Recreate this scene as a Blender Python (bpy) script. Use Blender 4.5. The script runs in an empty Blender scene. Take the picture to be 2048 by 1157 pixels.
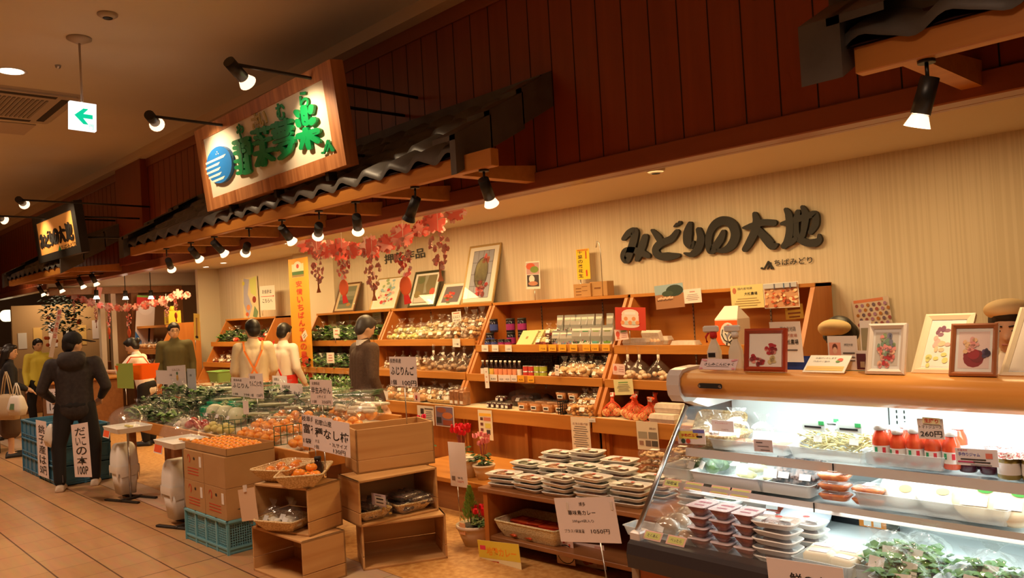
import bpy, math, random
from mathutils import Vector, Matrix, Euler, noise
PI=math.pi
C=bpy.context.scene.collection
# ---------- camera ----------
FPX=1600.0; YAW,PIT,ROL=0.8179,0.0199,-0.0573
CAM=Vector((0,0,1.70))
_B=Matrix(((1,0,0),(0,0,-1),(0,1,0)))
RC=Matrix.Rotation(YAW,3,'Z')@Matrix.Rotation(PIT,3,'X')@_B@Matrix.Rotation(ROL,3,'Z')
cd=bpy.data.cameras.new('camera'); cam=bpy.data.objects.new('camera',cd); C.objects.link(cam)
cam.matrix_world=Matrix.Translation(CAM)@RC.to_4x4()
cd.sensor_width=36; cd.sensor_fit='HORIZONTAL'; cd.lens=36*FPX/2048; cd.clip_start=0.05; cd.clip_end=100
bpy.context.scene.camera=cam
# ---------- world, exposure ----------
W=bpy.data.worlds.new('world'); bpy.context.scene.world=W; W.use_nodes=True
W.node_tree.nodes['Background'].inputs[0].default_value=(1.0,0.66,0.40,1)
W.node_tree.nodes['Background'].inputs[1].default_value=0.06
vs=bpy.context.scene.view_settings
vs.view_transform='Standard'; vs.look='None'; vs.exposure=0.0; vs.gamma=1; vs.use_curve_mapping=False
cy=bpy.context.scene.cycles
cy.max_bounces=5; cy.diffuse_bounces=3; cy.glossy_bounces=2; cy.transmission_bounces=3; cy.transparent_max_bounces=14
cy.caustics_reflective=False; cy.caustics_refractive=False; cy.sample_clamp_indirect=4.0
# ---------- large area lights of the place ----------
WARM=(1.0,0.67,0.29); WARM2=(1.0,0.72,0.42); COOL=(0.86,1.0,0.97)
def light(kind,name,loc,power,color,aim=(0,0,-1),parent=None,**k):
    l=bpy.data.lights.new(name,kind); l.energy=power; l.color=color
    for a,v in k.items(): setattr(l,a,v)
    o=bpy.data.objects.new(name,l); C.objects.link(o)
    o.rotation_mode='QUATERNION'; o.rotation_quaternion=Vector(aim).to_track_quat('-Z','Y'); o.location=loc
    if parent: o.parent=parent
    return o
# rows of recessed ceiling fittings over the sales floor and the aisle
for i,x in enumerate((-12.6,-10.8,-9.0,-7.2,-5.4,-3.6,-1.8)):
    light('AREA','ceiling_downlight_row',(x,4.75,2.63),(42,40,38,37,39,33,22)[i],WARM,shape='RECTANGLE',size=0.9,size_y=0.5)
for i,x in enumerate((-15,-11.0,-7.5,-4.0,-0.5)):
    light('AREA','aisle_downlight_row',(x,0.9,3.93),55,(1.0,0.70,0.48),shape='DISK',size=0.8,spread=2.1)
light('AREA','aisle_far_light',(-17.5,3.8,3.0),25,WARM2,shape='DISK',size=0.8)
# ---------- pixel (2048 x 1157 frame) to world helpers ----------
def ray(x,y): return RC@Vector(((x-1024)/FPX,-(y-578.5)/FPX,-1.0))
def PX(x,y,X): r=ray(x,y); return CAM+r*(X/r.x)
def PY(x,y,Y): r=ray(x,y); return CAM+r*(Y/r.y)
def PZ(x,y,Z): r=ray(x,y); return CAM+r*((Z-CAM.z)/r.z)
# ---------- materials ----------
def s2l(c): c=c/255; return c/12.92 if c<=0.04045 else ((c+0.055)/1.055)**2.4
def rgb(r,g,b): return (s2l(r),s2l(g),s2l(b),1)
_m={}
def mat(name,col,rough=0.6,metal=0.0,spec=0.5,emit=None,es=1.0,sub=0.0,alpha=1.0,coat=0.0):
    if name in _m: return _m[name]
    m=bpy.data.materials.new(name); m.use_nodes=True; _m[name]=m
    b=m.node_tree.nodes['Principled BSDF']; i=b.inputs
    i['Base Color'].default_value=col; i['Roughness'].default_value=rough; i['Metallic'].default_value=metal
    i['Specular IOR Level'].default_value=spec; i['Coat Weight'].default_value=coat
    if emit: i['Emission Color'].default_value=emit; i['Emission Strength'].default_value=es
    m.diffuse_color=col
    return m
def noisy(name,c1,c2,scale=(8,8,8),rough=0.6,bump=0.0,detail=4,dist=0.0,lo=0.35,hi=0.65,obj=True,metal=0,voro=False,spec=0.5):
    """two-colour procedural: stretched noise (or voronoi) between c1 and c2"""
    if name in _m: return _m[name]
    m=mat(name,c1,rough,metal,spec); nt=m.node_tree; N=nt.nodes; L=nt.links; b=N['Principled BSDF']
    tc=N.new('ShaderNodeTexCoord'); mp=N.new('ShaderNodeMapping'); mp.inputs['Scale'].default_value=scale
    L.new(tc.outputs['Object' if obj else 'Generated'],mp.inputs[0])
    if voro:
        t=N.new('ShaderNodeTexVoronoi'); t.inputs['Scale'].default_value=1; L.new(mp.outputs[0],t.inputs['Vector']); out=t.outputs['Distance']
    else:
        t=N.new('ShaderNodeTexNoise'); t.inputs['Scale'].default_value=1; t.inputs['Detail'].default_value=detail; t.inputs['Distortion'].default_value=dist
        L.new(mp.outputs[0],t.inputs['Vector']); out=t.outputs['Fac']
    r=N.new('ShaderNodeValToRGB'); r.color_ramp.elements[0].position=lo; r.color_ramp.elements[1].position=hi
    r.color_ramp.elements[0].color=c1; r.color_ramp.elements[1].color=c2
    L.new(out,r.inputs[0]); L.new(r.outputs[0],b.inputs['Base Color'])
    if bump:
        bp=N.new('ShaderNodeBump'); bp.inputs['Strength'].default_value=bump; bp.inputs['Distance'].default_value=0.01
        L.new(out,bp.inputs['Height']); L.new(bp.outputs[0],b.inputs['Normal'])
    return m
def flat(r,g,b,rough=0.7): return mat('paint_%02x%02x%02x'%(r,g,b),rgb(r,g,b),rough)
def film(name,col=(1,1,1,1),gl=0.075,rough=0.10,tint=0.02):
    """thin clear plastic: mostly transparent, some gloss, a little milky diffuse"""
    if name in _m: return _m[name]
    m=bpy.data.materials.new(name); m.use_nodes=True; _m[name]=m; nt=m.node_tree; N=nt.nodes; L=nt.links
    for n in list(N): 
        if n.type!='OUTPUT_MATERIAL': N.remove(n)
    o=[n for n in N if n.type=='OUTPUT_MATERIAL'][0]
    t=N.new('ShaderNodeBsdfTransparent'); t.inputs[0].default_value=(1,1,1,1)
    g=N.new('ShaderNodeBsdfGlossy'); g.inputs['Roughness'].default_value=rough
    d=N.new('ShaderNodeBsdfDiffuse'); d.inputs[0].default_value=col
    a=N.new('ShaderNodeMixShader'); a.inputs[0].default_value=gl
    b=N.new('ShaderNodeMixShader'); b.inputs[0].default_value=tint
    L.new(t.outputs[0],a.inputs[1]); L.new(g.outputs[0],a.inputs[2]); L.new(a.outputs[0],b.inputs[1]); L.new(d.outputs[0],b.inputs[2]); L.new(b.outputs[0],o.inputs[0])
    if gl>0.07:
        tc=N.new('ShaderNodeTexCoord'); n=N.new('ShaderNodeTexNoise'); n.inputs['Scale'].default_value=28; n.inputs['Detail'].default_value=2
        bp=N.new('ShaderNodeBump'); bp.inputs['Strength'].default_value=0.6; bp.inputs['Distance'].default_value=0.01
        L.new(tc.outputs['Object'],n.inputs['Vector']); L.new(n.outputs['Fac'],bp.inputs['Height']); L.new(bp.outputs[0],g.inputs['Normal'])
    return m
def wood(name,c1,c2,axis='X',grain=1.0,rough=0.45,bump=0.05):
    s={'X':(1.2,22,22),'Y':(22,1.2,22),'Z':(22,22,1.2)}[axis]
    return noisy(name,c1,c2,tuple(v*grain for v in s),rough,bump,detail=6,dist=0.6,lo=0.3,hi=0.72)
# ---------- mesh builder ----------
class MB:
    def __init__(s): s.v=[]; s.f=[]; s.mi=[]; s.sm=[]; s.M=Matrix.Identity(4); s.cur=0
    def m(s,i): s.cur=i; return s
    def at(s,M): s.M=M; return s
    def add(s,vs,fs,smooth=False):
        n=len(s.v); s.v+= [tuple(s.M@Vector(p)) for p in vs]
        for f in fs: s.f.append(tuple(n+i for i in f)); s.mi.append(s.cur); s.sm.append(smooth)
        return s
    def box(s,x0,y0,z0,x1,y1,z1):
        v=[(x0,y0,z0),(x1,y0,z0),(x1,y1,z0),(x0,y1,z0),(x0,y0,z1),(x1,y0,z1),(x1,y1,z1),(x0,y1,z1)]
        return s.add(v,[(0,3,2,1),(4,5,6,7),(0,1,5,4),(1,2,6,5),(2,3,7,6),(3,0,4,7)])
    def bbox(s,x0,y0,z0,x1,y1,z1,b=0.004):
        """box with chamfered vertical and horizontal edges"""
        r=min(b,(x1-x0)/3,(y1-y0)/3,(z1-z0)/3)
        return s.loft([rr((x0+x1)/2,(y0+y1)/2,(x1-x0)/2-i,(y1-y0)/2-i,r,z,2) for z,i in ((z0,r),(z0+r,0),(z1-r,0),(z1,r))],True,True)
    def loft(s,rings,c0=True,c1=True,smooth=False,closed=True):
        n=len(rings[0]); v=[p for r in rings for p in r]; f=[]
        for k in range(len(rings)-1):
            for i in range(n if closed else n-1):
                j=(i+1)%n; f.append((k*n+i,k*n+j,(k+1)*n+j,(k+1)*n+i))
        s.add(v,f,smooth)
        base=len(s.v)-len(v)
        if c0: s.f.append(tuple(base+i for i in reversed(range(n)))); s.mi.append(s.cur); s.sm.append(False)
        if c1: s.f.append(tuple(base+(len(rings)-1)*n+i for i in range(n))); s.mi.append(s.cur); s.sm.append(False)
        return s
    def lathe(s,prof,seg=16,c0=True,c1=True,cx=0,cy=0,smooth=True,sx=1,sy=1):
        return s.loft([[(cx+r*sx*math.cos(2*PI*i/seg),cy+r*sy*math.sin(2*PI*i/seg),z) for i in range(seg)] for r,z in prof],c0,c1,smooth)
    def cyl(s,p0,p1,r,r1=None,seg=10,caps=True,smooth=True):
        p0=Vector(p0);p1=Vector(p1); r1=r if r1 is None else r1
        q=(p1-p0).to_track_quat('Z','Y').to_matrix(); 
        rg=[[tuple(p+q@Vector((rad*math.cos(2*PI*i/seg),rad*math.sin(2*PI*i/seg),0))) for i in range(seg)] for p,rad in ((p0,r),(p1,r1))]
        return s.loft(rg,caps,caps,smooth)
    def tube(s,pts,r,seg=8,caps=True):
        pts=[Vector(p) for p in pts]; rg=[]; up=Vector((0,0,1))
        for i,p in enumerate(pts):
            t=(pts[min(i+1,len(pts)-1)]-pts[max(i-1,0)]).normalized()
            a=t.cross(up); a=a.normalized() if a.length>1e-4 else Vector((1,0,0)); b=a.cross(t)
            rad=r[i] if isinstance(r,(list,tuple)) else r
            rg.append([tuple(p+a*rad*math.cos(2*PI*k/seg)+b*rad*math.sin(2*PI*k/seg)) for k in range(seg)])
        return s.loft(rg,caps,caps,True)
    def ball(s,c,rx,ry=None,rz=None,seg=12,rings=8,nz=0.0,seed=0,nf=2.0):
        ry=rx if ry is None else ry; rz=rx if rz is None else rz; rg=[]
        for k in range(rings+1):
            a=PI*k/rings; q=[]
            for i in range(seg):
                b=2*PI*i/seg; d=Vector((math.sin(a)*math.cos(b),math.sin(a)*math.sin(b),-math.cos(a)))
                w=1+ (nz*noise.noise(d*nf+Vector((seed*3.1,seed*1.7,0))) if nz else 0)
                q.append((c[0]+d.x*rx*w,c[1]+d.y*ry*w,c[2]+d.z*rz*w))
            rg.append(q)
        return s.loft(rg,False,False,True)
    def prism(s,poly,z0,z1):
        n=len(poly); v=[(x,y,z0) for x,y in poly]+[(x,y,z1) for x,y in poly]
        f=[tuple(reversed(range(n))),tuple(range(n,2*n))]+[(i,(i+1)%n,n+(i+1)%n,n+i) for i in range(n)]
        return s.add(v,f)
    def strip(s,pl,w,y=0.0,th=0.002):
        pass
def rr(cx,cy,hx,hy,r,z,k=4):
    r=max(min(r,hx*0.999,hy*0.999),1e-4); out=[]
    for (sx,sy,a0) in ((1,1,0),(-1,1,PI/2),(-1,-1,PI),(1,-1,1.5*PI)):
        for i in range(k+1):
            a=a0+PI/2*i/k; out.append((cx+sx*(hx-r)+r*math.cos(a),cy+sy*(hy-r)+r*math.sin(a),z))
    return out
def T(x,y,z): return Matrix.Translation((x,y,z))
def RZ(a): return Matrix.Rotation(a,4,'Z')
def RX(a): return Matrix.Rotation(a,4,'X')
def RY(a): return Matrix.Rotation(a,4,'Y')
def obj(name,mb,mats,parent=None):
    me=bpy.data.meshes.new(name); me.from_pydata(mb.v,[],mb.f)
    if not isinstance(mats,(list,tuple)): mats=[mats]
    for m in mats: me.materials.append(m)
    me.polygons.foreach_set('material_index',mb.mi); me.polygons.foreach_set('use_smooth',mb.sm)
    me.update(); o=bpy.data.objects.new(name,me); C.objects.link(o)
    if parent: o.parent=parent
    return o
def tag(o,label=None,cat=None,group=None,kind=None):
    if label: o['label']=label
    if cat: o['category']=cat
    if group: o['group']=group
    if kind: o['kind']=kind
    return o
def thing(name,label,cat,loc=(0,0,0),rz=0,group=None,rot=None):
    o=bpy.data.objects.new(name,None); o.empty_display_size=0.05; C.objects.link(o); o.location=loc
    o.rotation_euler=rot if rot else (0,0,rz)
    return tag(o,label,cat,group)
def solo(name,mb,mats,label,cat,loc=(0,0,0),rz=0,group=None,rot=None):
    o=obj(name,mb,mats); o.location=loc; o.rotation_euler=rot if rot else (0,0,rz); return tag(o,label,cat,group)
def struct(name,mb,mats,label=None):
    o=obj(name,mb,mats); o['kind']='structure'
    if label: o['label']=label
    return o
_used=set()
KIDS={}
def kids(o): return [c for c in bpy.data.objects if c.parent==o]
def dup(root,loc,rz=0,label=None,group=None,rot=None,sc=None):
    """first call moves the source itself, later calls copy it with its parts"""
    if root.name not in _used:
        _used.add(root.name); KIDS[root.name]=[(c,kids(c)) for c in kids(root)]; r=root
    else:
        r=root.copy(); C.objects.link(r)
        for c,gs in KIDS[root.name]:
            d=c.copy(); C.objects.link(d); d.parent=r
            for g in gs: e=g.copy(); C.objects.link(e); e.parent=d
    r.location=loc; r.rotation_euler=rot if rot else (0,0,rz)
    if sc is not None: r.scale=sc if isinstance(sc,(tuple,list)) else (sc,sc,sc)
    if label: r['label']=label
    if group: r['group']=group
    return r
# ---------- lettering ----------
_txt={}
def glyphs(body,bold=0.0,ext=0.0,bevel=0.0):
    """text as plain mesh data (verts, faces) with height-1 letters, centred"""
    key=(body,bold,ext,bevel)
    if key in _txt: return _txt[key]
    cu=bpy.data.curves.new('lettering','FONT'); cu.body=body; cu.align_x='CENTER'; cu.align_y='CENTER'
    cu.offset=bold; cu.extrude=ext; cu.bevel_depth=bevel; cu.bevel_resolution=1; cu.resolution_u=3
    o=bpy.data.objects.new('lettering',cu); C.objects.link(o)
    dg=bpy.context.evaluated_depsgraph_get(); me=o.evaluated_get(dg).to_mesh()
    v=[tuple(p.co) for p in me.vertices]; f=[tuple(p.vertices) for p in me.polygons]
    o.evaluated_get(dg).to_mesh_clear(); bpy.data.objects.remove(o); bpy.data.curves.remove(cu)
    if v:
        x0=min(p[0] for p in v);x1=max(p[0] for p in v);y0=min(p[1] for p in v);y1=max(p[1] for p in v)
        v=[(p[0]-(x0+x1)/2,p[1]-(y0+y1)/2,p[2]) for p in v]
    else: x0=x1=y0=y1=0
    _txt[key]=(v,f,x1-x0,y1-y0); return _txt[key]
def letter(mb,body,cx,cy,w,h,z=0.0,bold=0.0,ext=0.0,rot=0.0,bevel=0.0,rows=False):
    """fit text into a w x h box about (cx,cy) of the XY plane"""
    if rows: body='\n'.join(body)
    v,f,tw,th=glyphs(body,bold,ext,bevel)
    if not v: return mb
    sx=w/tw; sy=h/th; c,s=math.cos(rot),math.sin(rot)
    k=min(sx,sy)
    return mb.add([(cx+(x*sx)*c-(y*sy)*s,cy+(x*sx)*s+(y*sy)*c,z+zz*k) for x,y,zz in v],f)
# ---------- flat cards: signs, price tags, posters ----------
def basis(P0,P1,P3):
    u=(P1-P0); w=u.length; u=u.normalized(); v=(P3-P0); v=v-u*v.dot(u); h=v.length; v=v.normalized(); n=u.cross(v)
    M=Matrix((u,v,n)).transposed().to_4x4(); M.translation=P0
    return M,w,h
def card(name,label,cat,P0,P1,P3,bg,items=(),th=0.002,group=None,rim=None,root=None,back=None,mount=None,skew=True):
    """board with its lower left corner P0, lower right P1, upper left P3.
    items: ('t',text,u,v,w,h,colour[,bold]) text; ('r',u,v,w,h,colour) patch; ('o',u,v,rx,ry,colour) oval; u,v,w,h in fractions"""
    M,w,h=basis(Vector(P0),Vector(P1),Vector(P3))
    r=root or thing(name,label,cat,(0,0,0),0,group)
    if root is None: r.matrix_world=M
    mb=MB(); mb.box(0,0,-th,w,h,0)
    b=obj('board' if root is None else 'face_board',mb,bg,r)
    lay=0; parts={}
    for it in items:
        lay+=1; z=0.0006+0.0003*lay
        kind='lettering' if it[0]=='t' else 'printed_panel'
        col=it[6] if it[0]=='t' else it[5]
        m=parts.setdefault((kind),(MB(),[]))
        if col not in m[1]: m[1].append(col)
        q=m[0].m(m[1].index(col))
        if it[0]=='t': letter(q,it[1],it[2]*w,it[3]*h,it[4]*w,it[5]*h,z,it[7] if len(it)>7 else 0.0)
        elif it[0]=='r': q.box((it[1]-it[3]/2)*w,(it[2]-it[4]/2)*h,z-0.0004,(it[1]+it[3]/2)*w,(it[2]+it[4]/2)*h,z)
        elif it[0]=='o': q.add([(it[1]*w+it[3]*w*math.cos(a*PI/8),it[2]*h+it[4]*h*math.sin(a*PI/8),z) for a in range(16)],[tuple(range(16))])
        elif it[0]=='p': q.add([(a*w,b_*h,z) for a,b_ in it[1]],[tuple(range(len(it[1])))])
    for k,(m,cols) in parts.items():
        if m.f: obj(k,m,cols,r)
    if rim:
        q=MB(); e=rim[0]
        for a in ((0,0,w,e),(0,h-e,w,h),(0,e,e,h-e),(w-e,e,w,h-e)): q.box(a[0],a[1],-th,a[2],a[3],th+0.001)
        obj('rim',q,rim[1],r)
    return r
def cardY(name,label,cat,bl,br,tl,Y,*a,**k):
    return card(name,label,cat,PY(*bl,Y),PY(*br,Y),PY(*tl,Y),*a,**k)
# ---------- soft figures: union of tapered capsules and ellipsoids, remeshed to one skin ----------
def capsule(mb,a,b,ra,rb,seg=12):
    a=Vector(a);b=Vector(b); d=(b-a); q=d.to_track_quat('Z','Y').to_matrix() if d.length>1e-6 else Matrix.Identity(3); rg=[]
    for k in range(5): t=PI/2*(k/4)-PI/2; rg.append((a+q@Vector((0,0,ra*math.sin(t))),max(ra*math.cos(t),1e-4)))
    for k in range(5): t=PI/2*(k/4); rg.append((b+q@Vector((0,0,rb*math.sin(t))),max(rb*math.cos(t),1e-4)))
    return mb.loft([[tuple(p+q@Vector((r*math.cos(2*PI*i/seg),r*math.sin(2*PI*i/seg),0))) for i in range(seg)] for p,r in rg],True,True,True)
def ell(mb,c,r,rot=None,seg=16,rings=12):
    R_=(rot or Matrix.Identity(3)); rg=[]
    for k in range(rings+1):
        a=PI*k/rings
        rg.append([tuple(Vector(c)+R_@Vector((max(math.sin(a),1e-3)*math.cos(2*PI*i/seg)*r[0],max(math.sin(a),1e-3)*math.sin(2*PI*i/seg)*r[1],-math.cos(a)*r[2]))) for i in range(seg)])
    return mb.loft(rg,True,True,True)
def skin(name,mb,mats,parent,vox=0.014,smooth=6):
    o=obj(name,mb,mats); m=o.modifiers.new('r','REMESH'); m.mode='VOXEL'; m.voxel_size=vox; m.use_smooth_shade=True
    s=o.modifiers.new('s','SMOOTH'); s.iterations=smooth; s.factor=0.5
    dg=bpy.context.evaluated_depsgraph_get(); me=bpy.data.meshes.new_from_object(o.evaluated_get(dg)); me.name=name
    o.modifiers.clear(); o.data=me
    if not me.materials: me.materials.append(mats if not isinstance(mats,(list,tuple)) else mats[0])
    me.polygons.foreach_set('use_smooth',[True]*len(me.polygons))
    if parent: o.parent=parent
    return o
rnd=random.Random(7)
# ================= materials of the place =================
M_fascia=wood('mahogany_panel',(0.22,0.036,0.007,1),(0.28,0.050,0.011,1),'Z',0.6,0.35)
M_trim=wood('mahogany_trim',(0.25,0.062,0.022,1),(0.31,0.085,0.032,1),'X',0.5,0.3)
M_seam=flat(20,6,3)
M_oak=wood('oak_veneer',(0.46,0.170,0.028,1),(0.58,0.235,0.045,1),'X',0.7,0.42)
M_oakz=wood('oak_veneer_upright',(0.46,0.140,0.024,1),(0.56,0.20,0.04,1),'Z',0.7,0.42)
M_oakdark=wood('brown_veneer',(0.26,0.10,0.035,1),(0.34,0.14,0.05,1),'X',0.7,0.35)
M_pine=wood('crate_pine',(0.50,0.24,0.075,1),(0.66,0.38,0.15,1),'X',0.45,0.6,0.2)
M_pinez=wood('crate_pine_upright',(0.50,0.24,0.075,1),(0.66,0.38,0.15,1),'Z',0.45,0.6,0.2)
M_paperpale=mat('cream_laminate',(0.72,0.60,0.42,1),0.5)
M_white=mat('white_plastic',(0.78,0.76,0.72,1),0.4)
M_paper=mat('white_paper',(0.80,0.74,0.68,1),0.75)
M_pinkpaper=mat('pink_white_paper',(0.78,0.66,0.62,1),0.75)
M_ink=mat('black_ink',(0.012,0.010,0.009,1),0.6)
M_black=mat('black_metal',(0.012,0.011,0.010,1),0.4,0.0)
M_steel=mat('steel',(0.55,0.55,0.56,1),0.28,1.0)
M_tile_roof=noisy('roof_tile',(0.070,0.062,0.055,1),(0.105,0.094,0.083,1),(6,6,6),0.42)
M_film=film('clear_film')
M_film2=film('clear_wrap',gl=0.10,rough=0.08,tint=0.02)
M_glass=film('clear_glass',gl=0.06,rough=0.02)
M_frost=film('frosted_plastic',(0.85,0.9,0.9,1),gl=0.09,rough=0.25,tint=0.35)
M_bulb=mat('glowing_bulb',(1,0.9,0.8,1),0.4,emit=(1.0,0.80,0.58,1),es=14)
M_glasscone=mat('lit_reflector_glass',(1,0.8,0.6,1),0.3,emit=(1.0,0.66,0.40,1),es=2.2)
def brick(name,c1,c2,mortar,bw,rh,ox,oy,ms=0.0028,rough=0.35,off=0.0):
    m=mat(name,c1,rough); nt=m.node_tree; N=nt.nodes; L=nt.links; b=N['Principled BSDF']
    tc=N.new('ShaderNodeTexCoord'); mp=N.new('ShaderNodeMapping'); mp.inputs['Location'].default_value=(-ox,-oy,0)
    t=N.new('ShaderNodeTexBrick'); t.offset=off; t.inputs['Scale'].default_value=1; t.inputs['Mortar Size'].default_value=ms
    t.inputs['Brick Width'].default_value=bw; t.inputs['Row Height'].default_value=rh; t.inputs['Mortar Smooth'].default_value=0.2
    t.inputs['Color1'].default_value=c1; t.inputs['Color2'].default_value=c2; t.inputs['Mortar'].default_value=mortar
    n=N.new('ShaderNodeTexNoise'); n.inputs['Scale'].default_value=3; n.inputs['Detail'].default_value=5
    mp2=N.new('ShaderNodeMapping'); mp2.inputs['Scale'].default_value=(1,7,1)
    mx=N.new('ShaderNodeMix'); mx.data_type='RGBA'; mx.blend_type='MULTIPLY'; mx.inputs['Factor'].default_value=0.35
    L.new(tc.outputs['Object'],mp.inputs[0]); L.new(mp.outputs[0],t.inputs['Vector']); L.new(tc.outputs['Object'],mp2.inputs[0]); L.new(mp2.outputs[0],n.inputs['Vector'])
    t2=N.new('ShaderNodeTexBrick'); t2.offset=0; t2.inputs['Scale'].default_value=1; t2.inputs['Mortar Size'].default_value=0.006; t2.inputs['Brick Width'].default_value=500; t2.inputs['Row Height'].default_value=rh; L.new(mp.outputs[0],t2.inputs['Vector'])
    m2=N.new('ShaderNodeMix'); m2.data_type='RGBA'; m2.inputs['B'].default_value=mortar; L.new(t2.outputs['Fac'],m2.inputs['Factor']); L.new(t.outputs['Color'],m2.inputs['A'])
    L.new(m2.outputs['Result'],mx.inputs['A']); L.new(n.outputs['Color'],mx.inputs['B']); L.new(mx.outputs['Result'],b.inputs['Base Color'])
    return m
def plane(x0,y0,x1,y1,z,up=True):
    mb=MB(); v=[(x0,y0,z),(x1,y0,z),(x1,y1,z),(x0,y1,z)]
    return mb.add(v,[(0,1,2,3) if up else (3,2,1,0)])
# ---------- floor ----------
tile=brick('terracotta_tile',(0.50,0.265,0.115,1),(0.54,0.30,0.135,1),(0.12,0.05,0.02,1),0.345,0.30,-5.78,1.43)
ptile=brick('pale_tile',(0.62,0.44,0.30,1),(0.60,0.41,0.27,1),(0.20,0.10,0.06,1),0.345,0.30,-5.78,1.43)
cork=noisy('cork_floor',(0.48,0.21,0.05,1),(0.66,0.36,0.12,1),(22,22,22),0.5,detail=6)
mb=MB()
mb.m(0).add([(-24,-3,0),(3,-3,0),(3,2.63,0),(-24,2.63,0)],[(0,1,2,3)])
mb.m(1).add([(-24,2.63,0),(3,2.63,0),(3,2.93,0),(-24,2.93,0)],[(0,1,2,3)])
mb.m(2).add([(-24,2.93,0),(3,2.93,0),(3,6.2,0),(-24,6.2,0)],[(0,1,2,3)])
mb.m(0).box(-24,-3,-0.1,3,6.2,-0.001)
struct('floor',mb,[tile,ptile,cork],'brown tiled aisle floor turning to cork inside the shop')
# ---------- main ceiling over the aisle ----------
M_ceil=noisy('ceiling_paint',(0.72,0.64,0.50,1),(0.76,0.68,0.53,1),(1,1,1),0.8)
mb=MB(); mb.box(-24,-3,4.0,3,3.70,4.1); struct('ceiling',mb,M_ceil,'dim brown ceiling over the aisle')
mb=MB(); mb.box(-24,3.62,3.90,3,3.75,4.0); struct('trim_1',mb,mat('cornice_cream',(0.75,0.58,0.38,1),0.6),'pale cornice strip where ceiling meets wood panels')
# ---------- fascia of upright mahogany boards ----------
mb=MB()
mb.m(0).box(-24,3.75,2.56,3,3.85,3.92)
x=-1.568
while x>-24:
    mb.m(1).box(x-0.0035,3.7485,2.56,x+0.0035,3.7500,3.80); x-=0.194
x=-1.568+0.194
while x<3:
    mb.m(1).box(x-0.0035,3.7485,2.56,x+0.0035,3.7500,3.80); x+=0.194
struct('wall_front',mb,[M_fascia,M_seam],'dark red mahogany board fascia above the shop opening')
mb=MB(); mb.bbox(-24,3.735,3.79,3,3.75,3.905,0.004); struct('trim_2',mb,M_trim,'mahogany rail along the top of the fascia')
mb=MB(); mb.bbox(-24,3.73,2.455,3,3.85,2.565,0.006); struct('trim_3',mb,M_trim,'mahogany rail along the bottom edge of the fascia')
mb=MB(); mb.bbox(-24,3.85,2.455,3,3.90,2.66,0.004); struct('trim_4',mb,M_trim,'mahogany soffit behind the fascia rail')
# thicker pilaster part of the fascia left of the long awning
mb=MB(); mb.box(-11.9,3.66,2.56,-10.9,3.75,3.90); 
struct('wall_panel',mb,M_fascia,'projecting mahogany panel between the two awnings')
# ---------- shop ceiling and back wall ----------
M_wall=noisy('striped_wallpaper',(0.66,0.55,0.40,1),(0.72,0.61,0.46,1),(60,1,0.3),0.75,lo=0.45,hi=0.55)
M_wallp=mat('cream_wall',(0.72,0.62,0.47,1),0.75)
mb=MB(); mb.box(-15.2,4.0,2.65,3,6.1,2.75); struct('ceiling_shop',mb,M_wallp,'cream ceiling inside the shop')
mb=MB(); mb.box(-14.1,6.0,0,3,6.1,2.66); struct('wall_back',mb,M_wall,'cream pin-striped back wall')
mb=MB(); mb.box(3,2.6,0,3.1,6.1,4.1); struct('wall_right',mb,M_wallp)
mb=MB(); mb.box(-14.2,5.62,0,-14.1,6.1,2.66); struct('wall_return',mb,M_wallp,'short cream return wall at the left end')
mb=MB(); mb.box(-11.05,5.86,0,-9.9,6.0,2.66); struct('wall_pier',mb,M_wallp,'shallow cream pier behind the yellow banner')
# ---------- left end: timber beam, posts, dark openings ----------
mb=MB(); mb.m(0).bbox(-15.2,3.5,2.30,-15.05,5.7,2.42,0.005)
mb.m(0).box(-15.2,5.55,0,-15.05,5.7,2.3); mb.box(-15.2,4.80,0,-15.06,4.92,2.3)
mb.m(1).box(-15.2,4.28,0,-15.06,4.36,2.3); mb.box(-15.2,4.46,0,-15.06,4.54,2.3)
struct('trim_5',mb,[M_oakdark,mat('pale_post',(0.62,0.5,0.38,1),0.5)],'timber beam and pale posts of the left end opening')
mb=MB(); mb.box(-15.32,4.54,0,-15.24,5.7,2.3); struct('wall_left',mb,wood('brown_panel',(0.20,0.085,0.03,1),(0.26,0.11,0.04,1),'Z',0.5),'brown panelled wall behind the counter end')
mb=MB(); mb.box(-15.2,3.5,2.42,-15.1,6.0,2.70); struct('wall_left_upper',mb,M_wallp)
mb=MB(); mb.box(-24.1,-3,0,-24,6.2,4.1); struct('wall_far',mb,mat('far_dark_wall',(0.10,0.05,0.025,1),0.8),'dark wall at the far left end of the aisle')
mb=MB(); mb.box(-24,6.1,0,-14.1,6.2,4.1); struct('wall_far_back',mb,mat('far_brown_wall',(0.30,0.16,0.07,1),0.8))
mb=MB(); mb.box(-24,-3.1,0,3,-3,4.1); struct('wall_opposite',mb,mat('opposite_wall',(0.35,0.22,0.12,1),0.8),'plain wall across the aisle')
# door of the back wall right of the banner
mb=MB(); mb.m(0).box(-10.45,5.97,0,-9.95,6.0,1.98); mb.m(1).box(-10.50,5.95,0,-10.45,6.0,2.02); mb.box(-10.50,5.95,1.98,-9.9,6.0,2.02)
struct('door_1',mb,[M_wallp,mat('tan_jamb',(0.55,0.38,0.2,1),0.6)],'plain cream door with tan frame behind the shelving')
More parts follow.
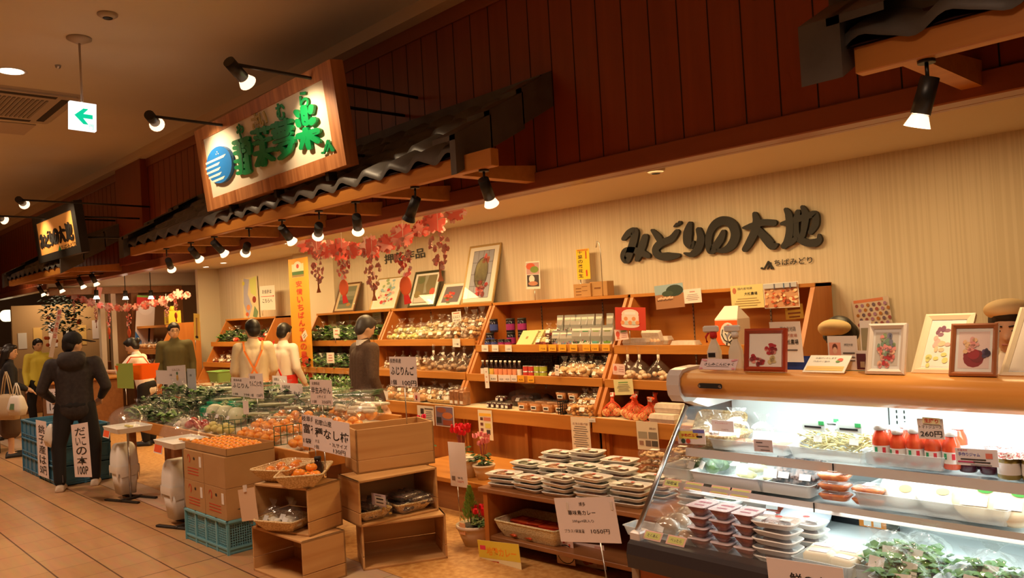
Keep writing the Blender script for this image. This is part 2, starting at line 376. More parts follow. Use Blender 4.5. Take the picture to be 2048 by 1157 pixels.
# ---------- far food stall on the left ----------
lan=mat('lit_lantern',(1,0.9,0.7,1),0.5,emit=(1.0,0.80,0.45,1),es=2.6)
r=thing('far_stall','far food stall with a dark tiled roof and lit cream counter wall','stall',(-22.5,0,0))
mb=MB(); mb.box(0,1.2,0,0.1,3.7,2.0); obj('back_panel',mb,mat('stall_wall_glow',(0.55,0.40,0.18,1),0.7,emit=(1.0,0.62,0.25,1),es=0.22),r)  # light falling on this wall is put into its material as emission
mb=MB()
for k in range(9): mb.loft([[(0.1+1.0*t,1.0,2.95-0.62*t),(0.1+1.0*t,3.7,2.95-0.62*t),(0.1+1.0*t,3.7,2.91-0.62*t),(0.1+1.0*t,1.0,2.91-0.62*t)] for t in (k/9,(k+0.98)/9)])
obj('roof',mb,M_tile_roof,r)
mb=MB(); mb.box(0.1,1.0,2.0,0.9,3.7,2.10); mb.box(0.8,1.0,1.62,0.86,3.7,1.70); obj('beam',mb,flat(40,22,12),r)
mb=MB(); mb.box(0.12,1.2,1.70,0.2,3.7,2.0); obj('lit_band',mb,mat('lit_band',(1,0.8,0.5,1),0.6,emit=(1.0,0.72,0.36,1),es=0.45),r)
for i,(a,b) in enumerate((((0,621),(29,643)),((33,618),(73,643)))):
    P=PX(a[0],a[1],-21.55); Q=PX(b[0],b[1],-21.55)
    mb=MB(); y0,y1,z0,z1=min(P.y,Q.y),max(P.y,Q.y),min(P.z,Q.z),max(P.z,Q.z)
    mb.M=Matrix(((0,0,1,-21.55),(1,0,0,(y0+y1)/2),(0,1,0,(z0+z1)/2),(0,0,0,1)))
    mb.loft([rr(0,0,(y1-y0)/2-e,(z1-z0)/2-e,0.1,d) for d,e in ((-0.06,0.02),(-0.03,0),(0.03,0),(0.06,0.02))])
    solo('paper_lantern',mb,lan,('glowing paper lantern box at the far left frame edge','larger glowing paper lantern box under the dark stall roof')[i],'lantern')
q=thing('far_counter','warm brown far serving counter with pale menu sheets behind the tree','counter',(-20.3,0,0))
mb=MB(); mb.box(0,3.95,0,0.1,5.9,2.3); obj('back_panel',mb,mat('warm_panel',(0.50,0.30,0.13,1),0.7),q)
mb=MB(); mb.bbox(0.5,3.95,0,1.0,5.9,0.95,0.01); obj('counter_front',mb,M_oakdark,q)
for i in range(6): mb=MB(); mb.box(0.1,4.05+0.3*i,1.35+0.12*(i%2),0.11,4.22+0.3*i,1.7+0.1*(i%3)); obj('menu_sheet',mb,(M_paper,flat(235,190,110),M_pinkpaper)[i%3],q)
light('AREA','far_counter_fill',(-19.6,4.9,2.5),16,WARM2,(-0.4,0,-1),None,shape='RECTANGLE',size=1.2,size_y=0.3)  # added fill without a fitting, brightens the far counter
# ---------- recessed downlights ----------
def downlight(loc,label,r_=0.055,group=None,es=None):
    mb=MB(); mb.lathe([(r_*1.25,0.0),(r_*1.25,-0.004),(r_,-0.006),(r_,0.0)],20,False,False)
    root=thing('ceiling_downlight',label,'ceiling light',loc,0,group)
    obj('ring',mb,M_white,root); mb=MB(); mb.lathe([(r_,-0.003),(0.001,-0.003)],20,False,True); obj('lit_disc',mb,M_bulb,root); return root
dl=[((447,526),'ceiling light lit disc over the yellow-banner end, near the hanging lamps'),((412,534),'ceiling light furthest left on the shop ceiling'),((565,487),'ceiling light just left of the pink garland'),
 ((773,441),'left one of the paired ceiling lights above the garland'),((791,437),'right one of the paired ceiling lights above the garland'),((1010,393),'ceiling light beside the last awning lamp'),
 ((1150,364),'larger ceiling light in front of the black wall letters'),((1202,354),'small ceiling light right of the larger one by the smoke detector'),((1525,292),'ceiling light half hidden by the fascia on the right')]
for p,l in dl: P=PZ(p[0],p[1],2.649); downlight(P,l,0.05)
P=PZ(22,142,3.999); downlight(P,'large round ceiling light over the aisle, left of the arrow sign',0.10)
P=PZ(58,474,3.999); downlight(PZ(58,480,3.999),'far small ceiling light by the second shop sign',0.09)
for p,l,zz in (((1311,339),'dark round smoke detector on the shop ceiling',2.649),((215,28),'round smoke detector on the aisle ceiling',3.999)):
    mb=MB(); mb.lathe([(0.07,0),(0.07,-0.012),(0.045,-0.03),(0.02,-0.032)],20); 
    q=MB(); q.lathe([(0.035,-0.031),(0.03,-0.036),(0.01,-0.036)],12)
    t=thing('smoke_detector',l,'smoke detector',PZ(p[0],p[1],zz)); obj('housing',mb,mat('detector_cream',(0.5,0.42,0.33,1),0.5),t); obj('sensor_grille',q,M_black,t)
mb=MB(); mb.lathe([(0.025,0),(0.02,-0.02),(0.006,-0.03)],12); solo('sprinkler_head',mb,M_steel,'tiny sprinkler head on the aisle ceiling','sprinkler',PZ(116,131,3.999))
# ceiling air conditioner cassette
P=PZ(45,205,3.999)
t=thing('air_conditioner','square ceiling air conditioner cassette with louvre at upper left','air conditioner',(P.x-0.1,P.y-0.1,3.998))
mb=MB(); mb.loft([rr(0,0,0.62,0.48,0.04,z) if z<0 else rr(0,0,0.66,0.52,0.04,z) for z in (0,-0.012,-0.03)],True,True); obj('panel',mb,mat('ac_cream',(0.5,0.42,0.33,1),0.5),t)
mb=MB(); 
for k in range(14): mb.box(-0.40,-0.28+k*0.04,-0.040,0.40,-0.26+k*0.04,-0.030)
obj('grille',mb,mat('ac_grille',(0.30,0.25,0.2,1),0.6),t)
mb=MB(); mb.box(-0.5,-0.42,-0.034,0.5,-0.35,-0.029); mb.box(-0.5,0.35,-0.034,0.5,0.42,-0.029); mb.box(-0.57,-0.30,-0.034,-0.50,0.30,-0.029); mb.box(0.50,-0.30,-0.034,0.57,0.30,-0.029); obj('air_slot',mb,flat(50,40,32),t)
P=PZ(15,255,3.999); mb=MB(); mb.bbox(-0.28,-0.22,-0.012,0.28,0.22,0,0.004); solo('access_hatch',mb,mat('hatch',(0.55,0.45,0.36,1),0.6),'flat access hatch in the ceiling below the air conditioner','hatch',(P.x,P.y,3.999))
# exit arrow sign hanging from the ceiling
P0=PX(140,256,PZ(168,80,3.99).x); X0=P0.x; t=thing('exit_sign','lit green arrow sign on a thin pole from the aisle ceiling','sign',(0,0,0))
A=PX(140,256,X0);B=PX(193,263,X0);D=PX(140,201,X0)
card('exit_sign','','',A,B,D,mat('lit_sign',(1,1,1,1),0.4,emit=(0.95,1.0,0.97,1),es=1.5),[
 ('p',[(0.16,0.50),(0.50,0.78),(0.70,0.78),(0.50,0.58),(0.86,0.58),(0.86,0.42),(0.50,0.42),(0.70,0.20),(0.50,0.20)],0,0,0,mat('sign_green',(0,0.5,0.25,1),0.5,emit=(0,0.62,0.33,1),es=1.0)),
 ('t','門',0.80,0.13,0.16,0.20,mat('sign_green',(0,0,0,1)))],th=0.05,root=t)
kids(t)
M,w,h=basis(A,B,D)
for c in kids(t): c.matrix_world=M@Matrix.Identity(4)
tp=(A+B)/2; 
mb=MB(); mb.cyl((tp.x,tp.y,D.z),(tp.x,tp.y,3.96),0.008); obj('pole',mb,mat('ac_cream',(0,0,0,1)),t)
mb=MB(); mb.lathe([(0.09,4.0),(0.09,3.985),(0.03,3.955)],20,cx=tp.x,cy=tp.y); obj('ceiling_rose',mb,mat('ac_cream',(0,0,0,1)),t)
# ================= tiled awnings =================
def awning(name,label,x0,x1,yE=3.0,zB=2.48,zT=3.10,yB=3.745,n=None,lam=0.295):
    t=thing(name,label,'awning',(0,0,0))
    # wavy courses of pan tiles
    mb=MB(); L_=x1-x0; step=0.0246; nx=int(L_/step)+1
    courses=4; zE=zB+0.10
    def wav(x): 
        u=((x-x0)/lam)%1.0
        return 0.026*math.sin(2*PI*u)+0.006*math.sin(4*PI*u)
    for c in range(courses):
        ya=yE-0.05+(yB-yE+0.05)*c/courses; yb=yE-0.05+(yB-yE+0.05)*(c+1.0)/courses
        za=zE+(zT-zE)*c/courses+0.05; zb=zE+(zT-zE)*(c+1)/courses+0.015
        vs=[];fs=[]
        for i in range(nx+1):
            x=min(x0+i*L_/nx,x1); w=wav(x)
            vs+=[(x,ya,za+w-0.045),(x,ya,za+w),(x,yb,zb+w)]
            if i: k=3*i; fs+=[(k-3,k,k+1,k-2),(k-2,k+1,k+2,k-1)]
        mb.add(vs,fs,True)
    mb.box(x0,yE-0.03,zE-0.05,x1,yB,zE-0.02) if False else None
    obj('tile_course',mb,M_tile_roof,t)
    # end boards with stepped verge tiles
    for xe,s in ((x0,-1),(x1,1)):
        mb=MB(); xa,xb=(xe-0.16,xe) if s<0 else (xe,xe+0.05)
        for c in range(3):
            a=c/3; b=(c+1.04)/3
            ya=yE-0.09+(yB-yE+0.09)*a; yb=min(yE-0.09+(yB-yE+0.09)*b,yB); za=zE+(zT-zE)*a+0.115; zb=zE+(zT-zE)*b+0.085
            k=0.23-0.0*c
            P=[(ya,za),(yb,zb),(yb,zb-k),(ya,za-k)]
            v=[(xa,y,z) for y,z in P]+[(xb,y,z) for y,z in P]
            mb.add(v,[(0,1,2,3),(7,6,5,4),(0,4,5,1),(1,5,6,2),(2,6,7,3),(3,7,4,0)])
            mb.add([(xe-s*0.16,ya,za),(xe+s*0.05,ya,za),(xe+s*0.05,yb,zb),(xe-s*0.16,yb,zb),(xe-s*0.16,ya,za-0.03),(xe+s*0.05,ya,za-0.03)],[(0,1,2,3),(4,5,1,0)])
        obj('verge_board',mb,M_tile_roof,t)
    mb=MB(); mb.box(x0,3.69,zT-0.05,x1,yB,zT+0.07); obj('ridge_strip',mb,M_tile_roof,t)
    mb=MB(); mb.bbox(x0+0.02,yE-0.03,zB,x1+(0.28 if x1<-3 and x1>-5 else -0.02),yE+0.03,zE+0.0,0.004); obj('eaves_beam',mb,M_oak,t)
    mb=MB(); mb.add([(x0,yE-0.04,zE),(x1,yE-0.04,zE),(x1,yB,zT),(x0,yB,zT)],[(0,3,2,1)]); mb.add([(x0,yE-0.04,zE-0.005),(x1,yE-0.04,zE-0.005),(x1,yB,zT-0.005),(x0,yB,zT-0.005)],[(0,1,2,3)]); obj('soffit_board',mb,flat(60,22,8),t)
    k=max(2,int(L_/0.95)); 
    for i in range(k+1):
        x=x0+0.18+(L_-0.36)*i/k
        mb=MB(); P=[(yE+0.03,zB+0.02),(yB,zB+0.02),(yB,zB+0.13),(yE+0.03,zB+0.07)]
        v=[(x-0.04,y,z) for y,z in P]+[(x+0.04,y,z) for y,z in P]
        mb.add(v,[(3,2,1,0),(4,5,6,7),(0,1,5,4),(1,2,6,5),(2,3,7,6),(3,0,4,7)]); obj('bracket',mb,M_oak,t)
    return t
awning('tiled_awning','long black tiled awning over the middle of the shop front',-9.3,-3.56)
awning('tiled_awning','shorter black tiled awning below the far left shop sign',-15.3,-11.9)
awning('tiled_awning','dark tiled awning corner at the upper right of the frame',-1.27,1.6,yE=3.0)
# ---------- hanging spotlights ----------
def spot(label,top,bulb,Yt=3.0,Yb=None,on=True,power=22,aim=None,arm=None,zt=2.48,group=None):
    P=PY(top[0],top[1],Yt) if not isinstance(top,Vector) else top
    P=Vector((P.x,P.y,zt if zt else P.z)); Q=PY(bulb[0],bulb[1],Yb or Yt)
    t=thing('spotlight',label,'spotlight',P,0,group); q=Q-P
    if arm: body0=q*0.0
    # stem hangs down, housing leans toward the bulb
    j=Vector((0,0,q.z*0.42)) if not arm else Vector((0,0,0))
    d=(q-j).normalized(); L_=(q-j).length
    mb=MB(); mb.cyl((0,0,0),j,0.007); mb.lathe([(0.03,0.0),(0.03,-0.012)],12) 
    if not arm: obj('stem',mb,M_black,t)
    e=j+d*max(L_-0.03,0.09); s0=e-d*0.13
    mb=MB(); mb.cyl(s0,e,0.032,0.034,14); obj('housing',mb,M_black,t)
    if on:
        mb=MB(); mb.cyl(e+d*0.003,e+d*0.045,0.028,0.045,16,False); obj('glass_reflector',mb,M_glasscone,t)
        mb=MB(); mb.cyl(e+d*0.02,e+d*0.042,0.02,0.042,16,True); obj('bulb',mb,M_bulb,t)
        a=aim or d
        light('SPOT','spot_beam',e+d*0.06,power,WARM2,a,t,spot_size=1.3,spot_blend=0.6,shadow_soft_size=0.035)
    else:
        mb=MB(); mb.cyl(e,e+d*0.03,0.034,0.045,14,False); obj('glass_reflector',mb,M_black,t)
    return t
SP=[('hanging spotlight furthest left under the long awning',(333,505),(343,538)),
 ('second hanging spotlight from the left under the long awning',(382,492),(398,518)),
 ('third hanging spotlight, turned sideways under the long awning',(429,481),(448,507)),
 ('fourth hanging spotlight, pointing down-left under the long awning',(498,463),(491,505)),
 ('fifth hanging spotlight, tilted right in front of the yellow banner',(564,445),(583,482)),
 ('sixth hanging spotlight, seen from behind above the start of the garland',(638,426),(636,471)),
 ('seventh hanging spotlight, above the middle of the garland',(711,408),(716,461))]
for i,(l,a,b) in enumerate(SP): spot(l,a,b,3.02,3.12,power=26,aim=(0.15*((-1)**i),0.75,-0.75))
spot('unlit black hanging spotlight above the right end of the garland',(830,378),(817,440),3.02,3.02,on=False)
spot('eighth lit spotlight, at the right end of the long awning',(967,333),(982,405),3.02,3.1,power=30,aim=(0.1,0.8,-0.6))
spot('spotlight below the awning corner at the upper right',(1854,142),(1836,246),3.02,3.02,power=30,aim=(-0.2,0.35,-0.9),zt=2.48)
for i,(l,b) in enumerate((('lamp furthest right under the far left awning',(192,567)),('lamp second from the right under the far left awning',(166,573)),('lamp in the middle under the far left awning',(124,582)),('lamp furthest left under the far left awning',(87,590)))):
    P=PY(b[0]-8,b[1]-26,3.4); spot(l,Vector((P.x,3.4,2.50)),b,3.4,3.45,power=18,aim=(0,0.6,-0.8),zt=2.50); _s=[o for o in bpy.data.objects if o.get('label')==l][0]; mb=MB(); mb.cyl((0,0,0),(0,0.34,0.02),0.008); obj('arm',mb,M_black,_s)
for i,(l,b) in enumerate((('spotlight over the end counter, left one of three',(193,596)),('spotlight over the end counter, middle one of three',(251,597)),('spotlight over the end counter, right one of three',(302,596)))):
    Q=PX(b[0],b[1],-14.6); P=Vector((-14.6,Q.y,2.64)); t=thing('spotlight',l,'spotlight',P)
    mb=MB(); mb.cyl((0,0,0),(0,0,Q.z-P.z+0.12),0.007); obj('stem',mb,M_black,t)
    mb=MB(); mb.cyl((0,0,Q.z-P.z+0.13),(0,0,Q.z-P.z+0.03),0.034); obj('housing',mb,M_black,t)
    mb=MB(); mb.cyl((0,0,Q.z-P.z+0.03),(0,0,Q.z-P.z-0.02),0.03,0.05,12); obj('bulb',mb,M_bulb,t)
light('SPOT','end_counter_beam',(-14.5,4.4,2.3),30,WARM2,(0.2,0.1,-1),None,spot_size=2.2,spot_blend=0.8,shadow_soft_size=0.1)
# ---------- projecting lamps that light the signs ----------
def armlamp(label,tip,wall,bulb,Yl,power=9):
    tipP=PY(tip[0],tip[1],Yl); t=thing('sign_lamp',label,'spotlight',(0,0,0)); X=tipP.x
    mb=MB(); Wd=Vector((X,3.74,tipP.z-0.02)); mb.cyl(tipP,Wd,0.012,seg=8); obj('arm',mb,M_black,t)
    Q=PY(bulb[0],bulb[1],Yl+0.10); d=(Q-tipP).normalized()
    mb=MB(); mb.cyl(tipP-d*0.02,tipP+d*0.14,0.04,0.04,14); obj('housing',mb,M_black,t)
    e=tipP+d*0.14
    mb=MB(); mb.cyl(e,e+d*0.055,0.035,0.06,16,False); obj('glass_reflector',mb,M_glasscone,t)
    mb=MB(); mb.cyl(e+d*0.02,e+d*0.05,0.025,0.052,16,True); obj('bulb',mb,M_bulb,t)
    light('SPOT','sign_beam',e+d*0.08,power,WARM2,(0.1,0.72,-0.62),t,spot_size=1.6,spot_blend=0.7,shadow_soft_size=0.04)
armlamp('arm lamp at the upper right of the green lettered sign',(461,127),None,(484,153),2.25,42)
armlamp('arm lamp at the left of the green lettered sign',(300,232),None,(313,248),2.25,42)
armlamp('arm lamp above the far left black framed sign',(38,400),None,(50,410),2.25,40)
armlamp('arm lamp at the far left frame edge',(-12,432),None,(3,438),2.25,40)
# ================= back wall shelving, four units plus a left-hand one =================
def shelf_unit(label,x0,x1,zlo,zup,base=True,top=1.735,zl=0.71,post=True):
    t=thing('shelf_unit',label,'shelving',((x0+x1)/2,5.5,0),0,'slanted oak display shelving along the back wall'); cx=(x0+x1)/2; a,b=x0-cx,x1-cx
    Y=lambda y:y-5.5
    # side panels: slanted front edge from the ledge up to the top
    for s,xa in (('l',a),('r',b-0.035)):
        mb=MB(); P=[(Y(5.20),0.0),(Y(5.97),0.0),(Y(5.97),top),(Y(5.72),top),(Y(5.16),zl+0.02),(Y(5.20),zl-0.12)]
        n=len(P); v=[(xa,y,z) for y,z in P]+[(xa+0.035,y,z) for y,z in P]
        mb.add(v,[tuple(reversed(range(n))),tuple(range(n,2*n))]+[(i,(i+1)%n,n+(i+1)%n,n+i) for i in range(n)][::1]); obj('side_panel',mb,M_oakz,t)
    mb=MB(); mb.box(a+0.035,Y(5.93),zl,b-0.035,Y(5.95),top-0.03); obj('back_panel',mb,M_oak,t)
    mb=MB(); mb.bbox(a,Y(5.70),top-0.03,b,Y(5.985),top,0.003); obj('top_board',mb,M_oak,t)
    for z,yf,yb in ((zup,5.43,5.93),(zlo,5.28,5.93)):
        mb=MB(); mb.box(a+0.035,Y(yf+0.02),z-0.045,b-0.035,Y(yb),z-0.025)
        mb.bbox(a+0.0,Y(yf),z-0.075,b-0.0,Y(yf)+0.02,z,0.002); obj('shelf',mb,M_oak,t)
    mb=MB(); mb.box(a,Y(5.10),zl-0.03,b,Y(5.93),zl-0.005); obj('ledge_top',mb,M_paperpale,t)
    mb=MB(); mb.bbox(a,Y(5.085),zl-0.125,b,Y(5.105),zl,0.002); obj('ledge_front',mb,M_oak,t)
    if base:
        mb=MB(); mb.box(a+0.035,Y(5.26),0.10,b-0.035,Y(5.28),zl-0.125); obj('base_panel',mb,M_oakz,t)
        for q0,q1 in ((a,a+0.07),(b-0.07,b),(-0.02,0.02)): mb=MB(); mb.bbox(q0,Y(5.21),0.1,q1,Y(5.26),zl-0.125,0.003); obj('stile',mb,M_oakz,t)
    mb=MB(); mb.box(a+0.03,Y(5.22),0,b-0.03,Y(5.26),0.10); obj('plinth',mb,M_oakdark,t)
    for xs in (a+0.5,b-0.5,):
        mb=MB(); mb.box(xs,Y(5.925),zl+0.1,xs+0.012,Y(5.93),top-0.06)
        for k in range(28): mb.m(1).box(xs+0.003,Y(5.923),zl+0.12+k*0.033,xs+0.009,Y(5.9255),zl+0.133+k*0.033)
        mb.m(0); obj('slotted_rail',mb,[M_steel,M_black],t)
    return t
UN=[('leafy greens',-10.15,-8.32),('garlic and taro',-8.30,-6.42),('jars and dried goods',-6.40,-4.565),('eggs and onions',-4.535,-2.80)]
LBL=['leftmost slanted shelf unit, behind the man in brown','second slanted shelf unit, holding bagged garlic and ginger','third slanted shelf unit, holding jars and green tea pouches','rightmost slanted shelf unit, holding eggs and netted onions']
ZL=[(1.03,1.37),(1.03,1.37),(1.02,1.305),(1.015,1.295)]
for (n,a,b),l,(zlo,zup) in zip(UN,LBL,ZL): shelf_unit(l,a,b,zlo,zup)
# left far shelf unit (beside the counter end) and the one behind the aproned staff
shelf_unit('shelf unit under the map poster, behind the aproned staff',-13.2,-11.4,1.05,1.37)
t=thing('end_shelf','tall slanted shelf end panel left of the staff, stacked with bagged goods','shelving',(-13.45,4.9,0),0)
mb=MB(); P=[(-0.55,0),(0.45,0),(0.45,1.72),(0.0,1.72),(-0.5,0.75)]
v=[(0,y,z) for y,z in P]+[(0.04,y,z) for y,z in P]; n=5
mb.add(v,[tuple(reversed(range(n))),tuple(range(n,2*n))]+[(i,(i+1)%n,n+(i+1)%n,n+i) for i in range(n)]); obj('side_panel',mb,M_oakz,t)
mb=MB(); mb.box(-1.4,-0.25,1.27,0,0.4,1.30); mb.box(-1.4,-0.27,1.23,0,-0.25,1.31); mb.box(-1.4,-0.4,0.93,0,0.4,0.96); mb.box(-1.4,-0.42,0.89,0,-0.40,0.98); mb.box(-1.4,-0.1,1.66,0,0.4,1.70); obj('shelf',mb,M_oak,t)
mb=MB(); mb.box(-1.4,0.42,0,0,0.45,1.70); obj('back_panel',mb,M_oak,t)
# ================= refrigerated open display case =================
XL,XR=-2.12,0.9
FW=noisy('case_woodgrain',(0.74,0.30,0.055,1),(0.84,0.39,0.09,1),(0.9,30,30),0.3,detail=5,lo=0.3,hi=0.7)
FWd=noisy('case_woodgrain_dark',(0.50,0.115,0.02,1),(0.60,0.155,0.03,1),(0.9,30,30),0.35,detail=5,lo=0.3,hi=0.7)
M_enam=mat('white_enamel',(0.80,0.84,0.84,1),0.3)
M_alu=mat('brushed_aluminium',(0.72,0.66,0.63,1),0.35,0.25)
M_bump=mat('dark_bumper',(0.035,0.028,0.03,1),0.35)
fr=thing('refrigerated_display_case','open wood-fronted refrigerated display case with lit glass-sided shelves','display case',(XL,2.9,0))
def YZ(mb,P,xa,xb):
    n=len(P); v=[(xa,y-2.9,z) for y,z in P]+[(xb,y-2.9,z) for y,z in P]
    ar=sum(P[i][0]*P[(i+1)%n][1]-P[(i+1)%n][0]*P[i][1] for i in range(n))
    f=[tuple(reversed(range(n))),tuple(range(n,2*n))]+[(i,(i+1)%n,n+(i+1)%n,n+i) for i in range(n)]
    if ar<0: f=[tuple(reversed(q)) for q in f]
    return mb.add(v,f)
W_=XR-XL
mb=MB(); YZ(mb,[(2.60,0.08),(3.45,0.08),(3.45,0.60),(2.60,0.60)],0.03,W_-0.02); obj('body',mb,M_enam,fr)
mb=MB(); YZ(mb,[(2.585,0.06),(2.60,0.06),(2.60,0.62),(2.585,0.62)],0.03,W_-0.02); obj('front_panel',mb,FWd,fr)
mb=MB(); mb.bbox(-0.01,2.578-2.9,0.0,0.028,3.45-2.9,0.62,0.003); obj('end_panel',mb,mat('case_end_tan',(0.42,0.30,0.20,1),0.4),fr)
mb=MB(); YZ(mb,[(2.545,0.605),(2.60,0.60),(2.64,0.60),(2.64,0.712),(2.57,0.712),(2.55,0.70),(2.54,0.66)],0.0,W_); obj('bumper',mb,M_bump,fr)
mb=MB(); YZ(mb,[(2.60,0.60),(3.42,0.60),(3.42,0.70),(2.60,0.70)],0.04,W_-0.02); obj('deck',mb,M_enam,fr)
mb=MB(); YZ(mb,[(3.36,0.70),(3.42,0.70),(3.42,1.31),(3.36,1.31)],0.02,W_-0.02)
YZ(mb.m(1),[(3.355,0.74),(3.36,0.74),(3.36,1.2),(3.355,1.2)],0.75,0.752)
for xx in (0.78,0.81,1.98,2.01):
    for k in range(24): mb.m(1).box(xx,3.357-2.9,0.73+k*0.022,xx+0.004,3.361-2.9,0.742+k*0.022)
for rowz in (0.79,0.805): 
    for k in range(40):
        if k%6<4: mb.m(1).box(0.4+k*0.055,3.357-2.9,rowz,0.435+k*0.055,3.361-2.9,rowz+0.004)
for k in range(5): mb.m(1).cyl((0.62+k*0.55,3.354-2.9,0.97),(0.62+k*0.55,3.361-2.9,0.97),0.008)
mb.m(0); obj('back_wall',mb,[M_enam,M_ink],fr)
def cshelf(y0,z,xa=0.05,seam=()):
    mb=MB(); YZ(mb,[(y0,z-0.030),(3.37,z-0.030),(3.37,z-0.018),(y0,z-0.018)],xa,W_-0.03); 
    s=obj('glass_shelf',mb,M_enam,fr)
    mb=MB(); YZ(mb,[(y0-0.012,z-0.035),(y0,z-0.035),(y0,z-0.002),(y0-0.006,z)],xa,W_-0.03)
    for sx in seam: mb.m(1).box(sx,y0-0.014-2.9,z-0.035,sx+0.004,y0-0.009-2.9,z)
    mb.m(0); e=obj('price_rail',mb,[M_alu,M_ink],s); return s
cshelf(2.86,0.895,0.05,(0.66,)); cshelf(2.93,1.035,0.05,(0.71,))
# canopy with rounded wood front, chrome end caps
P=[(2.93,1.255),(2.905,1.275),(2.895,1.31),(2.90,1.34),(2.925,1.36),(2.965,1.367),(3.06,1.37),(3.16,1.325),(3.44,1.315),(3.44,1.30),(3.15,1.30),(2.98,1.33),(2.95,1.26)]
mb=MB(); YZ(mb,P,0.06,W_-0.03)
for i,f in enumerate(mb.f): mb.sm[i]=len(f)==4
obj('canopy',mb,FW,fr)
mb=MB(); YZ(mb,[(2.935,1.255),(2.95,1.26),(3.1,1.315),(3.36,1.305),(3.36,1.285),(3.12,1.285),(3.05,1.255)],0.03,W_-0.03); obj('canopy_lining',mb,M_enam,fr)
mb=MB(); YZ(mb,[(2.92,1.235),(2.893,1.265),(2.885,1.31),(2.893,1.352),(2.92,1.374),(2.96,1.380),(3.07,1.382),(3.17,1.335),(3.46,1.32),(3.46,1.20),(3.10,1.19),(3.02,1.215),(2.97,1.232)],-0.005,0.06); obj('end_cap',mb,M_alu,fr)
mb=MB(); YZ(mb,[(3.08,0.70),(3.46,0.70),(3.46,1.20),(3.08,1.20),(3.14,1.05),(3.12,0.88)],-0.004,0.012); obj('side_glass_rear',mb,M_glass,fr)
mb=MB(); YZ(mb,[(2.58,0.72),(3.45,0.72),(3.45,1.20),(2.99,1.20)],0.012,0.018); obj('side_glass',mb,M_glass,fr)
mb=MB(); mb.cyl((0.012,2.585-2.9,0.72),(0.012,3.0-2.9,1.205),0.011,seg=8); obj('chrome_post',mb,M_steel,fr)
mb=MB(); mb.bbox(-0.004,2.57-2.9,0.705,0.05,2.64-2.9,0.745,0.006); obj('post_foot',mb,M_alu,fr)
mb=MB(); YZ(mb,[(2.575,0.712),(2.582,0.712),(2.592,0.77),(2.585,0.77)],0.05,W_-0.03); obj('front_glass_lip',mb,M_glass,fr)
# temperature display plate on the canopy front
A=PY(1391,767,2.892); B=PY(1448,771,2.892)
mb=MB(); mb.M=Matrix(((1,0,0,(A.x+B.x)/2-XL),(0,0,1,2.8945-2.9),(0,1,0,1.312),(0,0,0,1)))
mb.loft([rr(0,0,0.058,0.011,0.011,-0.003),rr(0,0,0.056,0.0095,0.009,0.003)] if False else [rr(0,0,0.056,0.0095,0.009,-0.006),rr(0,0,0.058,0.011,0.011,0.002)]); p=obj('control_display',mb,M_ink,fr)
mb=MB(); 
for dx in (-0.05,0.05): mb.cyl((A.x/2+B.x/2-XL+dx,2.886-2.9,1.312),(A.x/2+B.x/2-XL+dx,2.9-2.9,1.312),0.006)
obj('button',mb,M_steel,p)
mb=MB(); mb.cyl((0.1,2.985-2.9,1.285),(W_-0.1,2.985-2.9,1.285),0.009); obj('fluorescent_tube',mb,mat('lit_tube',(1,1,1,1),0.4,emit=(0.92,1,0.98,1),es=3),fr)
for x in (-1.75,-1.15,-0.55,0.05): light('AREA','case_tube_light',(x,3.02,1.243),2.6,COOL,(0,0.35,-1),None,shape='RECTANGLE',size=0.6,size_y=0.10)
for x in (-1.7,-1.05,-0.4): 
    light('AREA','shelf_tube_light',(x,3.00,0.998),1.5,COOL,(0,0.0,-1),None,shape='RECTANGLE',size=0.62,size_y=0.25)
    light('AREA','shelf_tube_light',(x,2.95,0.858),2.2,COOL,(0,-0.15,-1),None,shape='RECTANGLE',size=0.62,size_y=0.3)
# counter behind the case
mb=MB(); mb.bbox(XL,3.50,0,0.9,3.85,1.24,0.004); solo('service_counter',mb,M_oak,'oak service counter behind the refrigerated case','counter',(0,0,0))
# ================= low stand for the tray packs =================
A=PZ(955,975,0.46);B=PZ(1262,1026,0.46); D=(B-A); D.z=0; L_=2.0; ang=math.atan2(D.y,D.x)
st=thing('tray_stand','low oak stand piled with white tray packs, beside the refrigerated case','stand',(A.x,A.y,0),ang)
mb=MB(); mb.bbox(0,0,0.43,1.62,0.86,0.46,0.004); obj('top',mb,M_oakdark,st)
for xx in (0.03,1.30): mb=MB(); mb.box(xx,0.02,0,xx+0.04,0.84,0.43); obj('side_panel',mb,M_oakz,st)
mb=MB(); mb.box(0.07,0.80,0,1.30,0.83,0.43); obj('back_panel',mb,M_oakdark,st)
mb=MB(); mb.bbox(0.07,0.03,0.10,1.30,0.80,0.13,0.003); obj('lower_shelf',mb,M_oakdark,st)
STA=ang; M_ST=Matrix.Translation((A.x,A.y,0))@RZ(ang)
# lower wood platform left of it, under the potted flowers
P=PZ(985,975,0.28)
mb=MB(); mb.bbox(-6.15,4.15,0.24,-4.60,5.0,0.28,0.004); r=thing('flower_platform','low oak platform carrying the flower pots behind the crates','platform',(0,0,0)); obj('top',mb,M_oak,r)
mb=MB(); mb.box(-6.1,4.2,0,-4.6,4.23,0.24); mb.box(-4.66,4.23,0,-4.63,4.95,0.24); obj('front_panel',mb,M_oakdark,r)
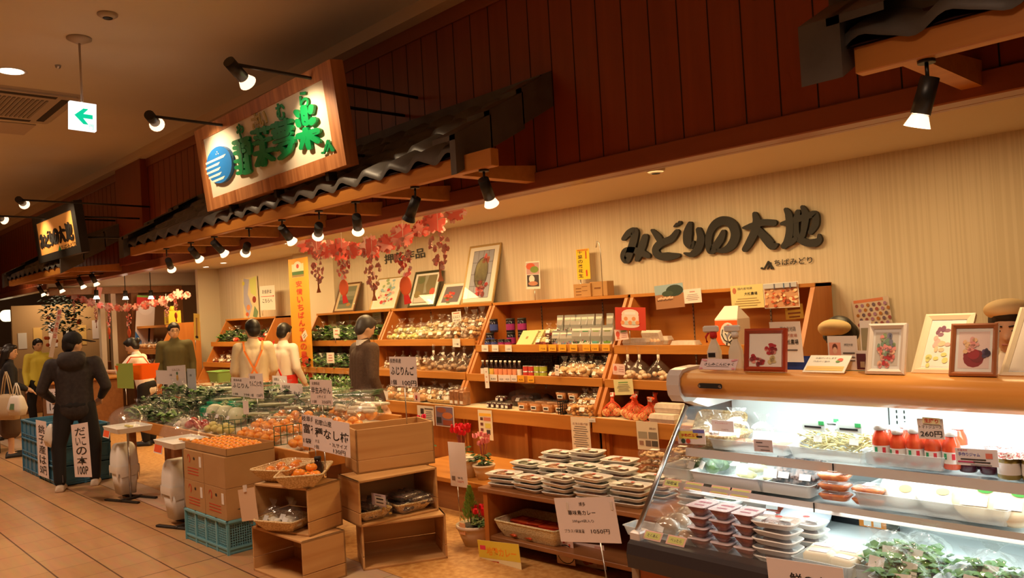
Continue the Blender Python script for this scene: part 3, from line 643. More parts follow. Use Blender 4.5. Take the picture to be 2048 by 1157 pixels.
# tan wall panel at the lower right of the case side is the end panel
# ================= central produce display table =================
TX0,TX1,TY0,TY1=-9.6,-5.33,2.90,3.68
dt=thing('produce_table','long oak produce table with an orange front rail','table',(0,0,0))
def tz(y): return 0.66+(y-TY0)*0.22
mb=MB(); v=[(TX0,TY0,0.64),(TX1,TY0,0.64),(TX1,TY1,0.64+0.78*0.22),(TX0,TY1,0.64+0.78*0.22),(TX0,TY0,0.60),(TX1,TY0,0.60),(TX1,TY1,0.76),(TX0,TY1,0.76)]
mb.add(v,[(0,1,2,3),(7,6,5,4),(0,4,5,1),(1,5,6,2),(2,6,7,3),(3,7,4,0)]); obj('table_top',mb,M_paperpale,dt)
mb=MB(); mb.bbox(TX0,TY0-0.03,0.585,TX1,TY0,0.70,0.004); obj('front_rail',mb,M_oak,dt)
mb=MB(); mb.bbox(TX0-0.03,TY0-0.03,0.585,TX0,TY1,0.72,0.004); mb.bbox(TX1,TY0-0.03,0.585,TX1+0.03,TY1,0.72,0.004); mb.bbox(TX0,TY1,0.72,TX1,TY1+0.03,0.87,0.004); obj('side_rail',mb,M_oak,dt)
for x in (-9.5,-8.35,-8.16,-6.6,-5.42):
    for y in (TY0+0.02,TY1-0.08): mb=MB(); mb.bbox(x-0.04,y,0,x+0.04,y+0.08,0.6,0.004); obj('leg',mb,M_oakdark,dt)
# ================= crates =================
def cratebox(label,P0,ang,w,d,h,openf,solid_front=False,z=0,depthY=None):
    """pine apple crate; local x along w, y along d; openf side ('front'/'top') open"""
    t=thing('wooden_crate',label,'crate',(P0.x,P0.y,z),ang); e=0.014
    def pl(a,b,vert=True):  # boards with a gap
        mb=MB(); mb.bbox(*a,*b,0.002); return mb
    faces={'bottom':((0,0,0),(w,d,e)),'top':((0,0,h-e),(w,d,h)),'left':((0,0,0),(e,d,h)),'right':((w-e,0,0),(w,d,h)),'back':((0,d-e,0),(w,d,h)),'front':((0,0,0),(w,e,h))}
    for k,(a,b) in faces.items():
        if k==openf: continue
        name={'bottom':'base_board','top':'top_board'}.get(k,'side_board')
        if k in ('left','right','back','front'):
            m1=MB(); s=h*0.30
            m1.bbox(a[0],a[1],0,b[0],b[1],s-0.002,0.002); m1.bbox(a[0],a[1],s+0.002,b[0],b[1],h,0.002)
            obj(name,m1,M_pine if k in('back','front') else M_piney,t)
        else: obj(name,pl(a,b),M_pine,t)
    mb=MB(); 
    return t
M_piney=wood('crate_pine_depth',(0.50,0.24,0.075,1),(0.66,0.38,0.15,1),'Y',0.45,0.6,0.2)
def seg(p,q,z): 
    a=PZ(*p,z);b=PZ(*q,z); return a,(b-a).length,math.atan2(b.y-a.y,b.x-a.x)
# left stack: open side faces the aisle
a,w,ang=seg((503,1053),(604,1085),0.30); b,w2,_=seg((604,1085),(690,1066),0.30)
cratebox('lower empty pine crate of the left crate stack, open to the aisle',a,ang,w,w2+0.03,0.30,'front')
CL=(a,w,ang,w2)
a2,w3,ang2=seg((507,968),(615,979),0.605); b2,w4,_=seg((615,979),(699,967),0.605)
cratebox('pine crate holding a basket of bagged roots, under the persimmon baskets',a2,ang2,w3,w4+0.03,0.305,'front',z=0.301)
CU=(a2,w3,ang2,w4)
# right stack: open side faces right (toward the camera)
a,w,ang=seg((722,1052),(891,1029),0.30)
cratebox('lower empty pine crate of the right crate stack',a,ang,w,0.34,0.30,'front'); RL=(a,w,ang)
a,w,ang=seg((715,963),(873,934),0.605)
cratebox('pine crate with two baskets of dark dried goods, middle of the right stack',a,ang,w,0.34,0.30,'front',z=0.301); RU=(a,w,ang)
a,w,ang=seg((710,861),(866,842),0.905)
cratebox('weathered closed-front pine crate on top of the right stack, open upward',a,ang,w,0.33,0.30,'top',z=0.602); RT=(a,w,ang)
# ================= blue plastic crates =================
M_blue=mat('sea_blue_plastic',(0.16,0.42,0.50,1),0.45); M_blue2=mat('crate_blue',(0.06,0.21,0.34,1),0.45)
def lattice(mb,x0,x1,z0,z1,y,dirx=True,pitch=0.018,th=0.004,diag=False):
    """mesh wall in the plane y (dirx) or x (not dirx) made of thin bars"""
    n=int((x1-x0)/pitch); 
    for i in range(n+1):
        x=x0+(x1-x0)*i/n
        (mb.box(x-th/2,y-th/2,z0,x+th/2,y+th/2,z1) if dirx else mb.box(y-th/2,x-th/2,z0,y+th/2,x+th/2,z1))
    n=int((z1-z0)/pitch)
    for i in range(n+1):
        z=z0+(z1-z0)*i/n
        (mb.box(x0,y-th/2,z-th/2,x1,y+th/2,z+th/2) if dirx else mb.box(y-th/2,x0,z-th/2,y+th/2,x1,z+th/2))
def bluecrate(label,loc,rz,w,d,h,m,mesh=True,group=None):
    t=thing('plastic_crate',label,'crate',loc,rz,group)
    mb=MB(); 
    for a in ((0,0,w,0.012),(0,d-0.012,w,d),(0,0,0.012,d),(w-0.012,0,w,d)):
        mb.box(a[0],a[1],h-0.03,a[2],a[3],h); mb.box(a[0],a[1],0.0,a[2],a[3],0.05)
    e=0.014
    mb.box(-e,-e,h-0.015,w+e,0,h); mb.box(-e,d,h-0.015,w+e,d+e,h); mb.box(-e,-e,h-0.015,0,d+e,h); mb.box(w,-e,h-0.015,w+e,d+e,h)
    mb.box(-e/2,-e/2,0.035,w+e/2,d+e/2,0.05)
    for xx in (0,w*0.25,w*0.5,w*0.75,w): mb.box(xx-0.012,-0.006,0,xx+0.012,0.004,h); mb.box(xx-0.012,d-0.004,0,xx+0.012,d+0.006,h)
    for yy in (0,d*0.5,d): mb.box(-0.006,yy-0.012,0,0.004,yy+0.012,h); mb.box(w-0.004,yy-0.012,0,w+0.006,yy+0.012,h)
    obj('frame',mb,m,t); mb=MB(); mb.box(0,0,0,w,d,0.008); obj('base',mb,m,t)
    mb=MB()
    if mesh:
        lattice(mb,0,w,0.05,h-0.03,0.006); lattice(mb,0,d,0.05,h-0.03,w-0.006,False); lattice(mb,0,w,0.05,h-0.03,d-0.006,pitch=0.04); lattice(mb,0,d,0.05,h-0.03,0.006,False,pitch=0.04)
    else:
        for a in ((0,0.004,w,0.010),(0,d-0.010,w,d-0.004),(0.004,0,0.010,d),(w-0.010,0,w-0.004,d)): mb.box(a[0],a[1],0.05,a[2],a[3],h-0.03)
    obj('mesh_wall' if mesh else 'side_wall',mb,m,t); return t
a=PZ(375,1078,0); b=PZ(458,1112,0); ang=math.atan2(b.y-a.y,b.x-a.x); w=(b-a).length
bluecrate('sea-blue mesh crate under the cardboard boxes',(a.x,a.y,0),ang,w,0.42,0.245,M_blue)
BC=(a,ang,w)
# stack of blue crates at the left with tall price papers
for i,(xa,la) in enumerate(((-11.45,'left'),(-10.62,'right'))):
    for k,lv in enumerate(('bottom','middle','topmost')):
        bluecrate('%s blue crate of the %s stack behind the man in black'%(lv,la),(xa,2.30,0.212*k),0,0.80,0.52,0.21,M_blue2,False)
# crates stored under the produce table
bluecrate('blue bin under the produce table, left of the table legs',(-9.05,3.25,0),0.25,0.5,0.35,0.24,M_blue2,False)
bluecrate('blue bin deeper under the produce table behind the sample stand',(-9.9,3.6,0),0.1,0.45,0.35,0.22,M_blue2,False)
bluecrate('blue bin under the produce table beside the cardboard boxes',(-7.7,3.1,0),0.0,0.5,0.35,0.15,mat('deep_blue_plastic',(0.03,0.08,0.25,1),0.45),False)
# ================= cardboard boxes =================
M_card=noisy('cardboard',(0.42,0.22,0.075,1),(0.47,0.26,0.10,1),(3,3,3),0.8)
M_cardd=flat(120,55,20)
def carton(label,loc,rz,w,d,h,hole=True,open_=False,mark=True):
    t=thing('cardboard_box',label,'box',loc,rz)
    mb=MB()
    if open_:
        e=0.006
        mb.box(0,0,0,w,d,e)
        for a in ((0,0,w,e),(0,d-e,w,d),(0,0,e,d),(w-e,0,w,d)): mb.box(a[0],a[1],0,a[2],a[3],h)
    else: mb.bbox(0,0,0,w,d,h,0.002)
    obj('carton',mb,M_card,t)
    mb=MB(); mb.m(0)
    if hole: mb.add([(w*0.55+0.016*math.cos(k*PI/6),-0.0015,h*0.75+0.012*math.sin(k*PI/6)) for k in range(12)],[tuple(range(12))])
    if mark:
        mb.m(1); mb.add([(w*0.28+0.03*math.cos(k*PI/8-1.2),-0.0015,h*0.72+0.035*math.sin(k*PI/8-1.2)) for k in range(12)]+[(w*0.28+0.018*math.cos(k*PI/8-1.2)-0.004,-0.0015,h*0.72+0.023*math.sin(k*PI/8-1.2)) for k in reversed(range(12))],[tuple(range(24))])
        for q in range(3): mb.box(w*0.2,-0.0015,h*(0.2+0.1*q),w*0.75,0.0,h*(0.23+0.1*q))
        mb.m(2).box(w*0.80,-0.002,h*0.5,w*0.9,0.0,h*0.85)
    obj('printed_panel',mb,[M_ink,flat(190,70,35),M_paper],t)
    if mark:
        mb=MB(); mb.m(0); 
        mb.add([(w+0.0015,0.08,h*0.30),(w+0.0015,0.20,h*0.42),(w+0.0015,0.28,h*0.40),(w+0.0015,0.16,h*0.25)],[(0,1,2,3)]); mb.add([(w+0.0015,0.10,h*0.48),(w+0.0015,0.22,h*0.72),(w+0.0015,0.30,h*0.80),(w+0.0015,0.14,h*0.50)],[(0,1,2,3)])
        obj('printed_mark',mb,[flat(30,60,50)],t)
    return t
hw=w/2-0.004; zc=0.246
def CB(u,v): return (a.x+math.cos(ang)*u-math.sin(ang)*v,a.y+math.sin(ang)*u+math.cos(ang)*v)
lab={(0,0):'lower left printed fruit carton on the blue mesh crate',(1,0):'lower right printed fruit carton, facing the wooden crates',(0,1):'upper left fruit carton beside the sample stand',(1,1):'upper right plain carton below the open mandarin tray'}
for r in range(2):
    for c in range(2):
        x,y=CB(c*(hw+0.006)+0.0,0.0); carton(lab[(c,r)],(x,y,zc+0.232*r),ang,hw,0.40,0.23,hole=not(c==1 and r==1),mark=not(c==1 and r==1))
x,y=CB(-0.005,0.02); OT=carton('open shallow carton tray with loose mandarins on top of the boxes',(x,y,zc+0.465),ang,w,0.38,0.055,False,True,False)
OTP=(x,y,zc+0.465,ang,w)
# ================= brush lettering on the wall and on signs =================
def brush(mb,strokes,conv,th,dirv):
    """strokes: lists of (px,py,width_px) ; conv maps pixel to a point of the sign plane; extruded by th along dirv"""
    dirv=Vector(dirv)
    for j_,st in enumerate(strokes):
        so=dirv*(0.0007*j_)
        pts=[Vector((p[0],p[1])) for p in st]; ws=[p[2] for p in st]
        # Catmull-Rom densify
        P=[];Wd=[]
        for i in range(len(pts)-1):
            p0=pts[max(i-1,0)];p1=pts[i];p2=pts[i+1];p3=pts[min(i+2,len(pts)-1)]
            for k in range(6):
                t=k/6; P.append(0.5*((2*p1)+(p2-p0)*t+(2*p0-5*p1+4*p2-p3)*t*t+(3*p1-p0-3*p2+p3)*t**3)); Wd.append(ws[i]*(1-t)+ws[i+1]*t)
        P.append(pts[-1]);Wd.append(ws[-1]); n=len(P); L=[];R_=[]
        for i,p in enumerate(P):
            d=(P[min(i+1,n-1)]-P[max(i-1,0)]); d=d.normalized() if d.length>0 else Vector((1,0)); q=Vector((-d.y,d.x))*Wd[i]/2
            L.append(p+q);R_.append(p-q)
        for i in range(n-1):
            q=[conv(*L[i]),conv(*L[i+1]),conv(*R_[i+1]),conv(*R_[i])]
            if (q[1]-q[0]).cross(q[2]-q[0]).length<1e-9 and (q[2]-q[0]).cross(q[3]-q[0]).length<1e-9: continue
            q=[p+so for p in q]; f=[p+dirv*th for p in q]
            mb.add([tuple(p) for p in f]+[tuple(p) for p in q],[(0,1,2,3),(7,6,5,4),(0,4,5,1),(3,2,6,7)]+([(0,3,7,4)] if i==0 else [])+([(1,5,6,2)] if i==n-2 else []))
        for e,w in ((0,Wd[0]),(n-1,Wd[-1])):
            r=w/2; c=[conv(P[e].x+r*math.cos(a*PI/5),P[e].y+r*math.sin(a*PI/5)) for a in range(10)]; c=[p+so+dirv*(-0.0004 if e else 0.0004) for p in c]
            mb.add([tuple(p+dirv*th) for p in c]+[tuple(p) for p in c],[tuple(range(10)),tuple(reversed(range(10,20)))]+[(i,(i+1)%10,10+(i+1)%10,10+i) for i in range(10)])
    return mb
G={'み':[[(190,402,28),(235,352,42),(282,340,50),(272,420,50),(240,520,50),(213,580,44),(186,545,34),(205,498,34),(262,492,40),(330,512,50),(392,542,34)],[(368,385,42),(348,450,50),(322,520,48),(300,572,30)]],
 'ど':[[(425,332,20),(470,382,44),(500,432,44)],[(628,342,34),(580,402,46),(492,440,50),(452,492,46),(480,540,48),(555,546,58),(640,538,28)],[(606,300,12),(628,283,24)],[(634,284,12),(650,268,24)]],
 'り':[[(735,278,32),(718,350,60),(716,430,56),(748,468,30),(764,425,14)],[(806,328,38),(824,400,52),(802,480,56),(748,530,38),(690,520,14)]],
 'の':[[(1008,345,32),(985,405,50),(930,482,50),(900,496,46),(886,425,42),(902,340,46),(950,275,56),(1020,252,60),(1085,290,64),(1108,370,62),(1078,450,58),(1010,498,38),(940,492,18)]],
 '大':[[(1172,312,16),(1230,302,44),(1330,268,44),(1422,270,44)],[(1265,198,32),(1282,262,56),(1266,340,56),(1222,430,50),(1184,488,38)],[(1296,330,44),(1358,402,60),(1408,458,58),(1448,448,18)]],
 '地':[[(1520,162,28),(1546,212,50),(1552,330,50),(1534,420,50),(1504,462,40)],[(1496,460,30),(1560,432,36),(1600,400,30)],[(1488,278,26),(1540,266,40),(1605,244,44),(1700,214,40),(1758,200,46),(1762,280,50),(1722,348,34)],[(1655,142,28),(1682,200,50),(1672,300,44),(1656,380,34)],[(1618,182,36),(1600,280,44),(1612,380,46),(1680,430,50),(1755,434,56),(1792,408,42),(1790,370,18)]]}
wl=thing('wall_lettering','large black brush lettering of six characters on the striped wall','sign',(0,0,0))
cv=lambda x,y: PY(1200+x/4.096,380+y/4.096,5.955)
for ch,st in G.items():
    st=[[(x,y,w*1.22) for x,y,w in q] for q in st]
    mb=brush(MB(),st,cv,0.03,(0,1,0)); o=obj('letter',mb,M_ink,wl)
for c in kids(wl): pass
# small association mark and name under it
sm=thing('wall_lettering','small black triangle mark and name below the large wall letters','sign',(0,0,0))
c2=lambda x,y: PY(1200+x/4.096,380+y/4.096,5.985)
mb=brush(MB(),[[(1342,650,8),(1378,590,16)],[(1370,650,8),(1385,618,14),(1393,600,14)],[(1378,590,14),(1415,645,14)],[(1393,625,8),(1400,648,8)]],c2,0.008,(0,1,0)); mb=brush(mb,[[(1322,643,16),(1326,643,16)]],c2,0.008,(0,1,0)); obj('emblem',mb,M_ink,sm)
A=c2(1428,633);B=c2(1742,608);D=c2(1428,575); M,w,h=basis(A,B,D); mb=MB().at(M); letter(mb,'ちばみどり',w/2,h/2+0.005,w,h*0.9,0,0.012,0.004); obj('lettering',mb,M_ink,sm)
# calligraphy on the wall above the frames
t=thing('wall_lettering','black brush calligraphy about pressed flowers, partly behind the garland','sign',(0,0,0))
A=PY(769,529,5.99);B=PY(850,515,5.99);D=PY(769,510,5.99); M,w,h=basis(A,B,D); mb=MB().at(M)
letter(mb,'押花作品',w/2,h/2,w,h,0,0.01,0.003); obj('lettering',mb,M_ink,t)
# ================= illuminated boards above the awnings =================
def onplane(M,x,y):
    """ray through a pixel met with the local z=0 plane; local coordinates"""
    Mi=M.inverted(); o=Mi@CAM; d=Mi.to_3x3()@ray(x,y); k=-o.z/d.z; return o+d*k
M_vene=wood('sign_veneer',(0.30,0.10,0.03,1),(0.62,0.27,0.10,1),'Y',0.8,0.45)
def bigsign(name,label,bl,br,tl,Yb,Yt,frame,panel,ew,eh):
    A=PY(*bl,Yb);B=PY(*br,Yb);D=PY(*tl,Yt); M,w,h=basis(A,B,D); t=thing(name,label,'sign'); t.matrix_world=M
    mb=MB(); e=ew; g=eh
    for a in ((0,0,w,g),(0,h-g,w,h),(0,g,e,h-g),(w-e,g,w,h-g)): mb.box(a[0],a[1],-0.10,a[2],a[3],0.0)
    obj('frame',mb,frame,t)
    mb=MB(); mb.box(e,g,-0.06,w-e,h-g,-0.012); obj('panel',mb,panel,t)
    return t,M,w,h
t,M,w,h=bigsign('shop_sign','large wood-framed shop sign with raised green characters and a blue disc','_' and (415,424),(693,330),(387,264),2.90,2.82,M_vene,mat('sign_cream',(0.85,0.78,0.62,1),0.5),0.135,0.10)
M_green=mat('sign_leaf_green',(0.0,0.26,0.07,1),0.4); M_sblue=mat('sign_blue',(0.02,0.20,0.62,1),0.35)
GS={'野':[[(590,212,52),(690,178,52)],[(598,272,50),(700,244,50)],[(606,334,50),(706,300,50)],[(612,430,44),(700,408,44)],[(622,500,46),(716,480,46)],[(640,566,44),(730,545,44)],[(650,215,40),(672,400,40),(690,555,40)],[(716,172,52),(750,156,52)],[(704,232,44),(762,208,50),(772,330,50)],[(742,262,30),(770,300,30)],[(744,356,50),(764,548,56)],[(728,566,40),(780,540,46)]],
'菜':[[(802,92,48),(995,34,48)],[(862,52,38),(874,116,38)],[(945,28,38),(956,92,38)],[(842,150,48),(872,176,48)],[(905,140,44),(922,172,44)],[(832,222,44),(1014,160,50)],[(842,342,52),(1044,284,54)],[(926,214,64),(934,462,58)],[(912,352,54),(862,474,46)],[(960,342,54),(1044,402,48)]],
'夢':[[(1040,16,56),(1244,-46,56)],[(1086,-24,38),(1096,46,38)],[(1190,-66,38),(1200,4,38)],[(1066,86,76),(1246,34,76)],[(1080,140,66),(1240,96,66)],[(1066,206,40),(1252,152,44),(1284,196,50)],[(1140,232,44),(1082,294,40)],[(1140,236,40),(1258,202,44),(1232,300,62),(1128,392,46)],[(1160,282,60),(1200,330,60)]],
'楽':[[(1408,-194,84),(1432,-30,88)],[(1318,-150,60),(1344,-112,60)],[(1336,-44,58),(1352,4,58)],[(1500,-214,58),(1488,-152,60)],[(1524,-58,74),(1500,-30,74)],[(1352,134,74),(1566,72,76)],[(1432,60,70),(1474,266,58)],[(1414,152,60),(1380,272,46)],[(1490,132,66),(1580,192,56)]]}
cg=lambda x,y: Vector((*onplane(M,370+x/5.851,250+y/5.851).xy,-0.006))
for ch,st_ in GS.items(): obj('letter',brush(MB(),[[(x,y,w*1.03) for x,y,w in q] for q in st_],cg,0.020,(0,0,1)),M_green,t)
cg2=lambda x,y: Vector((*onplane(M,370+x/5.851,250+y/5.851).xy,0.0165))
GV=[[(652,175,7),(650,205,7),(672,300,7),(694,350,7),(692,400,7),(702,480,7),(700,560,6)],[(700,196,6),(730,180,6),(745,200,6)],[(800,206,7),(846,190,7),(880,172,7),(926,196,7),(968,168,7)],[(840,258,6),(862,226,6),(892,232,6)],[(930,240,6),(950,220,6),(972,262,6),(966,300,6)],[(1068,186,8),(1150,160,8),(1232,124,8),(1250,92,8)],[(1102,262,7),(1128,222,7),(1200,196,7),(1226,182,7)],[(1370,-130,7),(1378,-60,7),(1392,0,7)],[(1462,-140,6),(1474,-60,6)],[(1560,90,6),(1520,104,6)],[(1105,98,9),(1108,98,9)],[(1145,82,9),(1148,82,9)],[(1190,66,9),(1193,66,9)],[(1412,-110,10),(1415,-110,10)],[(1424,-40,10),(1427,-40,10)],[(600,240,8),(603,240,8)],[(636,232,8),(639,232,8)]]
for g_ in GV: obj('letter_groove',brush(MB(),[g_],cg2,0.002,(0,0,1)),mat('sign_groove',(0.0,0.05,0.015,1),0.5),t)
for c,p,m in (('や',(481,263),M_green),('さ',(512,244),mat('sign_gold',(0.45,0.36,0.10,1),0.4)),('い',(527,239),mat('sign_gold',(0,0,0,1))),('む',(562,223),M_green),('ら',(609,200),M_green)):
    q=onplane(M,*p); mb=MB(); letter(mb,c,q.x,q.y,0.125,0.125,0.004,0.03,0.03,0,0.0); obj('small_letter',mb,m,t)
q=onplane(M,442,330); R_=abs(onplane(M,469,329).x-onplane(M,416,329).x)/2*1.0; Rv=abs(onplane(M,442,292).y-onplane(M,442,368).y)/2
mb=MB().at(T(q.x,q.y,0)); mb.loft([[(R_*math.cos(a*PI/20),Rv*math.sin(a*PI/20),z) for a in range(40)] for z in (-0.012,0.02)]); e=obj('emblem',mb,M_sblue,t)
mb=MB().at(T(q.x,q.y,0.021))
for k in range(5):
    y0=Rv*(0.42-0.28*k); xr=R_*(0.55 if k==0 else 0.05+0.02*abs(k-2)+ (0.18 if k==4 else 0)); xl=-R_*math.sqrt(max(0.05,1-((y0-0.05*Rv)/Rv)**2))*1.06
    mb.add([(xl,y0-0.13*Rv,0),(xr-0.10*R_,y0-0.13*Rv,0),(xr+(0.12*R_ if k==0 else 0.02),y0,0),(xl,y0-0.02*Rv,0)],[(0,1,2,3)])
for dx,dy in ((0.05,0.72),(-0.05,0.62),(0.12,0.60)): mb.add([(R_*(dx+0.04*math.cos(a*PI/4)),Rv*(dy+0.035*math.sin(a*PI/4)),0.001) for a in range(8)],[tuple(range(8))])
obj('emblem_stripe',mb,mat('emblem_white',(0.9,0.85,0.75,1),0.5),e)
cz=lambda x,y: Vector((*onplane(M,x,y).xy,0.0))
mb=brush(MB(),[[(651,304,3),(658,282,5)],[(657,303,3),(662,287,4)],[(658,282,4),(670,301,4)],[(663,293,3),(667,302,3)],[(648,306,5),(650,306,5)]],cz,0.012,(0,0,1)); obj('emblem_mark',mb,M_green,t)
for px_ in ((455,412),(545,383),(648,347)):
    q=onplane(M,*px_); mb=MB(); mb.box(q.x-0.02,-0.06,-0.09,q.x+0.02,0.012,-0.02); obj('bracket',mb,M_black,t)
mb=MB(); Mi=M.inverted()
for fx in (0.2,0.8):
    for fy in (0.25,0.75):
        p=M@Vector((w*fx,h*fy,-0.1)); mb=MB(); mb.cyl(Mi@p,Mi@Vector((p.x,3.745,p.z)),0.012); obj('stay_rod',mb,M_black,t)
t,M,w,h=bigsign('shop_sign','far left shop sign in a black frame with black brush letters on amber','_' and (78,528),(163,505),(58,440),2.90,2.83,mat('sign_black_frame',(0.03,0.027,0.024,1),0.4),mat('sign_amber',(0.80,0.36,0.09,1),0.5,emit=(1,0.35,0.06,1),es=0.18),0.17,0.10)
# brush characters reused at small size
xs=[g for g in G]; sx0,sx1=170,1810
def mapc(x,y): return Vector((0.24+(x-sx0)/(sx1-sx0)*(w-0.48),h*0.80-(y-0.0*x-130)/(600-130)*h*0.50,-0.012))
for ch,st in G.items():
    st2=[[(x,y+(x-170)*0.10,wd*1.25) for x,y,wd in s] for s in st]
    obj('letter',brush(MB(),st2,mapc,0.012,(0,0,1)),M_ink,t)
mb=MB(); letter(mb,'ちばみどり',w*0.74,h*0.20,w*0.32,h*0.09,-0.008,0.01,0.003); obj('lettering',mb,M_ink,t)
mb=MB(); mb.add([(w*0.50,h*0.15,-0.009),(w*0.58,h*0.15,-0.009),(w*0.55,h*0.26,-0.009)],[(0,1,2)]); obj('emblem_mark',mb,M_green,t)
Mi=M.inverted()
for fy in (0.3,0.7):
    p=M@Vector((w*0.92,h*fy,-0.1)); mb=MB(); mb.cyl(Mi@p,Mi@Vector((p.x,3.745,p.z)),0.012); obj('stay_rod',mb,M_black,t)
# ================= price cards on the produce table =================
INK=M_ink; RED=flat(200,40,35); GREY=flat(90,80,78)
def pole(r,x,z0,y=-0.004,rad=0.004,m=None):
    mb=MB(); mb.cyl((x,0.01,y),(x,-z0,y),rad,seg=6); obj('stick',mb,m or M_steel,r)
def pcard(label,bl,br,tl,Y,items,stick=0.2,sx=0.5,bg=None,cat='price card'):
    r=cardY('price_card',label,cat,bl,br,tl,Y,bg or M_pinkpaper,items)
    if stick: 
        w=(PY(*br,Y)-PY(*bl,Y)).length; pole(r,w*sx,stick); mb=MB(); mb.box(w*sx-0.012,-0.005,-0.010,w*sx+0.012,0.02,-0.002); obj('clip',mb,M_steel,r)
    return r
def P3(a,b,c,d=None,e=None):
    it=[('t',a,0.28,0.85,0.36,0.13,INK),('t',b,0.5,0.58,0.88,0.26,INK,0.012)]
    if d: it.append(('t',d,0.52,0.33,0.38,0.12,INK))
    if c: it.append(('t',c,0.18,0.12,0.20,0.12,INK))
    if e: it.append(('t',e,0.72,0.12,0.40,0.13,INK))
    return it
pcard('large card for seedless persimmons at 130 yen above the fruit baskets',(627,899),(701,917),(631,835),2.62,
 [('t','和歌山産',0.30,0.86,0.46,0.17,INK,0.008),('t','種なし柿',0.52,0.55,0.92,0.30,INK,0.015),('t','大玉',0.12,0.28,0.12,0.10,INK),('t','・3Lサイズ',0.70,0.28,0.46,0.12,INK),('t','1個',0.10,0.10,0.12,0.12,INK),('t','130円',0.72,0.10,0.32,0.13,INK)],0.16,0.30)
pcard('persimmon card half hidden behind the seedless persimmon card',(606,893),(668,906),(604,829),2.80,[('t','岐阜県産',0.30,0.88,0.60,0.17,INK,0.008),('t','富有柿',0.42,0.58,0.75,0.30,INK,0.012),('t','1袋',0.16,0.20,0.26,0.16,INK,0.008)],0.10,0.4)
pcard('mandarin card, M size 280 yen, nearer the table front',(562,815),(607,820),(562,766),3.55,P3('佐賀県産','早生みかん','1袋','Mサイズ','280円'),0.16)
pcard('mandarin card, L size 350 yen, in front of the man in brown',(622,809),(666,812),(623,760),3.30,P3('佐賀県産','早生みかん','1袋','Lサイズ','350円'),0.16,0.5)
pcard('apple bag card overlapped by another card below the orange apron',(464,792),(511,796),(465,755),3.42,P3('青森県産','ふじりんご','1袋',None,'398円'),0.18)
pcard('apple card on the right of the overlapped pair below the orange apron',(500,797),(528,798),(498,748),3.36,P3('青森県産','りんご(とき)','1個',None,'150円'),0.18)
pcard('seedless persimmon card behind the M size mandarin card',(547,798),(576,800),(546,752),3.80,P3('和歌山','種なし柿','1袋',None,'398円'),0.10)
pcard('apple card at 100 yen on a tall stick rising from the top crate',(781,772),(835,775),(780,714),3.30,[('t','長野県産',0.24,0.86,0.42,0.15,INK,0.004),('t','ふじりんご',0.48,0.53,0.86,0.30,INK,0.018),('t','1個',0.15,0.13,0.20,0.17,INK,0.008),('t','100円',0.72,0.12,0.50,0.18,INK,0.008)],0.33,0.52)
pcard('small pale green card on the greens, near the man in black',(235,777),(268,778),(234,728),3.5,[],0.22,0.5,flat(150,165,70),'sign')
pcard('pale card with a drawn carrot above the leafy greens',(336,773),(373,772),(337,733),3.5,[('t','にんじん',0.5,0.8,0.4,0.12,flat(150,90,60)),('o',0.55,0.40,0.06,0.15,flat(225,170,80)),('o',0.55,0.62,0.05,0.08,flat(70,110,60)),('t','1袋',0.2,0.55,0.14,0.10,INK)],0.10)
pcard('rounded pale card just left of the carrot card',(313,768),(340,770),(314,741),3.55,[],0.10)
pcard('pale grey blue card right of the carrot card',(376,781),(393,782),(375,738),3.4,[('t','1束',0.4,0.7,0.3,0.1,INK)],0.10,0.5,flat(185,190,195))
pcard('small white note on a stick in the middle of the greens',(487,829),(498,829),(487,803),3.2,[],0.05)
# papers hung on the blue crates
def tallpaper(label,bl,br,tl,Y,text):
    n=len(text); items=[('t',c,0.52,0.92-(i+0.4)*0.9/n,0.62,0.75/n,INK,0.01) for i,c in enumerate(text)]
    return cardY('price_paper',label,'price card',bl,br,tl,Y,M_pinkpaper,items,th=0.001)
tallpaper('long price paper hanging on the left blue crate stack',(77,951),(98,959),(70,840),2.275,['銚','子','産','は','50円'])
tallpaper('second price paper beside the man in black, on the blue crates',(117,965),(126,966),(112,846),2.26,['ね','ぎ','1本'])
tallpaper('long price paper seen between the legs of the man in black',(150,955),(184,955),(146,850),2.27,['だ','いこ','の','本','100P'])
tallpaper('price sheet standing behind the blue crates left of the man in black',(94,828),(126,828),(99,779),2.55,['とま','1本'])
t=solo('shopping_bag',MB().loft([rr(0,0,0.10,0.03,0.02,0),rr(0,0,0.11,0.05,0.03,0.08),rr(0.02,0,0.07,0.02,0.02,0.2),rr(0.05,0,0.02,0.01,0.01,0.24)],True,True,True),mat('milky_plastic',(0.75,0.70,0.62,1),0.4),'white plastic roll bag hanging over the price paper on the blue crates','bag',PY(101,893,2.2))
# ================= notes and posters about the shelves =================
YEL=flat(235,200,60); ORG=mat('price_orange',(0.80,0.36,0.02,1),0.6)
lines=lambda n,u=0.5,w=0.7,top=0.8,step=0.09,col=GREY:[('r',u,top-i*step,w*(0.75+0.25*((i*37)%3)/2),step*0.28,col) for i in range(n)]
def note(label,bl,br,tl,Y,items,bg=M_paper,cat='notice',name='notice_sheet',**k): return cardY(name,label,cat,bl,br,tl,Y,bg,items,th=0.0015,**k)
note('yellow-topped notice with small photos hanging from the shelf ledge',(959,879),(987,882),(957,820),5.075,[('r',0.5,0.84,0.85,0.10,flat(240,185,60)),('r',0.25,0.70,0.2,0.1,flat(90,50,40)),('r',0.65,0.70,0.5,0.12,flat(200,120,90)),('r',0.25,0.52,0.2,0.1,flat(110,60,50)),('r',0.68,0.48,0.4,0.16,flat(215,200,90)),('r',0.25,0.33,0.2,0.1,flat(120,60,60)),('r',0.70,0.26,0.26,0.16,flat(70,60,60)),('r',0.25,0.18,0.2,0.08,flat(80,55,50))],flat(235,220,190))
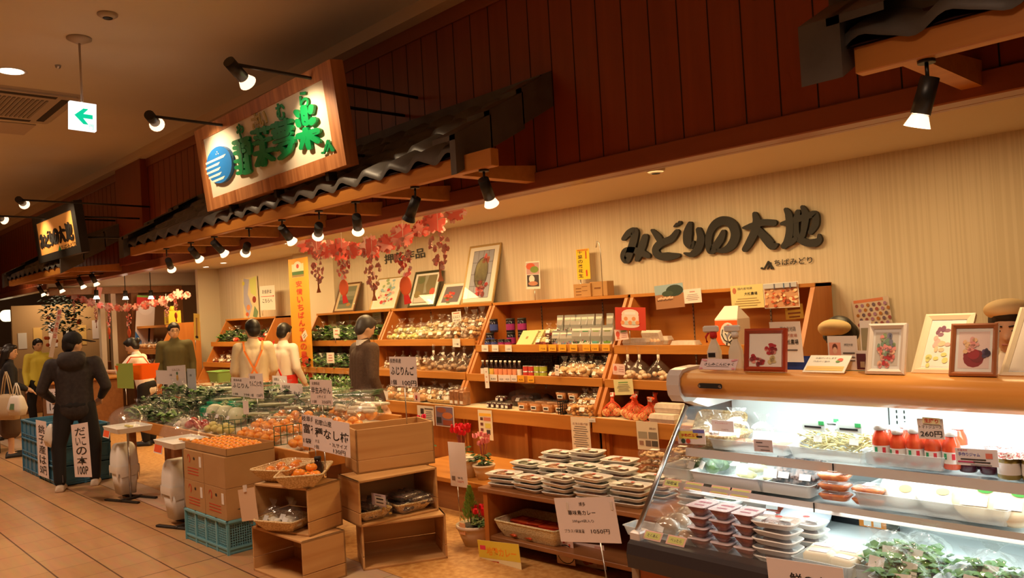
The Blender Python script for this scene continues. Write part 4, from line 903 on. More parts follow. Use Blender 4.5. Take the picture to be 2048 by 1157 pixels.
note('photo sheet of bread buns taped to the shelf ledge',(872,852),(909,856),(872,812),5.075,[('r',0.5,0.5,0.92,0.92,flat(120,100,125)),('o',0.35,0.80,0.26,0.13,flat(160,90,60)),('o',0.66,0.55,0.28,0.16,flat(190,110,60)),('r',0.2,0.30,0.26,0.3,flat(50,45,50)),('r',0.66,0.20,0.5,0.25,flat(150,70,50))],cat='poster')
note('text sheet with a portrait, left of the bun photo sheet',(836,848),(869,852),(835,811),5.075,[('r',0.3,0.7,0.2,0.3,flat(60,45,40)),('r',0.7,0.85,0.5,0.07,GREY)]+lines(5,0.7,0.45,0.7,0.1))
note('narrow text slip at the left end of the shelf ledge beside the man in brown',(757,843),(770,845),(755,806),5.075,lines(5,0.5,0.7,0.85,0.16))
note('cream notice of dense text hanging below the third shelf ledge',(1145.5,901),(1183,905),(1144.5,834),5.075,[('t','お米の揚げ餅',0.5,0.80,0.80,0.08,flat(120,40,35))]+lines(10,0.5,0.8,0.72,0.065),flat(232,215,190))
note('notice with grey photographs hanging below the onion shelf',(1276,899),(1319,903),(1275,843),5.075,[('t','鶏卵',0.75,0.76,0.3,0.08,flat(120,90,80)),('r',0.28,0.52,0.42,0.24,flat(165,155,135)),('r',0.75,0.52,0.4,0.24,flat(140,130,115)),('r',0.2,0.24,0.2,0.15,flat(160,120,100)),('r',0.52,0.24,0.25,0.2,flat(120,100,90)),('r',0.82,0.24,0.28,0.2,flat(80,75,70))],flat(232,215,190))
note('pale yellow typed card on the lower lip between two shelf units',(1230,791),(1268,790),(1229,760),5.25,[('r',0.5,0.8,0.5,0.07,flat(120,160,90))]+lines(5,0.5,0.7,0.66,0.1),flat(225,218,165),'card')
note('pink portrait card on the lower lip left of the bagged eggs',(1226,749),(1250,751),(1229,728),5.25,[('o',0.22,0.55,0.13,0.28,flat(215,110,90)),('r',0.22,0.25,0.2,0.2,flat(230,190,180))]+lines(3,0.7,0.45,0.75,0.2,flat(210,150,150)),flat(240,205,200),'card')
note('pink portrait card on the upper lip below the egg poster',(1231,682),(1257,679),(1229,660),5.40,[('o',0.24,0.55,0.15,0.28,flat(210,80,60)),('r',0.24,0.2,0.2,0.2,flat(210,120,90)),('r',0.7,0.75,0.4,0.15,flat(150,170,110))]+lines(3,0.7,0.45,0.55,0.15,flat(210,150,150)),flat(240,205,200),'card')
eg=[('o',0.5,0.72,0.28,0.20,flat(225,200,190)),('o',0.5,0.22,0.30,0.12,flat(225,200,190)),('r',0.5,0.45,0.56,0.4,flat(225,200,190)),('r',0.5,0.74,0.36,0.14,flat(240,215,215))]
for i,(u,v) in enumerate(((0.36,0.50),(0.62,0.50),(0.25,0.33),(0.38,0.32),(0.50,0.33),(0.62,0.32),(0.74,0.33))): eg.append(('o',u,v,0.065,0.09,flat(215,140,90) if i in(0,1,2,4,6) else flat(190,190,180)))
r=note('red poster of an open egg carton clipped on a stand',(1231,660),(1292,662),(1229,615),5.38,eg,flat(185,50,30),'poster'); 
mb=MB(); w=(PY(1292,662,5.38)-PY(1231,660,5.38)).length; mb.cyl((w*0.45,0.02,-0.01),(w*0.45,-0.12,-0.01),0.004); obj('stick',mb,M_steel,r)
note('photograph of geese under trees fixed to the top of the shelf',(1313,620),(1370,614),(1309,573),5.69,[('r',0.5,0.80,1.0,0.38,flat(150,175,190)),('r',0.5,0.30,1.0,0.60,flat(165,115,80)),('o',0.70,0.72,0.30,0.24,flat(45,60,50)),('o',0.45,0.62,0.2,0.12,flat(60,75,60))]+[('o',0.12+0.05*i,0.42+0.02*(i%3),0.025,0.05,flat(235,190,160)) for i in range(11)]+[('o',0.1+0.055*i,0.36+0.02*(i%2),0.02,0.02,flat(70,50,40)) for i in range(10)],flat(150,175,190),'photo','photo_print')
note('white typed card right of the geese photograph',(1369,608),(1404,605),(1367,580),5.69,[('r',0.5,0.8,0.3,0.07,flat(190,130,120))]+lines(4,0.5,0.75,0.6,0.12,flat(150,120,120)),flat(240,220,215),'card')
note('cream farm notice in a shiny sleeve on the shelf top',(1464,619),(1529,615),(1463,573),5.69,[('t','国内産地鶏',0.45,0.85,0.45,0.11,GREY),('t','大松農場',0.62,0.62,0.40,0.14,INK,0.01),('o',0.12,0.78,0.06,0.13,flat(190,110,80))]+lines(4,0.5,0.8,0.42,0.10,flat(170,140,90)),flat(225,205,140))
ck=[('r',0.5,0.5,0.96,0.94,flat(205,150,110))]; rr_=random.Random(3)
for i in range(46): ck.append(('o',0.05+0.9*rr_.random(),0.05+0.68*rr_.random(),0.035+0.02*rr_.random(),0.05,(flat(200,90,50),flat(235,170,120),flat(150,70,40),flat(250,215,170))[i%4]))
ck+= [('r',0.5,0.88,0.96,0.18,flat(190,190,200)),('r',0.35,0.86,0.04,0.2,flat(90,90,110)),('r',0.62,0.86,0.04,0.2,flat(90,110,140)),('r',0.80,0.85,0.04,0.2,flat(90,90,110))]
note('crowded photograph of brown hens on the shelf top',(1530,618),(1600,614),(1529,568),5.69,ck,M_paper,'photo','photo_print')
note('yellow leaflet behind the hen photograph at the shelf end',(1572,640),(1608,637),(1577,610),5.80,[('r',0.5,0.7,0.7,0.14,flat(130,70,40)),('r',0.5,0.4,0.7,0.12,flat(150,90,50)),('r',0.5,0.15,0.6,0.1,flat(150,90,50))],flat(225,195,90),'leaflet')
r=note('small photo card on a stick standing on the top shelf',(1053,579),(1081,578),(1051,524),5.82,[('r',0.5,0.74,0.9,0.42,flat(190,150,150)),('o',0.35,0.82,0.32,0.12,flat(200,90,60)),('o',0.62,0.70,0.3,0.12,flat(120,140,60)),('r',0.5,0.30,0.84,0.42,flat(70,60,60)),('o',0.42,0.36,0.2,0.14,flat(225,215,205)),('o',0.5,0.20,0.34,0.08,flat(190,130,100))],M_paper,'card','photo_card'); pole(r,0.12,0.13)
note('long yellow upright sign standing on the top shelf',(1155,560),(1181,558),(1152,500),5.90,[('t',c,0.30,0.90-i*0.155,0.36,0.12,INK,0.012) for i,c in enumerate('千葉の落花生')]+[('r',0.75,0.8,0.08,0.25,flat(190,80,40)),('r',0.75,0.2,0.1,0.2,flat(200,60,40)),('r',0.5,0.965,0.8,0.05,flat(205,130,40))],flat(240,195,40),'sign','upright_sign')
note('poster with rows of small oval portraits on the right wall',(1712,660),(1786,652),(1716,600),5.98,[('r',0.45,0.93,0.8,0.1,flat(215,130,90))]+[('o',0.12+0.155*i+(0.07 if j%2 else 0),0.78-0.16*j,0.045,0.06,(flat(150,80,80),flat(160,120,160),flat(170,110,50),flat(110,90,110))[(i+j)%4]) for i in range(6-(1 if False else 0)) for j in range(5)],flat(215,195,180),'poster')
# map poster, counter direction sign, banner on the left
mp=[('p',[(0.15,1.0),(0.5,0.95),(0.35,0.6),(0.6,0.3),(0.3,0.0),(0.05,0.4)],0,0,0,flat(180,180,205)),('p',[(0.5,0.95),(0.95,1.0),(0.9,0.5),(0.55,0.62)],0,0,0,flat(215,220,130)),('o',0.75,0.45,0.12,0.08,flat(150,60,40)),('o',0.35,0.28,0.12,0.07,flat(225,150,100)),('p',[(0.75,0.3),(0.95,0.15),(0.85,0.0),(0.6,0.05)],0,0,0,flat(120,150,110)),('o',0.25,0.12,0.1,0.05,flat(220,110,70)),('o',0.12,0.88,0.08,0.05,flat(230,220,90))]
note('tall pastel map poster on the wall behind the staff',(488,640),(519,636),(486,558),5.98,mp,flat(225,210,170),'poster')
r=note('white sign pointing to the checkout with a red arrow',(521,621),(551,620),(519,573),5.78,[('t','お会計は',0.48,0.76,0.62,0.17,INK,0.012),('r',0.5,0.56,0.85,0.02,RED),('t','こちらへ',0.5,0.38,0.66,0.16,INK,0.012),('p',[(0.88,0.53),(0.96,0.56),(0.88,0.61)],0,0,0,RED)],M_paper,'sign','direction_sign'); pole(r,0.06,0.09)
M_ban=mat('banner_yellow',(0.80,0.36,0.02,1),0.7); M_bred=mat('banner_red',(0.75,0.06,0.02,1),0.7)
A=PY(586,760,5.3);B=PY(624,762,5.3);D=PY(577,520,5.3)
P0=Vector((PY(576,520,5.3).x,5.3,A.z));P1=Vector((PY(615,517,5.3).x,5.3,A.z))
it=[('p',[(0.55,0.0),(1.0,0.0),(0.8,0.19),(0.45,0.22)],0,0,0,M_bred),('r',0.48,0.9,0.60,0.11,flat(235,215,180)),('o',0.48,0.94,0.2,0.035,flat(235,225,210)),('o',0.48,0.935,0.07,0.018,flat(205,60,40)),('r',0.48,0.878,0.60,0.03,flat(60,110,50)),('r',0.48,0.856,0.60,0.018,flat(150,120,60))]
for i,c in enumerate('安情いちばん千葉の農産'): it.append(('t',c,0.50+0.01*i,0.79-0.064*i,0.30,0.05,(M_bred if i<9 else M_bred),0.015))
card('banner_flag','tall orange-yellow banner with red vertical writing and a round-topped badge','banner',P0,P1,Vector((P0.x,5.3,D.z)),M_ban,it,th=0.004)
kk=bpy.data.objects['banner_flag']; mb=MB(); mb.cyl((0.0,-0.9,-0.01),(0.0,1.5,-0.01),0.008); mb2=mb; obj('pole',mb,M_white,kk)
# small tags on the slanted shelves
def ptag(label,cx,cy,w_,h_,Y,bg,group=None,text=None,n='price_tag'):
    it=[('t',text,0.5,0.35,0.6,0.24,INK)] if text else []
    return cardY(n,label,'price tag',(cx-w_/2,cy+h_/2),(cx+w_/2,cy+h_/2+0.4),(cx-w_/2,cy-h_/2),Y,bg,it,th=0.001,group=group)
og='orange price tags along the green tea shelf'
names=['first orange tag from the left on the tea shelf lip','second orange tag from the left on the tea shelf lip','third orange tag from the left on the tea shelf lip','middle orange tag of seven on the tea shelf lip','fifth orange tag from the left on the tea shelf lip','sixth orange tag from the left on the tea shelf lip','last orange tag on the tea shelf lip, beside the gap']
for i,(x,tx) in enumerate(zip((1086,1105,1125,1147,1173,1190,1212),('735','735','380','980','1015','1260','1050'))): ptag(names[i],x,696,15,13,5.415,ORG,og,tx)
ptag('orange tag on the lower lip, left of its twin',1042,758,13,13,5.265,ORG,'two orange tags on the lower lip','420'); ptag('orange tag on the lower lip, right of its twin',1062,759,13,13,5.265,ORG,'two orange tags on the lower lip','420')
for x,l in ((970,'white tag below the blue jars on the upper lip'),(990.5,'white tag below the purple jars on the upper lip'),(1017,'white tag below the small green books on the upper lip')): ptag(l,x,697,13,13,5.415,M_paper,None,'1,050')
ptag('white tag below the sauce bottles, leftmost on the lower lip',987,756,15,13,5.265,M_paper,None,'630'); 
for x,l in ((1003,'first of three pinkish tags on the lower lip'),(1015,'middle of three pinkish tags on the lower lip'),(1028,'last of three pinkish tags on the lower lip')): ptag(l,x,757,12,13,5.265,M_pinkpaper,'pinkish tags on the lower lip','420')
note('narrow vertical slip hanging at the divider below the white tags',(971,777),(979,777),(973,736),5.24,lines(3,0.5,0.4,0.8,0.25,flat(200,150,140)),M_paper,'price tag','price_tag')
note('narrow white slip standing among the nut bags',(1110,751),(1118,752),(1109,730),5.26,[('r',0.5,0.8,0.5,0.1,flat(180,120,110)),('r',0.5,0.5,0.5,0.1,GREY)],M_paper,'price tag','price_tag')
ptag('small white tag at the end of the cracker ledge',1184,841,14,8,5.07,M_paper,None,'100')
ptag('white tag on the lip below the garlic',913,686,15,17,5.41,M_paper,None,'一袋')
r=note('garlic price card on a short stick in the second unit',(905,645),(923,643),(904,625),5.45,[('t','にんにく',0.5,0.5,0.8,0.3,INK,0.01),('r',0.5,0.85,0.7,0.1,flat(190,110,90)),('t','1袋 105円',0.5,0.15,0.7,0.16,INK)],M_paper,'price card','price_card'); pole(r,0.05,0.06)
r=note('pink card on a stick in front of the bagged leafy greens',(667,677),(680,677),(666,657),5.42,lines(2,0.5,0.6,0.75,0.35,flat(200,110,100)),M_paper,'price card','price_card'); pole(r,0.04,0.06)
r=note('pinkish card on a stick on the lower shelf of the greens unit',(654,727),(669,727),(654,706),5.27,lines(3,0.5,0.6,0.75,0.25,flat(200,110,100)),M_paper,'price card','price_card'); pole(r,0.04,0.05)
note('white sheet pinned inside the first shelf unit near its top',(746,647),(763,645),(745,627),5.90,lines(3,0.5,0.6,0.75,0.2,flat(190,170,130)))
note('small card tied to the banner, tilted beside it',(607,683),(615,672),(604,669),5.2,lines(2,0.5,0.6,0.6,0.3),M_paper,'card')
note('white card with a portrait lying on the bread baskets',(761,796),(776,800),(768,782),5.03,[('r',0.3,0.5,0.3,0.5,flat(60,50,45))],M_paper,'card')
note('pink card with a portrait at the right of the bread baskets',(828,803),(840,805),(834,786),5.03,[('r',0.4,0.5,0.3,0.4,flat(170,50,50)),('r',0.45,0.25,0.2,0.15,INK)],flat(240,205,200),'card')
# cards around the tray stand
r=cardY('price_card','big pale card announcing curry at 1050 yen in front of the tray packs','price card',(1122,1084),(1243,1088),(1113,997),3.36,M_pinkpaper,[('t','博多',0.47,0.85,0.11,0.09,INK),('t','華味鳥カレー',0.44,0.66,0.46,0.11,INK,0.008),('t','200gx4袋入り',0.44,0.47,0.36,0.08,GREY),('t','プラス1袋進呈',0.27,0.25,0.34,0.08,INK),('t','1050円',0.70,0.25,0.30,0.10,INK)])
w=(PY(1243,1088,3.36)-PY(1122,1084,3.36)).length; pole(r,w*0.66,0.5)
for u in (0.22,0.95): mb=MB(); mb.box(w*u-0.008,-0.01+0.19,-0.004,w*u+0.008,0.225,0.004); obj('clip',mb,mat('clear_clip',(0.7,0.62,0.55,1),0.2),r)
mb=MB(); 
cc=[('r',0.5,0.88,1.0,0.24,flat(225,195,60)),('t','地鶏カレー',0.56,0.86,0.72,0.12,flat(240,150,30),0.03),('r',0.12,0.90,0.14,0.06,flat(225,60,90)),('r',0.27,0.42,0.42,0.62,flat(190,50,25)),('r',0.27,0.45,0.16,0.5,flat(90,85,85)),('r',0.40,0.62,0.08,0.2,flat(215,170,60))]+[('r',0.72,0.66-0.07*i,0.40*(0.8+0.2*(i%2)),0.035,(RED if i%3==2 else INK)) for i in range(8)]+[('r',0.72,0.05,0.5,0.1,flat(225,195,60))]
r=cardY('poster_card','yellow and red curry leaflet taped to the basket of red pouches','poster',(972,1225),(1056,1243),(970,1082),3.50,flat(238,222,170),cc)
r=cardY('poster_card','white card with a black speech bubble on the lower shelf of the stand','sign',(1115,1127),(1151,1133),(1107,1063),3.72,flat(225,190,175),[('o',0.55,0.32,0.48,0.30,INK),('o',0.55,0.32,0.44,0.27,flat(240,215,200)),('t','これが本物!',0.55,0.34,0.60,0.10,INK,0.01),('o',0.5,0.7,0.06,0.04,flat(190,50,40)),('o',0.8,0.62,0.05,0.04,flat(200,80,50)),('r',0.15,0.88,0.25,0.16,flat(220,190,60))])
r=cardY('photo_board','photo board of fried chicken pieces leaning on the lower shelf','poster',(1154,1143),(1215,1152),(1153,1086),3.80,flat(225,200,195),[('o',0.25,0.62,0.22,0.25,flat(130,40,35)),('o',0.50,0.55,0.18,0.25,flat(160,60,45)),('o',0.36,0.38,0.12,0.12,flat(190,110,60)),('r',0.8,0.6,0.2,0.7,flat(200,150,140)),('r',0.5,0.10,1.0,0.16,flat(70,65,50))])
r=cardY('price_card','white card hooked on the front bumper of the case at the bottom edge','price card',(1545,1230),(1700,1262),(1560,1119),2.52,M_pinkpaper,[('t','鮮の市',0.55,0.70,0.50,0.20,INK,0.01)])
r=cardY('hanging_card','blank pale sheet clipped to the left crate stack','card',(484,1044),(517,1040),(481,980),2.32,flat(215,180,145),[])
mb=MB(); mb.box(0.10,0.19,-0.005,0.14,0.235,0.006); obj('clip',mb,mat('clear_clip',(0,0,0,1)),r)
# paper sheets on the flower stand behind the crates
r=cardY('price_card','tall pale sheet clipped on a rod among the flower pots','notice',(902,972),(936,977),(882,883),4.0,M_pinkpaper,[('r',0.2,0.18,0.2,0.1,flat(130,110,100)),('t','鉢花',0.6,0.2,0.3,0.05,INK),('t','525円',0.6,0.12,0.35,0.05,flat(210,90,60))]); pole(r,0.08,0.33)
r=cardY('price_card','second tall pale sheet behind the L size mandarin card','notice',(665,846),(694,850),(652,797),3.6,M_pinkpaper,[])
# ================= goods: builders =================
ORD=['first','second','third','fourth','fifth','sixth','seventh','eighth','ninth','tenth','eleventh','twelfth','thirteenth','fourteenth','fifteenth']
M_wicker=noisy('wicker',(0.58,0.36,0.15,1),(0.84,0.64,0.34,1),(90,90,140),0.7,0.6,detail=2,lo=0.4,hi=0.6)
M_foam=mat('foam_tray',(0.82,0.78,0.74,1),0.5)
M_orangef=noisy('orange_peel',(0.86,0.28,0.025,1),(0.92,0.36,0.04,1),(40,40,40),0.4,0.1)
M_leaf=noisy('leaf_green',(0.04,0.13,0.02,1),(0.16,0.32,0.06,1),(14,14,14),0.5)
M_leafd=noisy('dark_leaf',(0.015,0.05,0.012,1),(0.06,0.14,0.03,1),(14,14,14),0.5)
M_pale=noisy('pale_stalk',(0.62,0.66,0.38,1),(0.80,0.80,0.60,1),(14,14,14),0.5)
M_calyx=flat(70,80,30)
M_lab=mat('sticker_white',(0.85,0.82,0.78,1),0.5)
R=random.Random(11)
def basket(w,d,h,fl=0.06,name=None,label=None,loc=(0,0,0),rz=0,group=None,parent=None,m=None):
    """flared woven basket, open top"""
    mb=MB(); o=fl*0.6
    rg=[rr(0,0,w/2-o,d/2-o,0.02,0),rr(0,0,w/2-o*0.4,d/2-o*0.4,0.025,h*0.5),rr(0,0,w/2,d/2,0.03,h),rr(0,0,w/2-0.008,d/2-0.008,0.03,h),rr(0,0,w/2-o*0.4-0.008,d/2-o*0.4-0.008,0.025,h*0.5),rr(0,0,w/2-o-0.008,d/2-o-0.008,0.02,0.006)]
    mb.loft(rg,True,True)
    t=thing(name or 'wicker_basket',label,'basket',loc,rz,group)
    obj('woven_body',mb,m or M_wicker,t)
    mb=MB(); q=rr(0,0,w/2-0.003,d/2-0.003,0.03,h); n=len(q)
    for i in range(n): mb.cyl(q[i],q[(i+1)%n],0.007,seg=6,caps=False)
    obj('rim',mb,m or M_wicker,t); return t
def bagfilm(w,d,h,seed=0,top=0.35,M=None):
    """crumpled clear bag closed in a gathered fan"""
    mb=MB(); 
    if M: mb.at(M)
    rg=[]; n=18
    for k,(z,s) in enumerate(((0,0.75),(0.08,0.96),(0.35,1.0),(0.55,0.92),(0.68,0.6),(0.76,0.22),(0.84,0.35),(1.0,0.62))):
        if top==0 and k>4: break
        rg.append([(w/2*s*math.cos(2*PI*i/n)*(1+0.12*math.sin(i*5.1+seed+k)),d/2*s*math.sin(2*PI*i/n)*(1+0.15*math.cos(i*3.7+seed*2+k))*(0.35 if z>0.7 else 1),h*z) for i in range(n)])
    mb.loft(rg,True,False,True); return mb
def leafs(mb,n,w,d,h,seed=0,L=0.10,up=0.6,wd=0.03,base=(0,0,0)):
    r=random.Random(seed)
    for i in range(n):
        c=Vector((base[0]+(r.random()-0.5)*w,base[1]+(r.random()-0.5)*d,base[2]+r.random()*h)); a=r.random()*6.28
        dr=Vector((math.cos(a),math.sin(a),up+(r.random()-0.3))).normalized(); s=dr.cross(Vector((0,0,1))).normalized()*wd*(0.6+0.6*r.random()); l=L*(0.6+0.7*r.random()); dn=Vector((0,0,-0.25*l))
        p=[c-s*0.3,c+dr*l*0.5-s,c+dr*l+dn,c+dr*l*0.5+s,c+s*0.3,c+dr*l*0.55+Vector((0,0,0.12*l))]
        mb.add(p,[(0,1,5),(1,2,5),(2,3,5),(3,4,5),(4,0,5)],True)
    return mb
def balls(mb,n,r_,w,d,h,seed=0,sq=0.85,nz=0.08):
    r=random.Random(seed)
    for i in range(n):
        mb.ball(((r.random()-0.5)*(w-2*r_),(r.random()-0.5)*(d-2*r_),r_*sq+r.random()*max(h-2*r_,0)),r_*(0.85+0.3*r.random()),r_*(0.85+0.3*r.random()),r_*sq,10,6,nz,seed+i)
    return mb
def stalks(mb,n,w,L,r_,seed=0,axis='y',spread=0.4,h=0.05):
    r=random.Random(seed)
    for i in range(n):
        x=(r.random()-0.5)*w; z=r_+r.random()*h; dx=(r.random()-0.5)*spread*L
        p=[(x,-L/2,z),(x+dx*0.3,0,z+0.01),(x+dx,L/2,z+0.02)]
        mb.tube(p if axis=='y' else [(b,a,c) for a,b,c in p],[r_,r_*0.8,r_*0.4],5)
    return mb
def sticker(w,h,z,y,x=0,tilt=0.5,m=None):
    mb=MB(); c,s=math.cos(tilt),math.sin(tilt); k=0.0012
    P=[(x-w/2,y,z),(x+w/2,y,z),(x+w/2,y+h*s,z+h*c),(x-w/2,y+h*s,z+h*c)]
    mb.add(P+[(a,b-k,q+k*0.3) for a,b,q in P],[(4,5,6,7),(3,2,1,0)]); return mb
def bagged(name,w,d,h,parts,seed=0,stick=True,film_=None):
    """bag: film + contents (+ sticker). parts: list of (child name, MB, material)"""
    t=thing(name,None,None)
    for n,mb,m in parts: obj(n,mb,m,t)
    obj('film',bagfilm(w,d,h,seed),film_ or M_film,t)
    if stick: obj('sticker',sticker(min(0.05,w*0.4),0.035,h*0.25,-d*0.48,0.01*((seed%3)-1)),M_lab,t)
    return t
def place(protos,pts,labels,cat,group=None,rz=None,sc=None,seed=0):
    r=random.Random(seed)
    for i,p in enumerate(pts):
        t=protos[i%len(protos)]
        o=dup(t,p,(rz[i] if isinstance(rz,(list,tuple)) else (r.random()-0.5)*(rz if rz is not None else 0.6)),labels[i] if isinstance(labels,(list,tuple)) else labels,group,sc=(sc*(0.94+0.12*r.random()) if sc else 0.94+0.12*r.random()))
        o['category']=cat
def XY(px,py,Y): return PY(px,py,Y).x
def shelfrow(px0,px1,py,Y,z,n): 
    a=PY(px0,py,Y).x; b=PY(px1,py,Y).x
    return [(a+(b-a)*((i+0.5)/n),Y,z) for i in range(n)]
def ol(fmt,n,at=0): return [fmt%ORD[i+at] for i in range(n)]
# ---------- fruit ----------
def fruit(r_,m,seed=0,sq=0.8,stem=True,c=(0,0,0)):
    mb=MB(); mb.m(0).ball((c[0],c[1],c[2]+r_*sq),r_,r_,r_*sq,14,9,0.04,seed)
    if stem: mb.m(1).ball((c[0],c[1],c[2]+2*r_*sq-0.003),r_*0.32,r_*0.3,0.005,8,4)
    return mb
def fruitbag(n,r_,m,w,d,h,seed,name='fruit_bag',kid='mandarin'):
    t=thing(name,None,None); r=random.Random(seed)
    for i in range(n):
        a=2*PI*i/max(n-1,1); rad=0 if i==n-1 else w*0.27; z=r_*0.9 if i==n-1 else 0.004
        mb=MB(); mb.ball((rad*math.cos(a),rad*math.sin(a)*d/w,z+r_*0.85),r_,r_,r_*0.85,12,8,0.05,i+seed); obj(kid,mb,m,t)
    obj('film',bagfilm(w,d,h,seed),M_film,t); return t
# ================= produce table =================
oA=fruitbag(5,0.038,M_orangef,0.20,0.17,0.19,1); oB=fruitbag(6,0.036,M_orangef,0.21,0.18,0.17,4); oC=fruitbag(5,0.042,M_orangef,0.20,0.18,0.20,7)
rows=['front','second','third','back']
k=0
pts=[];labs=[]
for j,y in enumerate((3.01,3.18,3.36,3.54)):
    for i in range(6):
        x=-5.50-0.235*i-(0.08 if j%2 else 0)
        if j==0 and i in (2,): continue
        pts.append((x,y,tz(y)+0.004+0.01*j)); labs.append('bag of mandarins, %s row, %s from the crate end of the table'%(rows[j],ORD[i]))
place([oA,oB,oC],pts,labs,'fruit bag','bagged mandarins and persimmons on the table',seed=3)
for o in [o for o in bpy.data.objects if o.get('group')=='bagged mandarins and persimmons on the table']: pass
# apples and yellow fruit at the left end of the front row
M_apple=noisy('apple_red',(0.40,0.02,0.02,1),(0.60,0.06,0.03,1),(10,10,20),0.3)
M_yel=noisy('yellow_fruit',(0.75,0.60,0.15,1),(0.62,0.55,0.2,1),(8,8,8),0.45)
M_potato=noisy('pale_root',(0.72,0.66,0.50,1),(0.80,0.74,0.62,1),(10,10,10),0.6)
aB=fruitbag(5,0.040,M_apple,0.20,0.17,0.17,2,'fruit_bag','apple'); yB=fruitbag(5,0.038,M_yel,0.20,0.17,0.17,5,'fruit_bag','pear'); pB=fruitbag(6,0.032,M_potato,0.20,0.17,0.16,9,'vegetable_bag','turnip')
place([pB],[(-8.05,3.0,tz(3.0)+.004)],['bag of white turnips at the left of the front row, beside the red apples'],'vegetable bag',seed=1)
place([aB],[(-7.80,3.0,tz(3.0)+.004),(-7.58,3.02,tz(3.0)+.004)],['shiny red apple bag just right of the white turnips','second red apple bag, left of the yellow pears'],'fruit bag','red apple bags',seed=2)
place([yB],[(-7.34,3.0,tz(3.0)+.004),(-7.10,3.02,tz(3.0)+.004)],['bag of yellow pears next to the red apples','second bag of yellow pears, touching the wire divider'],'fruit bag','yellow pear bags',seed=3)
pts=[(-7.5-0.24*i,3.19,tz(3.19)+0.004) for i in range(4)]
place([yB.copy() if False else pB],pts[0:0],[], 'x')
cB=bagged('vegetable_bag',0.24,0.2,0.2,[('cabbage',MB().ball((0,0,0.075),0.085,0.085,0.075,14,9,0.1,3),noisy('cabbage',(0.66,0.70,0.42,1),(0.82,0.82,0.62,1),(12,12,12),0.5))],3)
place([cB],[(-7.3-0.25*i,3.22,tz(3.22)+.004) for i in range(3)],ol('bagged pale cabbage behind the fruit, %s from the right',3),'vegetable bag','bagged cabbages behind the fruit',seed=5)
# green film wrapped long bundles
gB=thing('wrapped_greens',None,None)
mb=MB(); mb.loft([rr(0,0,0.05*s,0.035*s,0.02,x) for x,s in ((-0.26,0.5),(-0.2,1),(0.0,1.1),(0.2,1),(0.27,0.6))]); mb.v=[(z,y,x+0.035) for x,y,z in mb.v]; mb.f=[tuple(reversed(f)) for f in mb.f]
obj('green_wrapper',mb,noisy('green_wrapper',(0.0,0.24,0.11,1),(0.02,0.42,0.22,1),(30,30,30),0.25,0.3),gB); 
mb=MB(); leafs(mb,16,0.06,0.06,0.03,3,0.09,0.2,0.02,(0.27,0,0.04)); obj('leaf_tips',mb,M_leaf,gB)
pts=[(-8.05-0.02*i+0.5*(i%2),3.26+0.055*(i//2),tz(3.26+0.055*(i//2))+0.004+0.03*(i//4)) for i in range(8)]
place([gB],pts,['green-wrapped spring greens, %s row from the front, %s half'%(rows[i//2],'right' if i%2 else 'left') for i in range(8)],'vegetables','green wrapped bundles mid table',rz=[0.05*((i*7)%5-2) for i in range(8)],seed=6)
# leeks in clear bags
def leekbag(seed,col,n=7):
    t=thing('leek_bag',None,None); mb=MB(); stalks(mb,n,0.09,0.5,0.011,seed,'x',0.15,0.03); obj('white_stalk',mb,M_pale,t)
    mb=MB(); r=random.Random(seed)
    for i in range(n*3):
        y=(r.random()-0.5)*0.09; mb.tube([(0.1,y,0.03+r.random()*0.03),(0.3,y*1.5,0.05+r.random()*0.04),(0.46+0.08*r.random(),y*2.4,0.05+r.random()*0.05)],[0.008,0.006,0.002],4)
    obj('green_leaf',mb,col,t)
    mb=MB(); mb.loft([[(x,y*s,z*s2) for y,z in ((-0.07,0.0),(0.07,0.0),(0.09,0.05),(0.05,0.095),(-0.05,0.095),(-0.09,0.05))] for x,s,s2 in ((-0.29,0.7,0.6),(-0.1,0.95,0.9),(0.2,1.05,1.05),(0.5,1.3,1.1))],True,False,True); obj('film',mb,M_film,t); return t
lk=[leekbag(1,M_leaf),leekbag(2,M_leafd)]
pts=[];labs=[];rzs=[]
for j,y in enumerate((3.34,3.47,3.58)):
    for i in range(6):
        pts.append((-9.0+0.50*i+0.1*j,y+0.02,tz(y)+0.03+0.05*j)); rzs.append(0.35+0.1*((i*3+j)%3-1)); labs.append('long leek bag, %s layer, %s from the left of the heap'%(('front','middle','top')[j],ORD[i]))
place(lk,pts,labs,'leeks','clear bags of leeks heaped at the back of the table',rz=rzs,sc=1.05,seed=8)
# dark leafy heaps at the left end
def greensbag(seed,m,w=0.26,h=0.2):
    t=thing('greens_bag',None,None); mb=leafs(MB(),70,w*0.7,w*0.55,h*0.45,seed,0.10,0.5,0.028); obj('leaves',mb,m,t)
    mb=leafs(MB(),8,w*0.4,w*0.3,0.02,seed+1,0.1,1.2,0.01); obj('stems',mb,M_pale,t)
    obj('film',bagfilm(w,w*0.8,h,seed),M_film,t); return t
gr=[greensbag(21,M_leafd),greensbag(22,M_leaf),greensbag(23,M_leafd)]
pts=[];labs=[]
for j,y in enumerate((3.03,3.24,3.45)):
    for i in range(5):
        pts.append((-9.48+0.27*i,y,tz(y)+0.004+0.045*j)); labs.append('bagged leafy greens, %s row, %s from the left end of the table'%(rows[j],ORD[i]))
place(gr,pts,labs,'leafy greens','bagged greens by the man in black',rz=3,seed=9)
place([gr[0]],[(-7.0,3.58,tz(3.58)+0.10),(-7.35,3.60,tz(3.58)+0.10),(-6.65,3.56,tz(3.5)+0.08)],['dark leafy bag on the back of the table below the apple cards','dark leafy bag left of the one below the apple cards','leafy bag right of the one below the apple cards'],'leafy greens',seed=2)
wC=bagged('vegetable_bag',0.34,0.24,0.2,[('white_radish',stalks(MB(),5,0.2,0.28,0.028,4,'x',0.1,0.05),M_potato)],5)
